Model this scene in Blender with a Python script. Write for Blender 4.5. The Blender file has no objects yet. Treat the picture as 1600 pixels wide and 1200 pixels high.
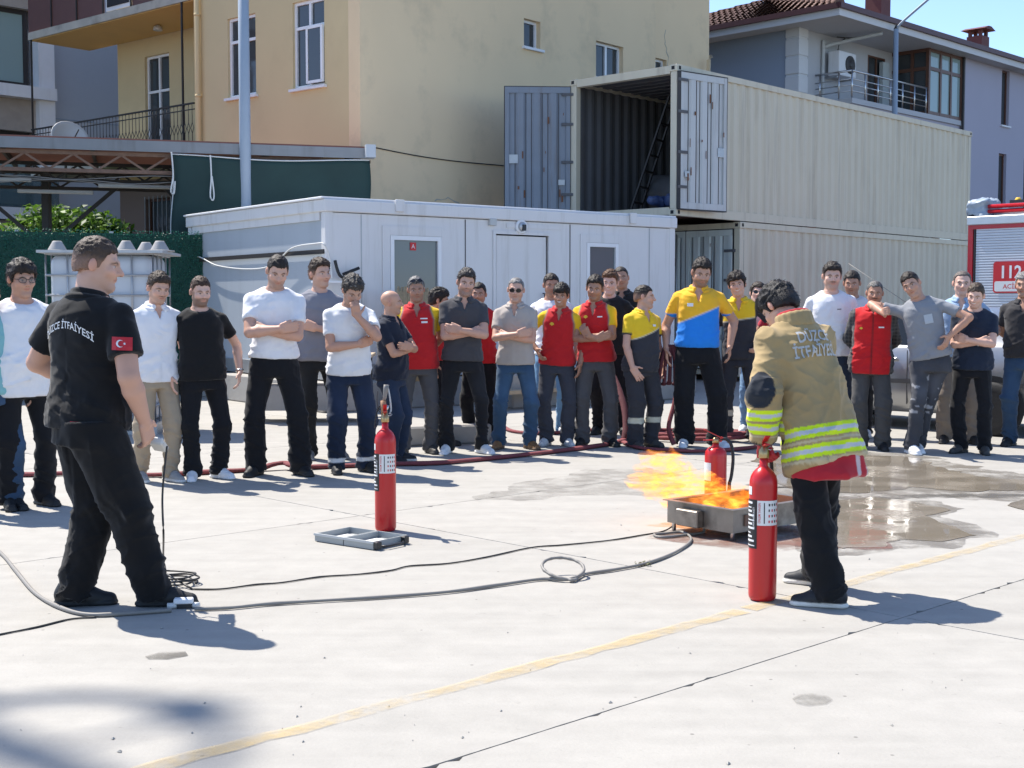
import bpy, bmesh, math, random
import numpy as np
from mathutils import Vector, Matrix
from mathutils.bvhtree import BVHTree
from math import radians, sin, cos, pi

# ------------------------------------------------------------------ camera, sky, sun, exposure
SC = bpy.context.scene
COL = SC.collection
CAM_H, FPX, HORIZ = 1.43, 2050.0, 478.0
cam = bpy.data.cameras.new('camera')
cam.sensor_width = 36.0
cam.lens = FPX / 1600.0 * 36.0
cam.clip_end = 3000.0
cam_o = bpy.data.objects.new('camera', cam)
PITCH = math.atan((600.0 - HORIZ) / FPX)
cam_o.location = (0, 0, CAM_H)
cam_o.rotation_euler = (pi / 2 - PITCH, 0, 0)
COL.objects.link(cam_o)
SC.camera = cam_o

SUN_EL = radians(56.5)
SUN_TRAVEL = radians(-40.0)                 # ground direction in which shadows fall (from +X)
world = bpy.data.worlds.new('World')
SC.world = world
world.use_nodes = True
wn = world.node_tree
for n in list(wn.nodes):
    wn.nodes.remove(n)
sky = wn.nodes.new('ShaderNodeTexSky')
sky.sky_type = 'NISHITA'
sky.sun_disc = False
sky.sun_elevation = SUN_EL
tox, toy = -cos(SUN_TRAVEL), -sin(SUN_TRAVEL)   # towards the sun
sky.sun_rotation = math.atan2(tox, toy)
sky.air_density = 0.65
sky.dust_density = 0.3
sky.ozone_density = 2.5
bg = wn.nodes.new('ShaderNodeBackground')
bg.inputs['Strength'].default_value = 0.15
wo = wn.nodes.new('ShaderNodeOutputWorld')
wn.links.new(sky.outputs[0], bg.inputs[0])
wn.links.new(bg.outputs[0], wo.inputs[0])

sun = bpy.data.lights.new('sun', 'SUN')
sun.energy = 4.0
sun.angle = radians(0.55)
sun.color = (1.0, 0.945, 0.86)
sun_o = bpy.data.objects.new('sun', sun)
tosun = Vector((tox * cos(SUN_EL), toy * cos(SUN_EL), sin(SUN_EL)))
sun_o.rotation_euler = tosun.to_track_quat('Z', 'Y').to_euler()
sun_o.location = tosun * 60
COL.objects.link(sun_o)

SC.view_settings.view_transform = 'Standard'
SC.view_settings.look = 'None'
SC.view_settings.gamma = 1.0
SC.view_settings.exposure = 1.05
SC.render.engine = 'CYCLES'
SC.cycles.use_denoising = True
SC.cycles.max_bounces = 7
SC.cycles.diffuse_bounces = 4
SC.cycles.glossy_bounces = 3
SC.cycles.transparent_max_bounces = 12
SC.cycles.volume_bounces = 0

R0 = np.random.RandomState(7)
rnd = random.Random(11)

# ------------------------------------------------------------------ helpers: picture -> place
def ground_at(u, v, z=0.0):
    """where the sight line through photograph pixel (u, v) meets height z"""
    x = (u - 800.0) / FPX
    y = -(v - 600.0) / FPX
    dy = cos(PITCH) + sin(PITCH) * y
    dz = -sin(PITCH) + cos(PITCH) * y
    t = (z - CAM_H) / dz
    return x * t, dy * t

def at_depth(u, v, d):
    x = (u - 800.0) / FPX
    y = -(v - 600.0) / FPX
    dy = cos(PITCH) + sin(PITCH) * y
    dz = -sin(PITCH) + cos(PITCH) * y
    t = d / dy
    return x * t, d, CAM_H + dz * t

# ------------------------------------------------------------------ helpers: objects
def tag(o, label=None, cat=None, group=None, kind=None):
    if label: o['label'] = label
    if cat: o['category'] = cat
    if group: o['group'] = group
    if kind: o['kind'] = kind
    return o

def link(name, data, parent=None, loc=None, rot=None):
    o = bpy.data.objects.new(name, data)
    COL.objects.link(o)
    if parent is not None: o.parent = parent
    if loc is not None: o.location = loc
    if rot is not None: o.rotation_euler = rot
    return o

def empty(name, loc=(0, 0, 0), rz=0.0):
    o = bpy.data.objects.new(name, None)
    o.empty_display_size = 0.2
    COL.objects.link(o)
    o.location = loc
    o.rotation_euler = (0, 0, rz)
    return o

class MB:
    """collects simple solids into one mesh"""
    def __init__(self):
        self.v = []; self.f = []; self.mi = []; self.sm = []
        self.cur = 0
    def add(self, vs, fs, smooth=False):
        b = len(self.v)
        self.v += [tuple(p) for p in vs]
        for f in fs:
            self.f.append(tuple(i + b for i in f)); self.mi.append(self.cur); self.sm.append(smooth)
        return self
    def mat(self, i):
        self.cur = i; return self
    def box(self, x0, x1, y0, y1, z0, z1):
        vs = [(x0,y0,z0),(x1,y0,z0),(x1,y1,z0),(x0,y1,z0),(x0,y0,z1),(x1,y0,z1),(x1,y1,z1),(x0,y1,z1)]
        return self.add(vs, [(0,3,2,1),(4,5,6,7),(0,1,5,4),(1,2,6,5),(2,3,7,6),(3,0,4,7)])
    def bar(self, a, b, w, h=None, up=(0,0,1)):
        """rectangular bar from a to b"""
        h = w if h is None else h
        a = Vector(a); b = Vector(b); d = (b - a).normalized(); up = Vector(up)
        if abs(d.dot(up)) > 0.98: up = Vector((0, 1, 0))
        s = d.cross(up).normalized(); t = s.cross(d).normalized()
        vs = []
        for p in (a, b):
            for (i, j) in ((-1,-1),(1,-1),(1,1),(-1,1)):
                vs.append(p + s * (i * w / 2) + t * (j * h / 2))
        return self.add(vs, [(0,1,2,3),(7,6,5,4),(0,4,5,1),(1,5,6,2),(2,6,7,3),(3,7,4,0)])
    def tube(self, pts, r, n=8, flat=1.0, caps=True):
        """round tube along points; r a number or one per point; flat scales the vertical axis"""
        pts = [Vector(p) for p in pts]
        m = len(pts)
        rs = r if hasattr(r, '__len__') else [r] * m
        vs = []; prev = None
        for i in range(m):
            d = (pts[min(i+1, m-1)] - pts[max(i-1, 0)])
            d = d.normalized() if d.length > 1e-9 else Vector((0,0,1))
            ref = Vector((0, 0, 1)) if abs(d.z) < 0.95 else Vector((1, 0, 0))
            s = d.cross(ref).normalized()
            if prev is not None and abs(d.z) > 0.9:
                s = (prev - d * prev.dot(d)).normalized()
            t = s.cross(d).normalized(); prev = s
            for k in range(n):
                a = 2 * pi * k / n
                vs.append(pts[i] + s * (cos(a) * rs[i]) + t * (sin(a) * rs[i] * flat))
        fs = []
        for i in range(m - 1):
            for k in range(n):
                k2 = (k + 1) % n
                fs.append((i*n+k, i*n+k2, (i+1)*n+k2, (i+1)*n+k))
        self.add(vs, fs, True)
        if caps:
            b = len(self.v) - len(vs)
            self.f.append(tuple(b + k for k in range(n))[::-1]); self.mi.append(self.cur); self.sm.append(False)
            self.f.append(tuple(b + (m-1)*n + k for k in range(n))); self.mi.append(self.cur); self.sm.append(False)
        return self
    def lathe(self, prof, c=(0,0,0), n=24, smooth=True):
        """prof: list of (r, z)"""
        vs = []; fs = []
        for (r, z) in prof:
            for k in range(n):
                a = 2*pi*k/n
                vs.append((c[0]+r*cos(a), c[1]+r*sin(a), c[2]+z))
        m = len(prof)
        for i in range(m-1):
            for k in range(n):
                k2 = (k+1) % n
                fs.append((i*n+k, i*n+k2, (i+1)*n+k2, (i+1)*n+k))
        self.add(vs, fs, smooth)
        b = len(self.v) - len(vs)
        if prof[0][0] > 1e-5:
            self.f.append(tuple(b+k for k in range(n))[::-1]); self.mi.append(self.cur); self.sm.append(False)
        if prof[-1][0] > 1e-5:
            self.f.append(tuple(b+(m-1)*n+k for k in range(n))); self.mi.append(self.cur); self.sm.append(False)
        return self
    def prism(self, poly, axis, a0, a1):
        """polygon (2-D) extruded along an axis between a0 and a1; axis 'x': poly=(y,z), 'y': (x,z), 'z': (x,y)"""
        n = len(poly)
        def P(p, a):
            return (a, p[0], p[1]) if axis == 'x' else ((p[0], a, p[1]) if axis == 'y' else (p[0], p[1], a))
        vs = [P(p, a0) for p in poly] + [P(p, a1) for p in poly]
        fs = [tuple(range(n))[::-1], tuple(range(n, 2*n))] + [(i, (i+1) % n, n+(i+1) % n, n+i) for i in range(n)]
        return self.add(vs, fs)
    def xf(self, M, start=0):
        for i in range(start, len(self.v)):
            self.v[i] = tuple(M @ Vector(self.v[i]))
        return self
    def mesh(self, name, mats, bevel=0.0, fix=True):
        me = bpy.data.meshes.new(name)
        me.from_pydata(self.v, [], self.f, shade_flat=False)
        for m in (mats if isinstance(mats, (list, tuple)) else [mats]):
            me.materials.append(m)
        me.polygons.foreach_set('material_index', self.mi)
        me.polygons.foreach_set('use_smooth', self.sm)
        if fix or bevel:
            bm = bmesh.new(); bm.from_mesh(me)
            bmesh.ops.recalc_face_normals(bm, faces=bm.faces)
            if bevel:
                es = [e for e in bm.edges if len(e.link_faces) == 2 and e.calc_face_angle(0) > 0.6]
                bmesh.ops.bevel(bm, geom=es, offset=bevel, segments=1, affect='EDGES', clamp_overlap=True)
            bm.to_mesh(me); bm.free()
        me.update()
        return me
    def build(self, name, mats, parent=None, bevel=0.0, loc=None, rot=None):
        return link(name, self.mesh(name, mats, bevel), parent, loc, rot)

# ------------------------------------------------------------------ materials
MATS = {}
def new_mat(name):
    m = bpy.data.materials.new(name); m.use_nodes = True
    MATS[name] = m
    return m, m.node_tree.nodes, m.node_tree.links, m.node_tree.nodes['Principled BSDF']

def pmat(name, col, rough=0.6, metal=0.0, var=0.12, scale=6.0, bump=0.0, bscale=60.0, spec=0.5, dirt=0.0, dirtcol=(0.12,0.09,0.06), dscale=1.5, streak=False):
    """painted / plain surface with uneven tone, optional dirt and fine relief"""
    m, N, L, B = new_mat(name)
    tc = N.new('ShaderNodeTexCoord')
    nz = N.new('ShaderNodeTexNoise'); nz.inputs['Scale'].default_value = scale; nz.inputs['Detail'].default_value = 6
    L.new(tc.outputs['Object'], nz.inputs['Vector'])
    mx = N.new('ShaderNodeMix'); mx.data_type = 'RGBA'
    c = list(col) + [1]
    mx.inputs[6].default_value = [max(0, x * (1 - var)) for x in col] + [1]
    mx.inputs[7].default_value = [min(1, x * (1 + var)) for x in col] + [1]
    L.new(nz.outputs['Fac'], mx.inputs[0])
    out = mx.outputs[2]
    if dirt > 0:
        d = N.new('ShaderNodeTexNoise'); d.inputs['Scale'].default_value = dscale; d.inputs['Detail'].default_value = 9; d.inputs['Roughness'].default_value = 0.65
        if streak:
            mp = N.new('ShaderNodeMapping'); mp.inputs['Scale'].default_value = (3.0, 3.0, 0.25)
            L.new(tc.outputs['Object'], mp.inputs['Vector']); L.new(mp.outputs[0], d.inputs['Vector'])
        else:
            L.new(tc.outputs['Object'], d.inputs['Vector'])
        rp = N.new('ShaderNodeMapRange'); rp.inputs[1].default_value = 0.52; rp.inputs[2].default_value = 0.75
        rp.inputs[3].default_value = 0; rp.inputs[4].default_value = dirt
        L.new(d.outputs['Fac'], rp.inputs[0])
        m2 = N.new('ShaderNodeMix'); m2.data_type = 'RGBA'
        m2.inputs[7].default_value = list(dirtcol) + [1]
        L.new(rp.outputs[0], m2.inputs[0]); L.new(out, m2.inputs[6])
        out = m2.outputs[2]
    L.new(out, B.inputs['Base Color'])
    B.inputs['Roughness'].default_value = rough
    B.inputs['Metallic'].default_value = metal
    B.inputs['Specular IOR Level'].default_value = spec
    if bump > 0:
        nb = N.new('ShaderNodeTexNoise'); nb.inputs['Scale'].default_value = bscale; nb.inputs['Detail'].default_value = 4
        L.new(tc.outputs['Object'], nb.inputs['Vector'])
        bp = N.new('ShaderNodeBump'); bp.inputs['Strength'].default_value = bump; bp.inputs['Distance'].default_value = 0.01
        L.new(nb.outputs['Fac'], bp.inputs['Height']); L.new(bp.outputs[0], B.inputs['Normal'])
    return m

def attr_mat(name, rough, bscale, bump, bdist=0.002, sheen=0.0, spec=0.3, var=0.1, vscale=14.0, aniso=None, crease=False):
    """colour taken from the mesh's own paint layer (cloth, skin, hair)"""
    m, N, L, B = new_mat(name)
    at = N.new('ShaderNodeAttribute'); at.attribute_name = 'Col'
    tc = N.new('ShaderNodeTexCoord')
    nz = N.new('ShaderNodeTexNoise'); nz.inputs['Scale'].default_value = vscale; nz.inputs['Detail'].default_value = 5
    L.new(tc.outputs['Object'], nz.inputs['Vector'])
    mr = N.new('ShaderNodeMapRange'); mr.inputs[3].default_value = 1 - var; mr.inputs[4].default_value = 1 + var
    L.new(nz.outputs['Fac'], mr.inputs[0])
    mu = N.new('ShaderNodeVectorMath'); mu.operation = 'SCALE'
    L.new(at.outputs['Color'], mu.inputs[0]); L.new(mr.outputs[0], mu.inputs['Scale'])
    L.new(mu.outputs[0], B.inputs['Base Color'])
    B.inputs['Roughness'].default_value = rough
    B.inputs['Specular IOR Level'].default_value = spec
    if sheen: B.inputs['Sheen Weight'].default_value = sheen
    nb = N.new('ShaderNodeTexNoise'); nb.inputs['Scale'].default_value = bscale; nb.inputs['Detail'].default_value = 5
    if crease:
        nb.noise_type = 'RIDGED_MULTIFRACTAL'; nb.normalize = True; nb.inputs['Detail'].default_value = 3; nb.inputs['Distortion'].default_value = .9; nb.inputs['Roughness'].default_value = .45
    if aniso:
        mp = N.new('ShaderNodeMapping'); mp.inputs['Scale'].default_value = aniso
        L.new(tc.outputs['Object'], mp.inputs['Vector']); L.new(mp.outputs[0], nb.inputs['Vector'])
    else:
        L.new(tc.outputs['Object'], nb.inputs['Vector'])
    bp = N.new('ShaderNodeBump'); bp.inputs['Strength'].default_value = bump; bp.inputs['Distance'].default_value = bdist
    L.new(nb.outputs['Fac'], bp.inputs['Height']); L.new(bp.outputs[0], B.inputs['Normal'])
    return m

M_CLOTH = attr_mat('cloth', 0.88, 6.5, 0.5, 0.03, 0.15, 0.2, 0.07, aniso=(1, 1, 1.35), crease=True)
M_DENIM = attr_mat('trouser_cloth', 0.88, 6.0, 0.55, 0.04, 0.1, 0.2, 0.14, 9.0, aniso=(1, 1, .9), crease=True)
M_SKIN = attr_mat('skin', 0.52, 160.0, 0.25, 0.0015, 0.0, 0.4, 0.06, 18.0)
M_HAIR = attr_mat('hair', 0.55, 240.0, 0.9, 0.004, 0.0, 0.35, 0.35, 90.0)
M_SHOE = attr_mat('shoe_leather', 0.6, 120.0, 0.3, 0.003, 0.0, 0.4, 0.12)
# ------------------------------------------------------------------ smooth solids (bodies and clothes) from distance fields
f32 = np.float32
def V3(*a): return np.array(a, f32)
def Rx(a): c, s = cos(a), sin(a); return np.array([[1,0,0],[0,c,-s],[0,s,c]], f32)
def Ry(a): c, s = cos(a), sin(a); return np.array([[c,0,s],[0,1,0],[-s,0,c]], f32)
def Rz(a): c, s = cos(a), sin(a); return np.array([[c,-s,0],[s,c,0],[0,0,1]], f32)
def unit(v):
    v = np.asarray(v, f32); return v / (np.linalg.norm(v) + 1e-9)

class RCone:
    """limb: capsule whose radius runs from ra to rb; cap=True cuts end b flat; flat=(n, s) thins it along n"""
    def __init__(s, a, b, ra, rb, cap=False, flat=None):
        s.a = np.asarray(a, f32); s.b = np.asarray(b, f32); s.ra, s.rb, s.cap, s.flat = ra, rb, cap, flat
        s.ba = s.b - s.a; s.L = float(np.linalg.norm(s.ba)) + 1e-9
    def bounds(s):
        r = max(s.ra, s.rb); return np.minimum(s.a, s.b) - r, np.maximum(s.a, s.b) + r
    def __call__(s, P):
        q = P - s.a
        t = (q @ s.ba) / (s.L * s.L)
        tc = np.clip(t, 0, None if s.cap else 1)
        w = q - tc[..., None] * s.ba
        if s.flat is not None:
            n, k = s.flat
            w = w + (w @ n)[..., None] * (n * (1.0 / k - 1.0))
        d = np.sqrt((w * w).sum(-1)) - (s.ra + (s.rb - s.ra) * np.minimum(tc, 1.3))
        if s.cap: d = np.maximum(d, (t - 1) * s.L)
        return d

class Ell:
    def __init__(s, c, r, R=None):
        s.c = np.asarray(c, f32); s.r = np.asarray(r, f32); s.R = R
    def bounds(s):
        m = float(s.r.max()); return s.c - m, s.c + m
    def __call__(s, P):
        q = P - s.c
        if s.R is not None: q = q @ s.R
        u = q / s.r
        k0 = np.sqrt((u * u).sum(-1)) + 1e-6
        w = u / s.r
        k1 = np.sqrt((w * w).sum(-1)) + 1e-6
        return k0 * (k0 - 1) / k1

class RBox:
    def __init__(s, c, half, R=None, r=0.01):
        s.c = np.asarray(c, f32); s.h = np.asarray(half, f32) - r; s.R = R; s.r = r
    def bounds(s):
        m = float(np.linalg.norm(s.h) + s.r); return s.c - m, s.c + m
    def __call__(s, P):
        q = P - s.c
        if s.R is not None: q = q @ s.R
        q = np.abs(q) - s.h
        return np.sqrt((np.maximum(q, 0) ** 2).sum(-1)) + np.minimum(q.max(-1), 0) - s.r

class Loft:
    """trunk: superellipse sections a(z) x b(z) with centre cy(z), in a local frame (c, R)"""
    def __init__(s, zs, a, b, cy, c=None, R=None, p=2.3):
        s.z = np.asarray(zs, f32); s.a_ = np.asarray(a, f32); s.b_ = np.asarray(b, f32); s.cy = np.asarray(cy, f32)
        s.c = np.zeros(3, f32) if c is None else np.asarray(c, f32); s.R = np.eye(3, dtype=f32) if R is None else R; s.p = p
    def local(s, P): return (P - s.c) @ s.R + s.c
    def bounds(s):
        A = float(s.a_.max()); B = float(s.b_.max() + abs(s.cy).max())
        cs = np.array([[x, y, z] for x in (-A, A) for y in (-B, B) for z in (s.z[0], s.z[-1])], f32)
        w = (cs - s.c) @ s.R.T + s.c
        return w.min(0), w.max(0)
    def __call__(s, P):
        q = s.local(P)
        z = q[..., 2]
        a = np.interp(z, s.z, s.a_); b = np.interp(z, s.z, s.b_); cy = np.interp(z, s.z, s.cy)
        m = ((np.abs(q[..., 0]) / a) ** s.p + (np.abs(q[..., 1] - cy) / b) ** s.p) ** (1 / s.p)
        d = (m - 1) * np.minimum(a, b)
        return np.maximum(d, np.maximum(z - s.z[-1], s.z[0] - z)).astype(f32)

def smin(a, b, k):
    if k <= 0: return np.minimum(a, b)
    h = np.clip(0.5 + 0.5 * (b - a) / k, 0, 1)
    return b + (a - b) * h - k * h * (1 - h)
def ssub(a, b, k):   # a minus b
    if k <= 0: return np.maximum(a, -b)
    h = np.clip(0.5 - 0.5 * (a + b) / k, 0, 1)
    return a + (-b - a) * h + k * h * (1 - h)

def sdf_mesh(items, h, post=None, B=8):
    """items: (solid, blend, '+' or '-'); returns vertices and quads of the surface (naive surface nets)"""
    lo = np.min([i[0].bounds()[0] for i in items if i[2] == '+'], 0) - 3 * h
    hi = np.max([i[0].bounds()[1] for i in items if i[2] == '+'], 0) + 3 * h
    nb = np.ceil((hi - lo) / h / B).astype(int) + 1
    n = nb * B
    cx = [lo[i] + (np.arange(nb[i]) * B + (B - 1) / 2) * h for i in range(3)]
    C = np.stack(np.meshgrid(*cx, indexing='ij'), -1).astype(f32).reshape(-1, 3)
    diag = h * B * 0.87
    cv = [it[0](C) for it in items]
    mn = np.min([c for c, it in zip(cv, items) if it[2] == '+'], 0)
    cd = None
    for c, it in zip(cv, items):
        if it[2] == '+': cd = c if cd is None else smin(cd, c, it[1])
        else: cd = ssub(cd, c, it[1])
    if post is not None: cdp = post(C, cd)
    else: cdp = cd
    near = np.nonzero(np.abs(cdp) < diag * 1.9)[0]
    off = np.stack(np.meshgrid(*[np.arange(B)] * 3, indexing='ij'), -1).reshape(-1, 3).astype(f32) * h
    base = C[near] - (B - 1) / 2 * h
    P = base[:, None, :] + off[None]
    D = np.full((len(near), B ** 3), 9.0, f32)
    for c, it in zip(cv, items):
        cn = c[near]
        if it[2] == '+': sel = np.nonzero(cn < mn[near] + 2.2 * diag + it[1])[0]
        else: sel = np.nonzero(cn < 1.3 * diag + it[1])[0]
        if len(sel) == 0: continue
        val = it[0](P[sel].reshape(-1, 3)).reshape(len(sel), -1)
        D[sel] = smin(D[sel], val, it[1]) if it[2] == '+' else ssub(D[sel], val, it[1])
    if post is not None: D = post(P.reshape(-1, 3), D.reshape(-1)).reshape(D.shape)
    G = np.repeat(cdp[:, None], B ** 3, 1).astype(f32)
    G[near] = D
    G = G.reshape(nb[0], nb[1], nb[2], B, B, B).transpose(0, 3, 1, 4, 2, 5).reshape(n[0], n[1], n[2])
    return surface_nets(G, lo, h)

def surface_nets(G, lo, h):
    S = G < 0
    cnt = np.zeros(tuple(x - 1 for x in G.shape), np.int8)
    cor = [(i, j, k) for i in (0, 1) for j in (0, 1) for k in (0, 1)]
    X, Y, Z = cnt.shape
    for (i, j, k) in cor: cnt += S[i:i+X, j:j+Y, k:k+Z]
    ci, cj, ck = np.nonzero((cnt > 0) & (cnt < 8))
    idx = np.full(cnt.shape, -1, np.int32)
    idx[ci, cj, ck] = np.arange(len(ci))
    vals = np.stack([G[ci+i, cj+j, ck+k] for (i, j, k) in cor], 1)
    ca = np.array(cor, f32)
    acc = np.zeros((len(ci), 3), f32); w = np.zeros(len(ci), f32)
    for a in range(8):
        for b in range(a + 1, 8):
            if np.abs(ca[a] - ca[b]).sum() != 1: continue
            va, vb = vals[:, a], vals[:, b]
            m = (va < 0) != (vb < 0)
            t = np.where(m, va / np.where(m, va - vb, 1), 0)
            acc += np.where(m[:, None], ca[a] + t[:, None] * (ca[b] - ca[a]), 0)
            w += m
    verts = lo + (np.stack([ci, cj, ck], 1) + acc / w[:, None]) * h
    quads = []
    for ax in range(3):
        o = [0, 0, 0]; o[ax] = 1
        A = S[:S.shape[0]-o[0], :S.shape[1]-o[1], :S.shape[2]-o[2]]
        Bm = S[o[0]:, o[1]:, o[2]:]
        i, j, k = np.nonzero(A != Bm)
        ok = np.ones(len(i), bool)
        I = [i, j, k]
        u, v = (ax + 1) % 3, (ax + 2) % 3
        ok = (I[u] > 0) & (I[v] > 0) & (I[u] < cnt.shape[u]) & (I[v] < cnt.shape[v])
        I = [q[ok] for q in I]
        def cell(du, dv):
            J = [q.copy() for q in I]; J[u] -= du; J[v] -= dv
            return idx[J[0], J[1], J[2]]
        q = np.stack([cell(1, 1), cell(0, 1), cell(0, 0), cell(1, 0)], 1)
        fl = ~A[i, j, k][ok]
        q[fl] = q[fl][:, ::-1]
        quads.append(q)
    return verts.astype(f32), np.concatenate(quads)

def vnormals(v, q):
    a = v[q[:, 2]] - v[q[:, 0]]; b = v[q[:, 3]] - v[q[:, 1]]
    fn = np.cross(a, b)
    n = np.zeros_like(v)
    for i in range(4): np.add.at(n, q[:, i], fn)
    return n / (np.linalg.norm(n, axis=1, keepdims=True) + 1e-9)

def vnoise(P, seed=0):
    """smooth value noise in 0..1"""
    P = np.asarray(P, np.float64) + seed * 17.31
    i = np.floor(P); f = P - i; f = f * f * (3 - 2 * f)
    out = 0
    for a in (0, 1):
        for b in (0, 1):
            for c in (0, 1):
                h = np.sin((i[:, 0] + a) * 127.1 + (i[:, 1] + b) * 311.7 + (i[:, 2] + c) * 74.7) * 43758.5453
                h = h - np.floor(h)
                out = out + h * (f[:, 0] if a else 1 - f[:, 0]) * (f[:, 1] if b else 1 - f[:, 1]) * (f[:, 2] if c else 1 - f[:, 2])
    return out.astype(f32)

def np_mesh(name, v, q, mats, col=None, mi=None, smooth=True):
    me = bpy.data.meshes.new(name)
    me.vertices.add(len(v)); me.vertices.foreach_set('co', np.ascontiguousarray(v, f32).ravel())
    me.loops.add(q.size); me.loops.foreach_set('vertex_index', np.ascontiguousarray(q, np.int32).ravel())
    me.polygons.add(len(q)); me.polygons.foreach_set('loop_start', np.arange(len(q), dtype=np.int32) * q.shape[1])
    me.update(calc_edges=True)
    for m in (mats if isinstance(mats, (list, tuple)) else [mats]): me.materials.append(m)
    if mi is not None: me.polygons.foreach_set('material_index', np.asarray(mi, np.int32))
    if not smooth: me.polygons.foreach_set('use_smooth', np.zeros(len(q), bool))
    if col is not None:
        ca = me.color_attributes.new('Col', 'FLOAT_COLOR', 'POINT')
        c4 = np.ones((len(v), 4), f32); c4[:, :3] = col
        ca.data.foreach_set('color', c4.ravel())
    return me

def folds(v, n, amp, scale, seed, stretch=(1, 1, 1), detail=True):
    """cloth creases: ridged noise along the normals"""
    s = np.array(stretch, f32)
    w = vnoise(v * 5.0, seed + 3)[:, None] * np.array([0.8, 0.5, 0.9], f32)
    a = vnoise(v * scale * s + w * 1.6, seed)
    r = 1 - np.abs(2 * a - 1)
    d = 1.25 * (r ** 3.0 - 0.28)
    if detail:
        b = vnoise(v * scale * 2.3 * s + w * 2.0, seed + 9)
        d = d + 0.45 * ((1 - np.abs(2 * b - 1)) ** 2 - 0.35)
    return v + n * (amp * d)[:, None]

def dirfold(v, n, amp, across, along, third, seed, sharp=4.0):
    """long creases: ridged noise that runs along one direction and repeats across the other"""
    P = np.stack([across, along, third], 1)
    w = vnoise(P * .6, seed + 7); P[:, 0] = P[:, 0] + 1.1 * w
    r = 1 - np.abs(2 * vnoise(P, seed) - 1)
    r2 = 1 - np.abs(2 * vnoise(P * 1.9 + 4.3, seed + 2) - 1)
    d = 1.3 * (r ** sharp - .2) + .5 * (r2 ** sharp - .2)
    return v + n * (amp * d)[:, None]
def sstep(a, b, x):
    t = np.clip((x - a) / (b - a), 0, 1); return t * t * (3 - 2 * t)
def mixc(col, m, c):
    return col * (1 - m[:, None]) + np.asarray(c, f32) * m[:, None]

# ------------------------------------------------------------------ people
HK = 1.10                                # head size
PIV = V3(0, 0, 0.92)                     # bend point of the trunk (for a 1.75 m figure)
TZ = np.array([.80, .88, .94, 1.00, 1.08, 1.16, 1.25, 1.33, 1.385, 1.425, 1.455, 1.475])
TA = np.array([.166, .174, .171, .162, .156, .160, .170, .174, .158, .126, .098, .076])
TB = np.array([.112, .120, .118, .110, .106, .110, .116, .114, .105, .090, .074, .062])
TC = np.array([.012, .014, .010, .004, .000, -.002, .000, .006, .010, .014, .016, .016])

def ik(S, W, l1, l2, pole):
    d = W - S; D = float(np.linalg.norm(d)); D2 = min(D, (l1 + l2) * 0.999)
    d = d / (D + 1e-9); W = S + d * D2
    x = (l1 * l1 - l2 * l2 + D2 * D2) / (2 * D2)
    hgt = math.sqrt(max(l1 * l1 - x * x, 0))
    p = np.asarray(pole, f32); p = p - d * float(p @ d); p = unit(p)
    return S + d * x + p * hgt, W

def hand_items(W, d, n, side, curl, k=0.006, thumb=(0.55, 0.75, 0.35), spread=0.0, sc=1.0, r=0.0088):
    """palm and five fingers from the wrist along d, palm facing n; side +1/-1 sets the thumb's side"""
    d = unit(d); n = unit(n - d * float(np.dot(n, d))); w = np.cross(d, n) * side
    R = np.stack([w, n, d], 1)
    it = [(RBox(W + d * 0.05 * sc, (0.040 * sc, 0.0135 * sc, 0.047 * sc), R, 0.012), 0.015, '+')]
    cu = curl if hasattr(curl, '__len__') else [curl] * 4
    for j, (o, ln) in enumerate(((0.031, .070), (0.0105, .080), (-0.0105, .074), (-0.031, .058))):
        p = W + (d * 0.092 + w * o) * sc
        f = unit(d + w * (o * spread * 10)); a = 0.0
        for sfrac in (0.46, 0.30, 0.24):
            a += cu[j]
            dirn = f * cos(a) + n * sin(a)
            p2 = p + dirn * ln * sfrac * sc
            it.append((RCone(p, p2, r * sc, r * 0.93 * sc), k if sfrac != .46 else .010, '+'))
            p = p2
    t1 = W + (d * 0.018 + w * 0.030) * sc
    td = unit(d * thumb[0] + w * thumb[1] + n * thumb[2])
    t2 = t1 + td * 0.045 * sc
    t3 = t2 + unit(td + d * 0.45) * 0.034 * sc
    it.append((RCone(t1, t2, 0.0135 * sc, 0.0112 * sc), 0.012, '+')); it.append((RCone(t2, t3, 0.0110 * sc, 0.0095 * sc), 0.004, '+'))
    return it

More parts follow.
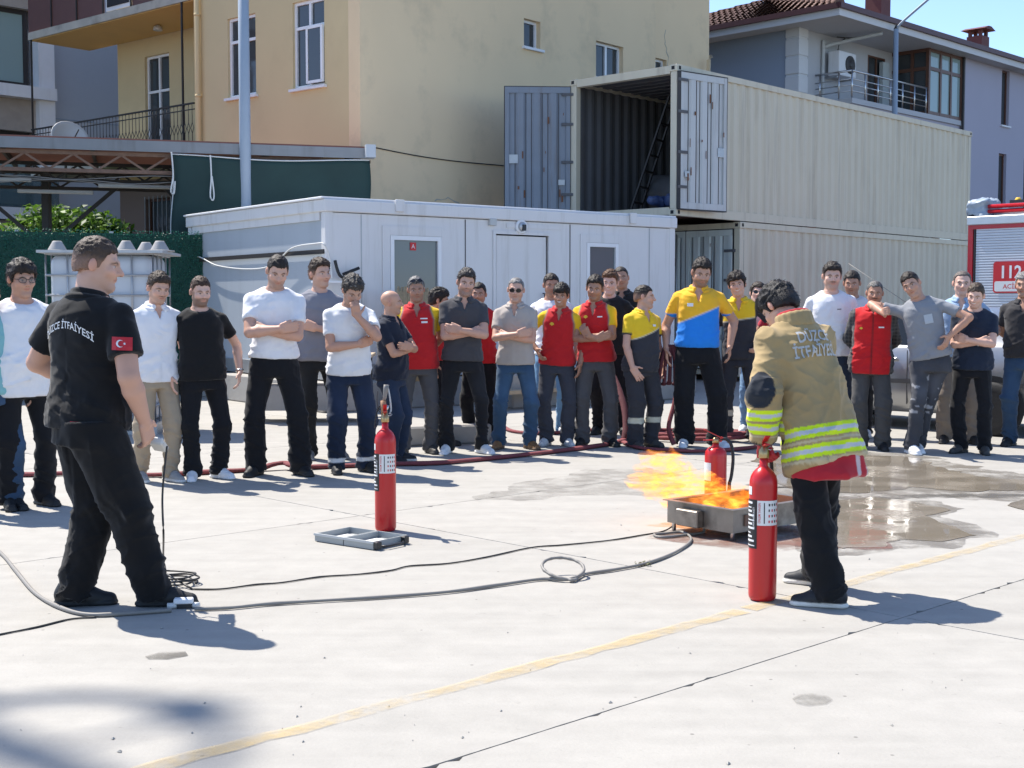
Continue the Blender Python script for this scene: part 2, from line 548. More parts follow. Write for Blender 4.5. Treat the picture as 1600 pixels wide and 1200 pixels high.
ARMS = {   # per arm, for the right arm (x<0); mirrored for the left: wrist, elbow pole, hand direction, palm normal, curl
    'hang':   dict(w=(-.262, -.05, .900), p=(-.5, 1, -.2), d=(.05, -.12, -1), n=(1, .15, 0), c=.28),
    'hang2':  dict(w=(-.300, -.02, .910), p=(-.7, 1, 0), d=(.12, -.10, -1), n=(1, .2, 0), c=.35),
    'cross':  dict(w=(.060, -.190, 1.150), p=(-1, .10, -.6), d=(1, .42, .22), n=(-.3, 1, .1), c=.2, th=(.95, .28, .1)),
    'cross2': dict(w=(.055, -.238, 1.175), p=(-1, .05, -.6), d=(1, .30, .16), n=(-.3, 1, .0), c=.25, th=(.95, .3, .1)),
    'back':   dict(w=(-.06, .215, .960), p=(-1, .35, -.1), d=(.9, .1, -.3), n=(0, -1, 0), c=.4),
    'hip':    dict(w=(-.215, -.07, 1.020), p=(-1, .55, .1), d=(.45, -.45, -.7), n=(.9, .3, .2), c=.4),
    'front':  dict(w=(-.055, -.235, .99), p=(-1, .4, -.3), d=(.75, -.35, -.25), n=(.2, 1, 0), c=.5),
    'chin':   dict(w=(-.055, -.205, 1.375), p=(-.45, -.6, -1), d=(.15, -.05, 1), n=(0, 1, .1), c=.75),
    'pocket': dict(w=(-.225, -.035, .920), p=(-.8, .9, 0), d=(.1, -.2, -1), n=(1, 0, 0), c=.2),
    'side':   dict(w=(-.275, .04, .93), p=(-.8, 1, 0), d=(0, -.1, -1), n=(1, .1, 0), c=.35),
}
SKINS = dict(a=(.62, .37, .27), b=(.54, .31, .215), c=(.44, .24, .16), d=(.68, .43, .33))
PERSON_TRIS = 0

def head_items(hc, Rh, w=1.0, var=(1, 1, 0)):
    nsz, jw, ch = var
    K = HK
    def T(x, y, z): return hc + Rh @ (V3(x * w, y, z) * K)
    E = lambda c, r: Ell(T(*c), np.array(r) * K, Rh)
    C = lambda a, b, ra, rb: RCone(T(*a), T(*b), ra * K, rb * K)
    it = [(E((0, .012, .034), (.077 * w, .096, .083)), .0, '+'),
          (E((0, -.020, -.030), (.063 * w, .072, .086)), .025, '+')]
    for s in (-1, 1):
        it.append((C((s*.050*jw, .004, -.050), (s*.016*jw, -.062, -.090 - ch), .019, .020), .022, '+'))
        it.append((C((s*.046, -.062, -.022), (s*.030, -.074, -.030), .018, .016), .022, '+'))
    it.append((C((-.010*jw, -.068 - ch, -.093 - ch), (.010*jw, -.068 - ch, -.093 - ch), .020, .020), .018, '+'))
    it.append((C((-.036, -.076, .026), (0, -.086, .021), .011, .011), .014, '+'))
    it.append((C((.036, -.076, .026), (0, -.086, .021), .011, .011), .014, '+'))
    for s in (-1, 1):
        it.append((E((s*.032, -.097, .003), (.019, .017, .0125)), .010, '-'))
        it.append((E((s*.031, -.0735, .002), (.0125, .0125, .0125)), .003, '+'))
    it.append((C((0, -.088, .012), (0, -.098 - .012 * nsz, -.026), .0085, .0115 * nsz), .011, '+'))
    it.append((C((-.013, -.097, -.031), (.013, -.097, -.031), .0085, .0085), .008, '+'))
    it.append((E((0, -.086, -.053), (.024, .0125, .0065)), .007, '+'))
    it.append((E((0, -.084, -.064), (.020, .0125, .0065)), .006, '+'))
    for s in (-1, 1):
        it.append((Ell(T(s*.080, .012, -.004), np.array((.010, .019, .030)) * K, Rh @ Rz(s * -.35)), .008, '+'))
    return it

def face_colour(L, skin, sp):
    """the head's own colours in head coordinates L: brows, eyes, lips, stubble"""
    x, y, z = L[:, 0], L[:, 1], L[:, 2]
    ax = np.abs(x)
    c = np.tile(np.asarray(skin, f32), (len(L), 1))
    front = sstep(-.03, -.06, y)
    hair = np.asarray(sp.get('hairc', (.02, .015, .012)), f32)
    ck = np.exp(-(((ax - .045) / .02) ** 2 + ((z + .025) / .02) ** 2)) * front
    c = mixc(c, ck * .35, np.asarray(skin) * V3(1.12, .8, .75))
    ns = np.exp(-((ax / .018) ** 2 + ((z + .028) / .016) ** 2)) * sstep(-.09, -.1, y)
    c = mixc(c, ns * .4, np.asarray(skin) * V3(1.1, .8, .74))
    ear = sstep(.074, .082, ax)
    c = mixc(c, ear * .4, np.asarray(skin) * V3(1.1, .72, .65))
    be = sp.get('beard', 0.25)          # 0 clean .. 1 full
    jaw = sstep(-.022, -.050, z + .35 * np.clip(ax - .03, 0, 1)) * sstep(.035, .0, y) * sstep(-.135, -.115, z + 0 * x)
    mous = np.exp(-((ax / .030) ** 4 + ((z + .041) / .0075) ** 2)) * sstep(-.07, -.08, y)
    side = sstep(.045, .058, ax) * sstep(.02, .0, z) * sstep(.02, .0, y) * sstep(-.05, -.035, y)
    lip = np.exp(-((x / .023) ** 4 + ((z + .058) / .0085) ** 4)) * sstep(-.08, -.086, y)
    bm = np.clip(np.maximum(np.maximum(jaw, mous), side * .7), 0, 1) * (1 - lip)
    c = mixc(c, bm * be * .93, hair * 1.2 + np.asarray(skin) * .06)
    mo = sp.get('moustache', 0)
    if mo: c = mixc(c, np.clip(mous * mo * 1.2, 0, 1), hair)
    c = mixc(c, lip * .75, np.asarray(skin) * V3(.92, .55, .52))
    ml = np.exp(-((x / .024) ** 4 + ((z + .0585) / .0028) ** 2)) * sstep(-.08, -.086, y)
    if sp.get('smile'):
        zz = z + .056 - .012 * (x / .024) ** 2
        tm = np.exp(-((x / .023) ** 4 + (zz / .0055) ** 4)) * sstep(-.075, -.083, y)
        c = mixc(c, tm, (.72, .68, .62))
    else:
        c = mixc(c, ml * .7, np.asarray(skin) * .25)
    br = np.exp(-(((ax - .032) / .020) ** 4 + ((z - .0235 + 1.8 * (ax - .032) ** 2 / .02 * .3) / .0058) ** 2)) * front
    c = mixc(c, np.clip(br * 1.15, 0, 1) * .9, hair * .9)
    ey = np.exp(-(((ax - .031) / .0135) ** 4 + ((z - .002) / .0052) ** 4)) * sstep(-.055, -.062, y)
    c = mixc(c, ey * .8, (.55, .50, .47))
    ir = np.exp(-(((ax - .031) / .0062) ** 4 + ((z - .002) / .006) ** 4)) * sstep(-.055, -.062, y)
    c = mixc(c, ir * .95, (.02, .012, .008))
    li = np.exp(-(((ax - .031) / .0145) ** 4 + ((z - .0088) / .0026) ** 2)) * sstep(-.055, -.062, y)
    c = mixc(c, li * .8, np.asarray(skin) * .15)
    no = np.exp(-(((ax - .008) / .0042) ** 2 + ((z + .0385) / .0032) ** 2)) * sstep(-.09, -.096, y)
    c = mixc(c, no * .8, np.asarray(skin) * .12)
    return c

HAIRS = {     # hairline z along y (front to back), top thickness, side thickness, tuft size/height
    'short':  dict(l=[.072, .066, .046, -.012, -.024, -.050], t=.016, s=.005, n=(60, .006)),
    'fade':   dict(l=[.074, .068, .050, .010, .000, -.020], t=.020, s=.002, n=(70, .007)),
    'quiff':  dict(l=[.076, .070, .048, -.012, -.028, -.060], t=.028, s=.007, n=(55, .010)),
    'curly':  dict(l=[.064, .058, .040, -.012, -.030, -.068], t=.030, s=.014, n=(42, .017)),
    'fringe': dict(l=[.040, .040, .030, -.012, -.030, -.068], t=.022, s=.010, n=(50, .009)),
    'mop':    dict(l=[.052, .048, .032, -.020, -.040, -.078], t=.030, s=.015, n=(36, .013)),
    'rec':    dict(l=[.098, .094, .072, -.010, -.022, -.050], t=.009, s=.004, n=(70, .004)),
    'crop':   dict(l=[.080, .074, .054, -.010, -.024, -.050], t=.007, s=.003, n=(80, .003)),
    'long':   dict(l=[.066, .060, .040, -.030, -.090, -.110], t=.020, s=.015, n=(40, .008)),
}

def hair_mesh(hc, Rh, style, h, seed, w=1.0):
    st = HAIRS[style]
    ys = np.array([-.115, -.075, -.045, -.018, .035, .11])
    K = HK
    inner = Ell(hc + Rh @ V3(0, .012, .034) * K, np.array((.077 * w + st['s'], .096 + st['s'] + .002, .083 + st['t'])) * K, Rh)
    items = [(inner, 0, '+')]
    if style in ('quiff', 'curly', 'mop'):
        items.append((Ell(hc + Rh @ V3(0, -.048, .085) * K, np.array((.060 * w, .044, .034)) * K, Rh), .03, '+'))
    if style == 'fringe':
        items.append((Ell(hc + Rh @ V3(0, -.062, .068) * K, np.array((.056 * w, .036, .036)) * K, Rh), .02, '+'))
    items.append((Ell(hc + Rh @ V3(0, .060, -.020) * K, np.array((.060 * w + st['s'], .046 + st['s'], .060)) * K, Rh), .03, '+'))
    if style == 'long':
        items.append((RCone(hc + Rh @ V3(0, .085, .0), hc + Rh @ V3(0, .085, -.13), .05, .035), .03, '+'))
    def post(P, d):
        L = (P - hc) @ Rh / K
        zl = np.interp(L[:, 1], ys, st['l'])
        zl = zl + .010 * np.exp(-((np.abs(L[:, 0]) - .048) / .014) ** 2) * (L[:, 1] < -.03)
        zl = zl + .012 * (vnoise(L * 75, seed + 1) - .5) + .010 * (vnoise(L * 30, seed + 4) - .5)
        d = np.maximum(d, (zl - L[:, 2]) * .8)
        for s in (-1, 1):
            q = (L - V3(s * .085 * w, .010, -.008)) / V3(.022, .021, .035)
            d = np.maximum(d, (1 - np.sqrt((q * q).sum(-1))) * .021)
        return d
    v, q = sdf_mesh(items, h, post)
    n = vnormals(v, q)
    fq, am = st['n']
    L = (v - hc) @ Rh / K
    top = sstep(.0, .07, L[:, 2]) * .75 + .25
    a = vnoise(L * fq * V3(1, .55, .8), seed); b = vnoise(L * fq * 2.1, seed + 5)
    v = v + n * (am * top * ((1 - np.abs(2 * a - 1)) * 1.3 - .75 + .5 * (b - .5)))[:, None]
    # loose strands standing off the mass
    rs = np.random.RandomState(seed + 100)
    ns = int(st.get('k', 1100)); pick = rs.randint(len(v), size=ns)
    zok = (L[pick][:, 2] > .0) | (rs.rand(ns) < .35); pick = pick[zok]; ns = len(pick)
    nn = n[pick]; comb = np.stack([rs.normal(size=ns) * .5 + np.sign(L[pick][:, 0]) * .5, rs.normal(size=ns) * .5 + .15, -.55 + rs.normal(size=ns) * .35], 1).astype(f32) @ Rh.T
    d = comb - nn * (comb * nn).sum(1, keepdims=True); d = d / (np.linalg.norm(d, axis=1, keepdims=True) + 1e-6)
    d = d * .9 + nn * (.10 + .45 * rs.rand(ns, 1).astype(f32)) * min(am / .008, 1.4)
    ln = (.006 + .009 * rs.rand(ns, 1)) * np.clip((am / .008), .4, 1.3)
    sd = np.cross(d, rs.normal(size=(ns, 3))); sd = sd / (np.linalg.norm(sd, axis=1, keepdims=True) + 1e-6) * .0016
    p0 = v[pick] - nn * .002; p1 = p0 + d * ln
    sv = np.stack([p0 - sd, p0 + sd, p1 + sd * .4, p1 - sd * .4], 1).reshape(-1, 3).astype(f32)
    sq = np.arange(4 * ns).reshape(ns, 4) + len(v)
    a = np.concatenate([a, np.repeat(rs.rand(ns), 4)]).astype(f32); L = np.concatenate([L, np.repeat(L[pick], 4, 0)])
    return np.concatenate([v, sv]), np.concatenate([q, sq]), a, L

def make_person(sp):
    """one person: a continuous body with clothes, shoes and hair as parts"""
    global PERSON_TRIS, HK
    HK = sp.get('hk', 1.01)
    h = sp.get('h', .0122); hs = sp.get('hs', .0074)
    if sp.get('far'): h, hs = .015, .009
    seed = sp.get('seed', 1)
    g = sp.get('g', 1.0); belly = sp.get('belly', 0.0); m = sp.get('m', 1.0)
    s = sp['H'] / 1.75
    root = empty('person', (sp['x'], sp['y'], 0), radians(sp.get('head', 0)))
    tag(root, sp['label'], 'person', sp.get('group', 'people at the fire drill'))
    vr_ = random.Random(seed * 31 + 5)
    for k_, lo_, hi_ in (('roll', -2.5, 2.5), ('lean', -1.0, 4.5), ('tyaw', -7, 7)): sp.setdefault(k_, vr_.uniform(lo_, hi_))
    sp.setdefault('sway', (vr_.uniform(-.025, .025), vr_.uniform(-.015, .015), 0)); sp.setdefault('fw', vr_.uniform(.93, 1.05))
    if 'look' in sp: sp['look'] = tuple(a + vr_.uniform(-4, 4) for a in sp['look'])
    Rt = Rz(radians(sp.get('tyaw', 0))) @ Ry(radians(sp.get('roll', 0))) @ Rx(radians(sp.get('lean', 0)))
    sway = V3(*sp.get('sway', (0, 0, 0)))
    drop = sp.get('drop', 0.0)
    def Tp(p): return PIV + sway + Rt @ (np.asarray(p, f32) - PIV)
    def Tinv(P): return (P - PIV - sway) @ Rt + PIV
    hy, hp, hr = sp.get('look', (0, 8, 0))
    Rh = Rt @ Rz(radians(hy)) @ Ry(radians(hr)) @ Rx(radians(hp))
    neck0 = Tp((0, .018, 1.478))
    hc = neck0 + Rh @ V3(0, -.018, .140)
    sw = sp.get('sw', 1.0) * (0.6 + 0.4 * g)
    a_ = TA * (0.5 + 0.5 * g) * np.where(TZ > 1.2, sp.get('sw', 1.0), 1) + belly * .35 * np.exp(-((TZ - 1.04) / .12) ** 2)
    b_ = TB * g + belly * .5 * np.exp(-((TZ - 1.06) / .13) ** 2)
    c_ = TC - belly * .5 * np.exp(-((TZ - 1.06) / .13) ** 2)
    Lc = PIV
    class TLoft(Loft):
        def local(self, P): return Tinv(P)
        def bounds(self):
            A = float(self.a_.max()); Bq = float(self.b_.max() + abs(self.cy).max())
            w = np.array([Tp((x, y, z)) for x in (-A, A) for y in (-Bq, Bq) for z in (self.z[0], self.z[-1])])
            return w.min(0), w.max(0)
    # ---- arms
    sh = []; el = []; wr = []; hd = []
    for side, key in ((-1, 'ra'), (1, 'la')):
        A = sp.get(key, 'hang')
        A = dict(ARMS[A]) if isinstance(A, str) else dict(A)
        mir = V3(-side, 1, 1)
        S = V3(side * .174 * sw, .012, 1.376)
        W = V3(*A['w']) * mir
        if A.get('base') is None: W = W * V3(0.55 + 0.45 * g if abs(W[0]) > .2 else 1, 1, 1) + V3(0, -belly * .6 if W[1] < -.15 else 0, 0)
        E, W = ik(S, W, .292, .255, V3(*A['p']) * mir)
        sh.append(Tp(S)); el.append(Tp(E)); wr.append(Tp(W))
        hd.append((Rt @ (V3(*A['d']) * mir), Rt @ (V3(*A['n']) * mir), A))
    # ---- body (skin)
    skin = SKINS[sp.get('skin', 'b')]
    it = [(TLoft(TZ[5:], a_[5:] - .012, b_[5:] - .012, c_[5:], p=2.2), 0, '+'),
          (RCone(Tp((0, .016, 1.42)), hc + Rh @ V3(0, .014, -.07), .066 * (.6 + .4 * g), .056 * (.7 + .3 * g) * sp.get('nk', 1)), .03, '+')]
    hi = head_items(hc, Rh, sp.get('fw', 1.0) * (.8 + .2 * g), (vr_.uniform(.85, 1.25), vr_.uniform(.85, 1.18), vr_.uniform(-.006, .008)))
    it += [(hi[0][0], .02, '+')] + hi[1:]
    for i, side in enumerate((-1, 1)):
        fl = .8 + .2 * g
        it.append((RCone(sh[i], el[i], .046 * m * fl, .038 * m * fl), .03, '+'))
        mid = el[i] + (wr[i] - el[i]) * .28
        it.append((RCone(el[i], mid, .0375 * m * fl, .0395 * m * fl), .010, '+'))
        it.append((RCone(mid, wr[i], .0395 * m * fl, .0262 * fl), .010, '+'))
        if not hd[i][2].get('nohand'):
            it += hand_items(wr[i] - unit(hd[i][0]) * .008, hd[i][0], hd[i][1], hd[i][2].get('ts', -side), hd[i][2]['c'], r=sp.get('fr', .0092), spread=hd[i][2].get('spread', 0), thumb=hd[i][2].get('th', (.55, .75, .35)))
    v, q = sdf_mesh(it, hs)
    L = (v - hc) @ Rh / HK
    isface = sstep(-.16, -.13, L[:, 2]) * (np.abs(L[:, 0]) < .12) * (np.abs(L[:, 1]) < .15)
    base = np.tile(np.asarray(skin, f32), (len(v), 1)) * V3(.93, .88, .86)
    fc = face_colour(L, skin, sp)
    col = base * (1 - isface[:, None]) + fc * isface[:, None]
    if sp.get('gloves'):
        for i in (0, 1):
            col = mixc(col, (np.linalg.norm(v - wr[i], axis=1) < .2).astype(f32) * 1.0, sp['gloves'])
    me = np_mesh('body', v * s, q, M_SKIN, col); PERSON_TRIS += 2 * len(q)
    bo = link('body', me, root)
    # ---- hair
    ex = {}
    if sp.get('hair'):
        hv, hq, ha, hL = hair_mesh(hc, Rh, sp['hair'], sp.get('hh', .0066), seed, sp.get('fw', 1.0) * (.8 + .2 * g))
        hcx = np.asarray(sp.get('hairc', (.02, .015, .012)), f32)[None] * (.65 + .9 * ha[:, None])
        if sp['hair'] in ('short', 'fade', 'quiff', 'crop', 'rec'): hcx = mixc(hcx, (sstep(.052, .0, hL[:, 2]) * .42).astype(f32), np.asarray(skin, f32) * .8)
        gy = sp.get('grey', 0)
        if gy: hcx = mixc(hcx, sstep(1 - gy - .2, 1 - gy + .2, vnoise((hv - hc) * 110, seed + 2)).astype(f32) * .75, (.30, .29, .28))
        link('hair', np_mesh('hair', hv * s, hq, M_HAIR, hcx), root); PERSON_TRIS += 2 * len(hq)
    # ---- legs
    feet = sp.get('feet', ((-.13, 0, -12), (.13, 0, 12)))
    hipz = .885 - drop
    knee = []; ank = []
    for i, side in enumerate((-1, 1)):
        fx, fy, fyaw = feet[i][:3]; lift = feet[i][3] if len(feet[i]) > 3 else 0
        H_ = V3(side * .088 * (.6 + .4 * g), .01, hipz) + sway
        A_ = V3(fx, fy + .0, .085 + lift)
        fd = Rz(radians(fyaw)) @ V3(0, -1, 0)
        K_, A2 = ik(H_, A_, .415, .405, fd + V3(side * .1, 0, 0))
        if abs(np.linalg.norm(A_ - H_)) > .82: K_ = (H_ + A_) / 2 + fd * .01
        knee.append(K_); ank.append(A_)
    # ---- trousers
    lo = sp.get('loose', 1.0)
    hz_ = sp.get('hem', .86)
    ho = .013 - .022 * sstep(hz_ - .06, hz_ + .005, TZ[:5] - .02)
    tr = [(Loft(TZ[:5] - drop - .02, a_[:5] + ho, b_[:5] + ho, c_[:5], c=PIV, p=2.2), 0, '+')]
    tr[0][0].c = np.zeros(3, f32)
    if sway.any():
        class SLoft(Loft):
            def local(self, P): return P - sway
            def bounds(self):
                b0, b1 = Loft.bounds(self); return b0 + np.minimum(sway, 0), b1 + np.maximum(sway, 0)
        o = tr[0][0]; tr[0] = (SLoft(o.z, o.a_, o.b_, o.cy, p=2.2), 0, '+')
    for i, side in enumerate((-1, 1)):
        H_ = V3(side * .088 * (.6 + .4 * g), .012, hipz - .01) + sway
        kr = .066 * lo * (.7 + .3 * g)
        tr.append((RCone(H_, knee[i], .092 * (.5 + .5 * g) * (.7 + .3 * lo) * sp.get('thigh', 1), kr * (.5 + .5 * sp.get('thigh', 1))), .035 if i == 0 else .02, '+'))
        hem = ank[i] + V3(0, 0, -.045) + unit(ank[i] - knee[i]) * 0
        tr.append((RCone(knee[i], hem, kr, sp.get('cuff', .066) * lo, cap=True), .012, '+'))
    wz = sp.get('waist', sp.get('hem', .86) + .045) - drop
    zc = sp.get('hemz', .028)
    v, q = sdf_mesh(tr, h, lambda P, d: np.maximum(np.maximum(d, P[:, 2] - wz), zc - P[:, 2]))
    n = vnormals(v, q)
    z = v[:, 2]
    low = sstep(.55, .1, z); kn = np.exp(-((z - .47) / .09) ** 2); cr = np.exp(-((z - .80) / .08) ** 2)
    amp = sp.get('tf', 1.0) * (.0045 + .0065 * low + .004 * kn + .004 * cr) * sstep(zc, zc + .03, z + .015)
    amp = amp * sstep(sp.get('hem', .86) + .01, sp.get('hem', .86) - .07, z)
    vr = v.copy(); vr[:, 2] += .35 * v[:, 0] + .25 * np.sin(v[:, 1] * 9 + seed)
    leg = np.sign(v[:, 0]) * 4.1
    v2 = v + folds(vr, n, .5 * amp, 6.0, seed + 20, (1.0, 1.0, 1.25)) - vr
    v2 = dirfold(v2, n, amp * (.55 + .9 * low + .8 * kn), (z + .5 * v[:, 0] + .25 * v[:, 1]) * (15 + 0 * z), (v[:, 0] + v[:, 1] * .7) * 5 + leg, v[:, 1] * 4, seed + 24)
    v2 = dirfold(v2, n, amp * .9 * sstep(.2, .5, z), (v[:, 0] + .6 * v[:, 1]) * 13, z * 3.0, leg + v[:, 1], seed + 28)
    tc = np.tile(np.asarray(sp.get('tcol', (.02, .02, .022)), f32), (len(v), 1))
    if sp.get('jeans'):
        fade = np.exp(-((v[:, 2] - .62) / .2) ** 2) * sstep(.02, -.06, v[:, 1])
        tc = tc * (1 + .9 * fade[:, None] * vnoise(v * 9, seed)[:, None])
    for (z0, z1, c) in sp.get('bands', ()):
        dz = z + .12 * 0
        tc = mixc(tc, ((dz > z0) & (dz < z1)).astype(f32), c)
    if sp.get('tcolf'): tc = sp['tcolf'](v, tc)
    # cargo pocket and fly seam are worked into the cloth as relief
    link('trousers', np_mesh('trousers', v2 * s, q, M_DENIM, tc), root); PERSON_TRIS += 2 * len(q)
    # ---- shoes
    for i in (0, 1):
        fx, fy, fyaw = feet[i][:3]; lift = feet[i][3] if len(feet[i]) > 3 else 0
        key = sp.get('shoe', 'black')
        o = link('shoe', shoe_mesh(key), root)
        o.scale = (s * (1 if i else -1), s, s) if False else (s, s, s)
        o.location = (ank[i][0] * s, ank[i][1] * s, lift * s)
        o.rotation_euler = (radians(sp.get('toe', (0, 0))[i]), 0, radians(fyaw))
    # ---- shirt
    top = sp.get('top', 'tee')
    if top:
        shirt(sp, root, s, h, seed, Tp, Tinv, TLoft, a_, b_, c_, sh, el, wr, m, g, Rt)
    if sp.get('spec'):
        face_gear(sp, root, s, hc, Rh)
    ctx = dict(root=root, s=s, Tp=Tp, Tinv=Tinv, hc=hc, Rh=Rh, Rt=Rt, sh=sh, el=el, wr=wr, hd=hd, knee=knee, ank=ank)
    if sp.get('after'): sp['after'](ctx)
    return ctx

SHOES = {}
SHOE_COL = dict(black=((.014, .014, .015), (.02, .02, .02)), white=((.75, .75, .75), (.8, .8, .8)), grey=((.20, .195, .19), (.32, .31, .30)),
                brown=((.22, .115, .05), (.10, .06, .035)), runner=((.30, .29, .28), (.62, .61, .58)), darkgrey=((.06, .055, .05), (.03, .03, .03)), blackwhite=((.016, .017, .02), (.70, .67, .60)),
                whitegrey=((.60, .60, .60), (.45, .45, .44)))
def shoe_mesh(key):
    if key in SHOES: return SHOES[key]
    up, so = SHOE_COL[key]
    it = [(RCone((0, .045, .052), (0, -.075, .040), .046, .044, flat=(V3(1, 0, 0), .86)), 0, '+'),
          (RCone((0, -.07, .036), (-.0, -.165, .026), .044, .032), .03, '+'),
          (RCone((0, .03, .06), (0, .02, .115), .045, .047, cap=True), .03, '+'),
          (RCone((0, .055, .012), (0, -.16, .012), .043, .043, flat=(V3(0, 0, 1), .5)), .004, '+')]
    v, q = sdf_mesh(it, .0062, lambda P, d: np.maximum(np.maximum(d, .001 - P[:, 2]), P[:, 2] - .112))
    n = vnormals(v, q)
    c = np.tile(np.asarray(up, f32), (len(v), 1))
    lace = (np.abs(v[:, 0]) < .018) & (v[:, 1] < -.02) & (v[:, 1] > -.10) & (n[:, 2] > .3)
    zig = (np.sin(v[:, 1] * 420) > .1) & lace
    c = mixc(c, zig.astype(f32) * .6, np.asarray(so) * .8 if key not in ('black', 'white') else np.asarray(up) * .55)
    v = v + n * (zig * .003)[:, None]
    c = mixc(c, sstep(.029, .024, v[:, 2]), so)
    if key in ('runner', 'whitegrey', 'grey'):
        st = (np.sin((v[:, 1] + v[:, 2] * .8) * 260) > .45) & (np.abs(v[:, 0]) > .022) & (v[:, 1] < .02) & (v[:, 1] > -.07) & (v[:, 2] > .03)
        c = mixc(c, st.astype(f32) * .85, (.08, .08, .09) if key != 'grey' else (.4, .4, .4))
    SHOES[key] = np_mesh('shoe', v, q, M_SHOE, c)
    return SHOES[key]

def shirt(sp, root, s, h, seed, Tp, Tinv, TLoft, a_, b_, c_, sh, el, wr, m, g, Rt):
    global PERSON_TRIS
    top = sp.get('top', 'tee')
    off = sp.get('fit', .008)
    hemz = sp.get('hem', .86)
    zs = TZ.copy(); zs[0] = hemz - .03
    flare = sp.get('flare', .012)
    aa = a_ + off + flare * sstep(1.2, .85, TZ); bb = b_ + off + flare * sstep(1.2, .85, TZ)
    it = [(TLoft(np.append(zs, 1.49), np.append(aa, .066), np.append(bb, .060), np.append(c_, .018), p=2.25), 0, '+')]
    sl = sp.get('sleeve', .62)
    side_ = (-1, 1)
    for i in (0, 1):
        if sl <= 1:
            e = sh[i] + (el[i] - sh[i]) * sl
            it.append((RCone(Tp((side_[i] * .06, .018, 1.450)), sh[i], .040, .043 * (.5 + .5 * m)), .035, '+'))
            it.append((RCone(sh[i], e, .050 * (.5 + .5 * m) * (.7 + .3 * g), sp.get('slr', .0545) * (.4 + .6 * m) * (.8 + .2 * g), cap=True), .022, '+'))
        else:
            it.append((RCone(Tp((side_[i] * .06, .018, 1.455)), sh[i], .040, .052), .04, '+'))
            it.append((RCone(sh[i], el[i], .063 * sp.get('slw', 1), .056 * sp.get('slw', 1)), .045, '+'))
            e = el[i] + (wr[i] - el[i]) * (sl - 1)
            it.append((RCone(el[i], e, .056 * sp.get('slw', 1), .046 * sp.get('slw', 1), cap=True), .02, '+'))
    polo = top in ('polo', 'vest')
    nz = sp.get('neckz', 1.458 if polo else 1.472)
    def post(P, d):
        L = Tinv(P)
        d = np.maximum(d, np.where(np.abs(L[:, 0]) < .13, (L[:, 2] - nz - .42 * np.clip(L[:, 1], -.12, .02)) * .9, -1))
        d = np.maximum(d, np.where(np.abs(L[:, 0]) < a_.max() + .05, hemz - L[:, 2] - .02 * sp.get('hemtilt', 0) * L[:, 0] / .2, -1))
        if polo:
            zz = np.clip((L[:, 2] - sp.get('vz', 1.345)) / .13, 0, 1.2)
            w = np.abs(L[:, 0]) - .004 - .034 * zz
            dep = L[:, 1] + .035
            d = np.maximum(d, -np.maximum(np.maximum(w, dep), sp.get('vz', 1.345) - L[:, 2]))
        return d
    v, q = sdf_mesh(it, h, post)
    n = vnormals(v, q)
    L = Tinv(v)
    z = L[:, 2]
    amp = sp.get('sf', 1.0) * (.0050 + .0030 * np.exp(-((z - 1.0) / .12) ** 2) + .002 * np.exp(-((np.abs(L[:, 0]) - .18) / .05) ** 2)) * sstep(hemz, hemz + .05, z + .02)
    ax = np.abs(L[:, 0]); sg = np.sign(L[:, 0]) * 3.7
    bias = .5 + vnoise(L * 2.2, seed + 61)
    up = sstep(1.05, 1.25, z); dn = 1 - up
    v2 = dirfold(v, n, amp * bias * (.75 - .30 * up), (z * .80 + ax * .60) * 13, (ax * .8 - z * .6) * 4 + sg, L[:, 1] * 5, seed + 40)
    v2 = dirfold(v2, n, amp * bias * dn * 1.1, (z * .95 - L[:, 0] * .35) * 15, L[:, 0] * 4.5 + sg, L[:, 1] * 4, seed + 47)
    v2 = dirfold(v2, n, amp * .7 * sstep(1.1, .92, z), (L[:, 0] + L[:, 1] * .6) * 14, z * 3.5, L[:, 1] * 3, seed + 53)
    v2 = folds(v2, n, amp * .35, 14, seed + 44, (1.0, 1.0, 1.5), False)
    colr = np.asarray(sp.get('col', (.7, .7, .7)), f32)
    c = np.tile(colr, (len(v), 1))
    if sp.get('colf'): c = sp['colf'](L, c, v)
    o = link(sp.get('topname', 'shirt'), np_mesh('shirt', v2 * s, q, M_CLOTH, c), root); PERSON_TRIS += 2 * len(q)
    sp['_shirt'] = o; sp['_shirt_v'] = (v2 * s, q)
    cc = sp.get('collar', None)
    if polo or cc is not None:
        cc = colr if cc is None else cc
        pts = []
        NC = 26
        for k in range(NC + 1):
            a = pi * .5 + (k - NC / 2) / (NC / 2) * pi * .83            # from front right round the back to front left
            x, y = .072 * cos(a), .018 + .066 * sin(a)
            f = abs(k - NC / 2) / (NC / 2)
            pts.append((x, y - .012 * f ** 3, 1.492 - .030 * f ** 1.5))
        ci = []
        for k in range(NC):
            ci.append((RCone(Tp(pts[k]), Tp(pts[k+1]), .0135, .0135), .010, '+'))
            lo1 = np.array(pts[k]) + np.array([pts[k][0] * .38, (pts[k][1] - .018) * .38, -.026]); lo2 = np.array(pts[k+1]) + np.array([pts[k+1][0] * .38, (pts[k+1][1] - .018) * .38, -.026])
            ci.append((RCone(Tp(lo1), Tp(lo2), .011, .011), .016, '+'))
        for e in (0, NC):
            p0 = np.array(pts[e]); p1 = p0 + np.array([np.sign(p0[0]) * .026, -.026, -.062])
            ci.append((RCone(Tp(p0), Tp(p1), .016, .008), .014, '+'))
        cv, cq = sdf_mesh(ci, .0075)
        link('collar', np_mesh('collar', cv * s, cq, M_CLOTH, np.tile(np.asarray(cc, f32), (len(cv), 1))), o)

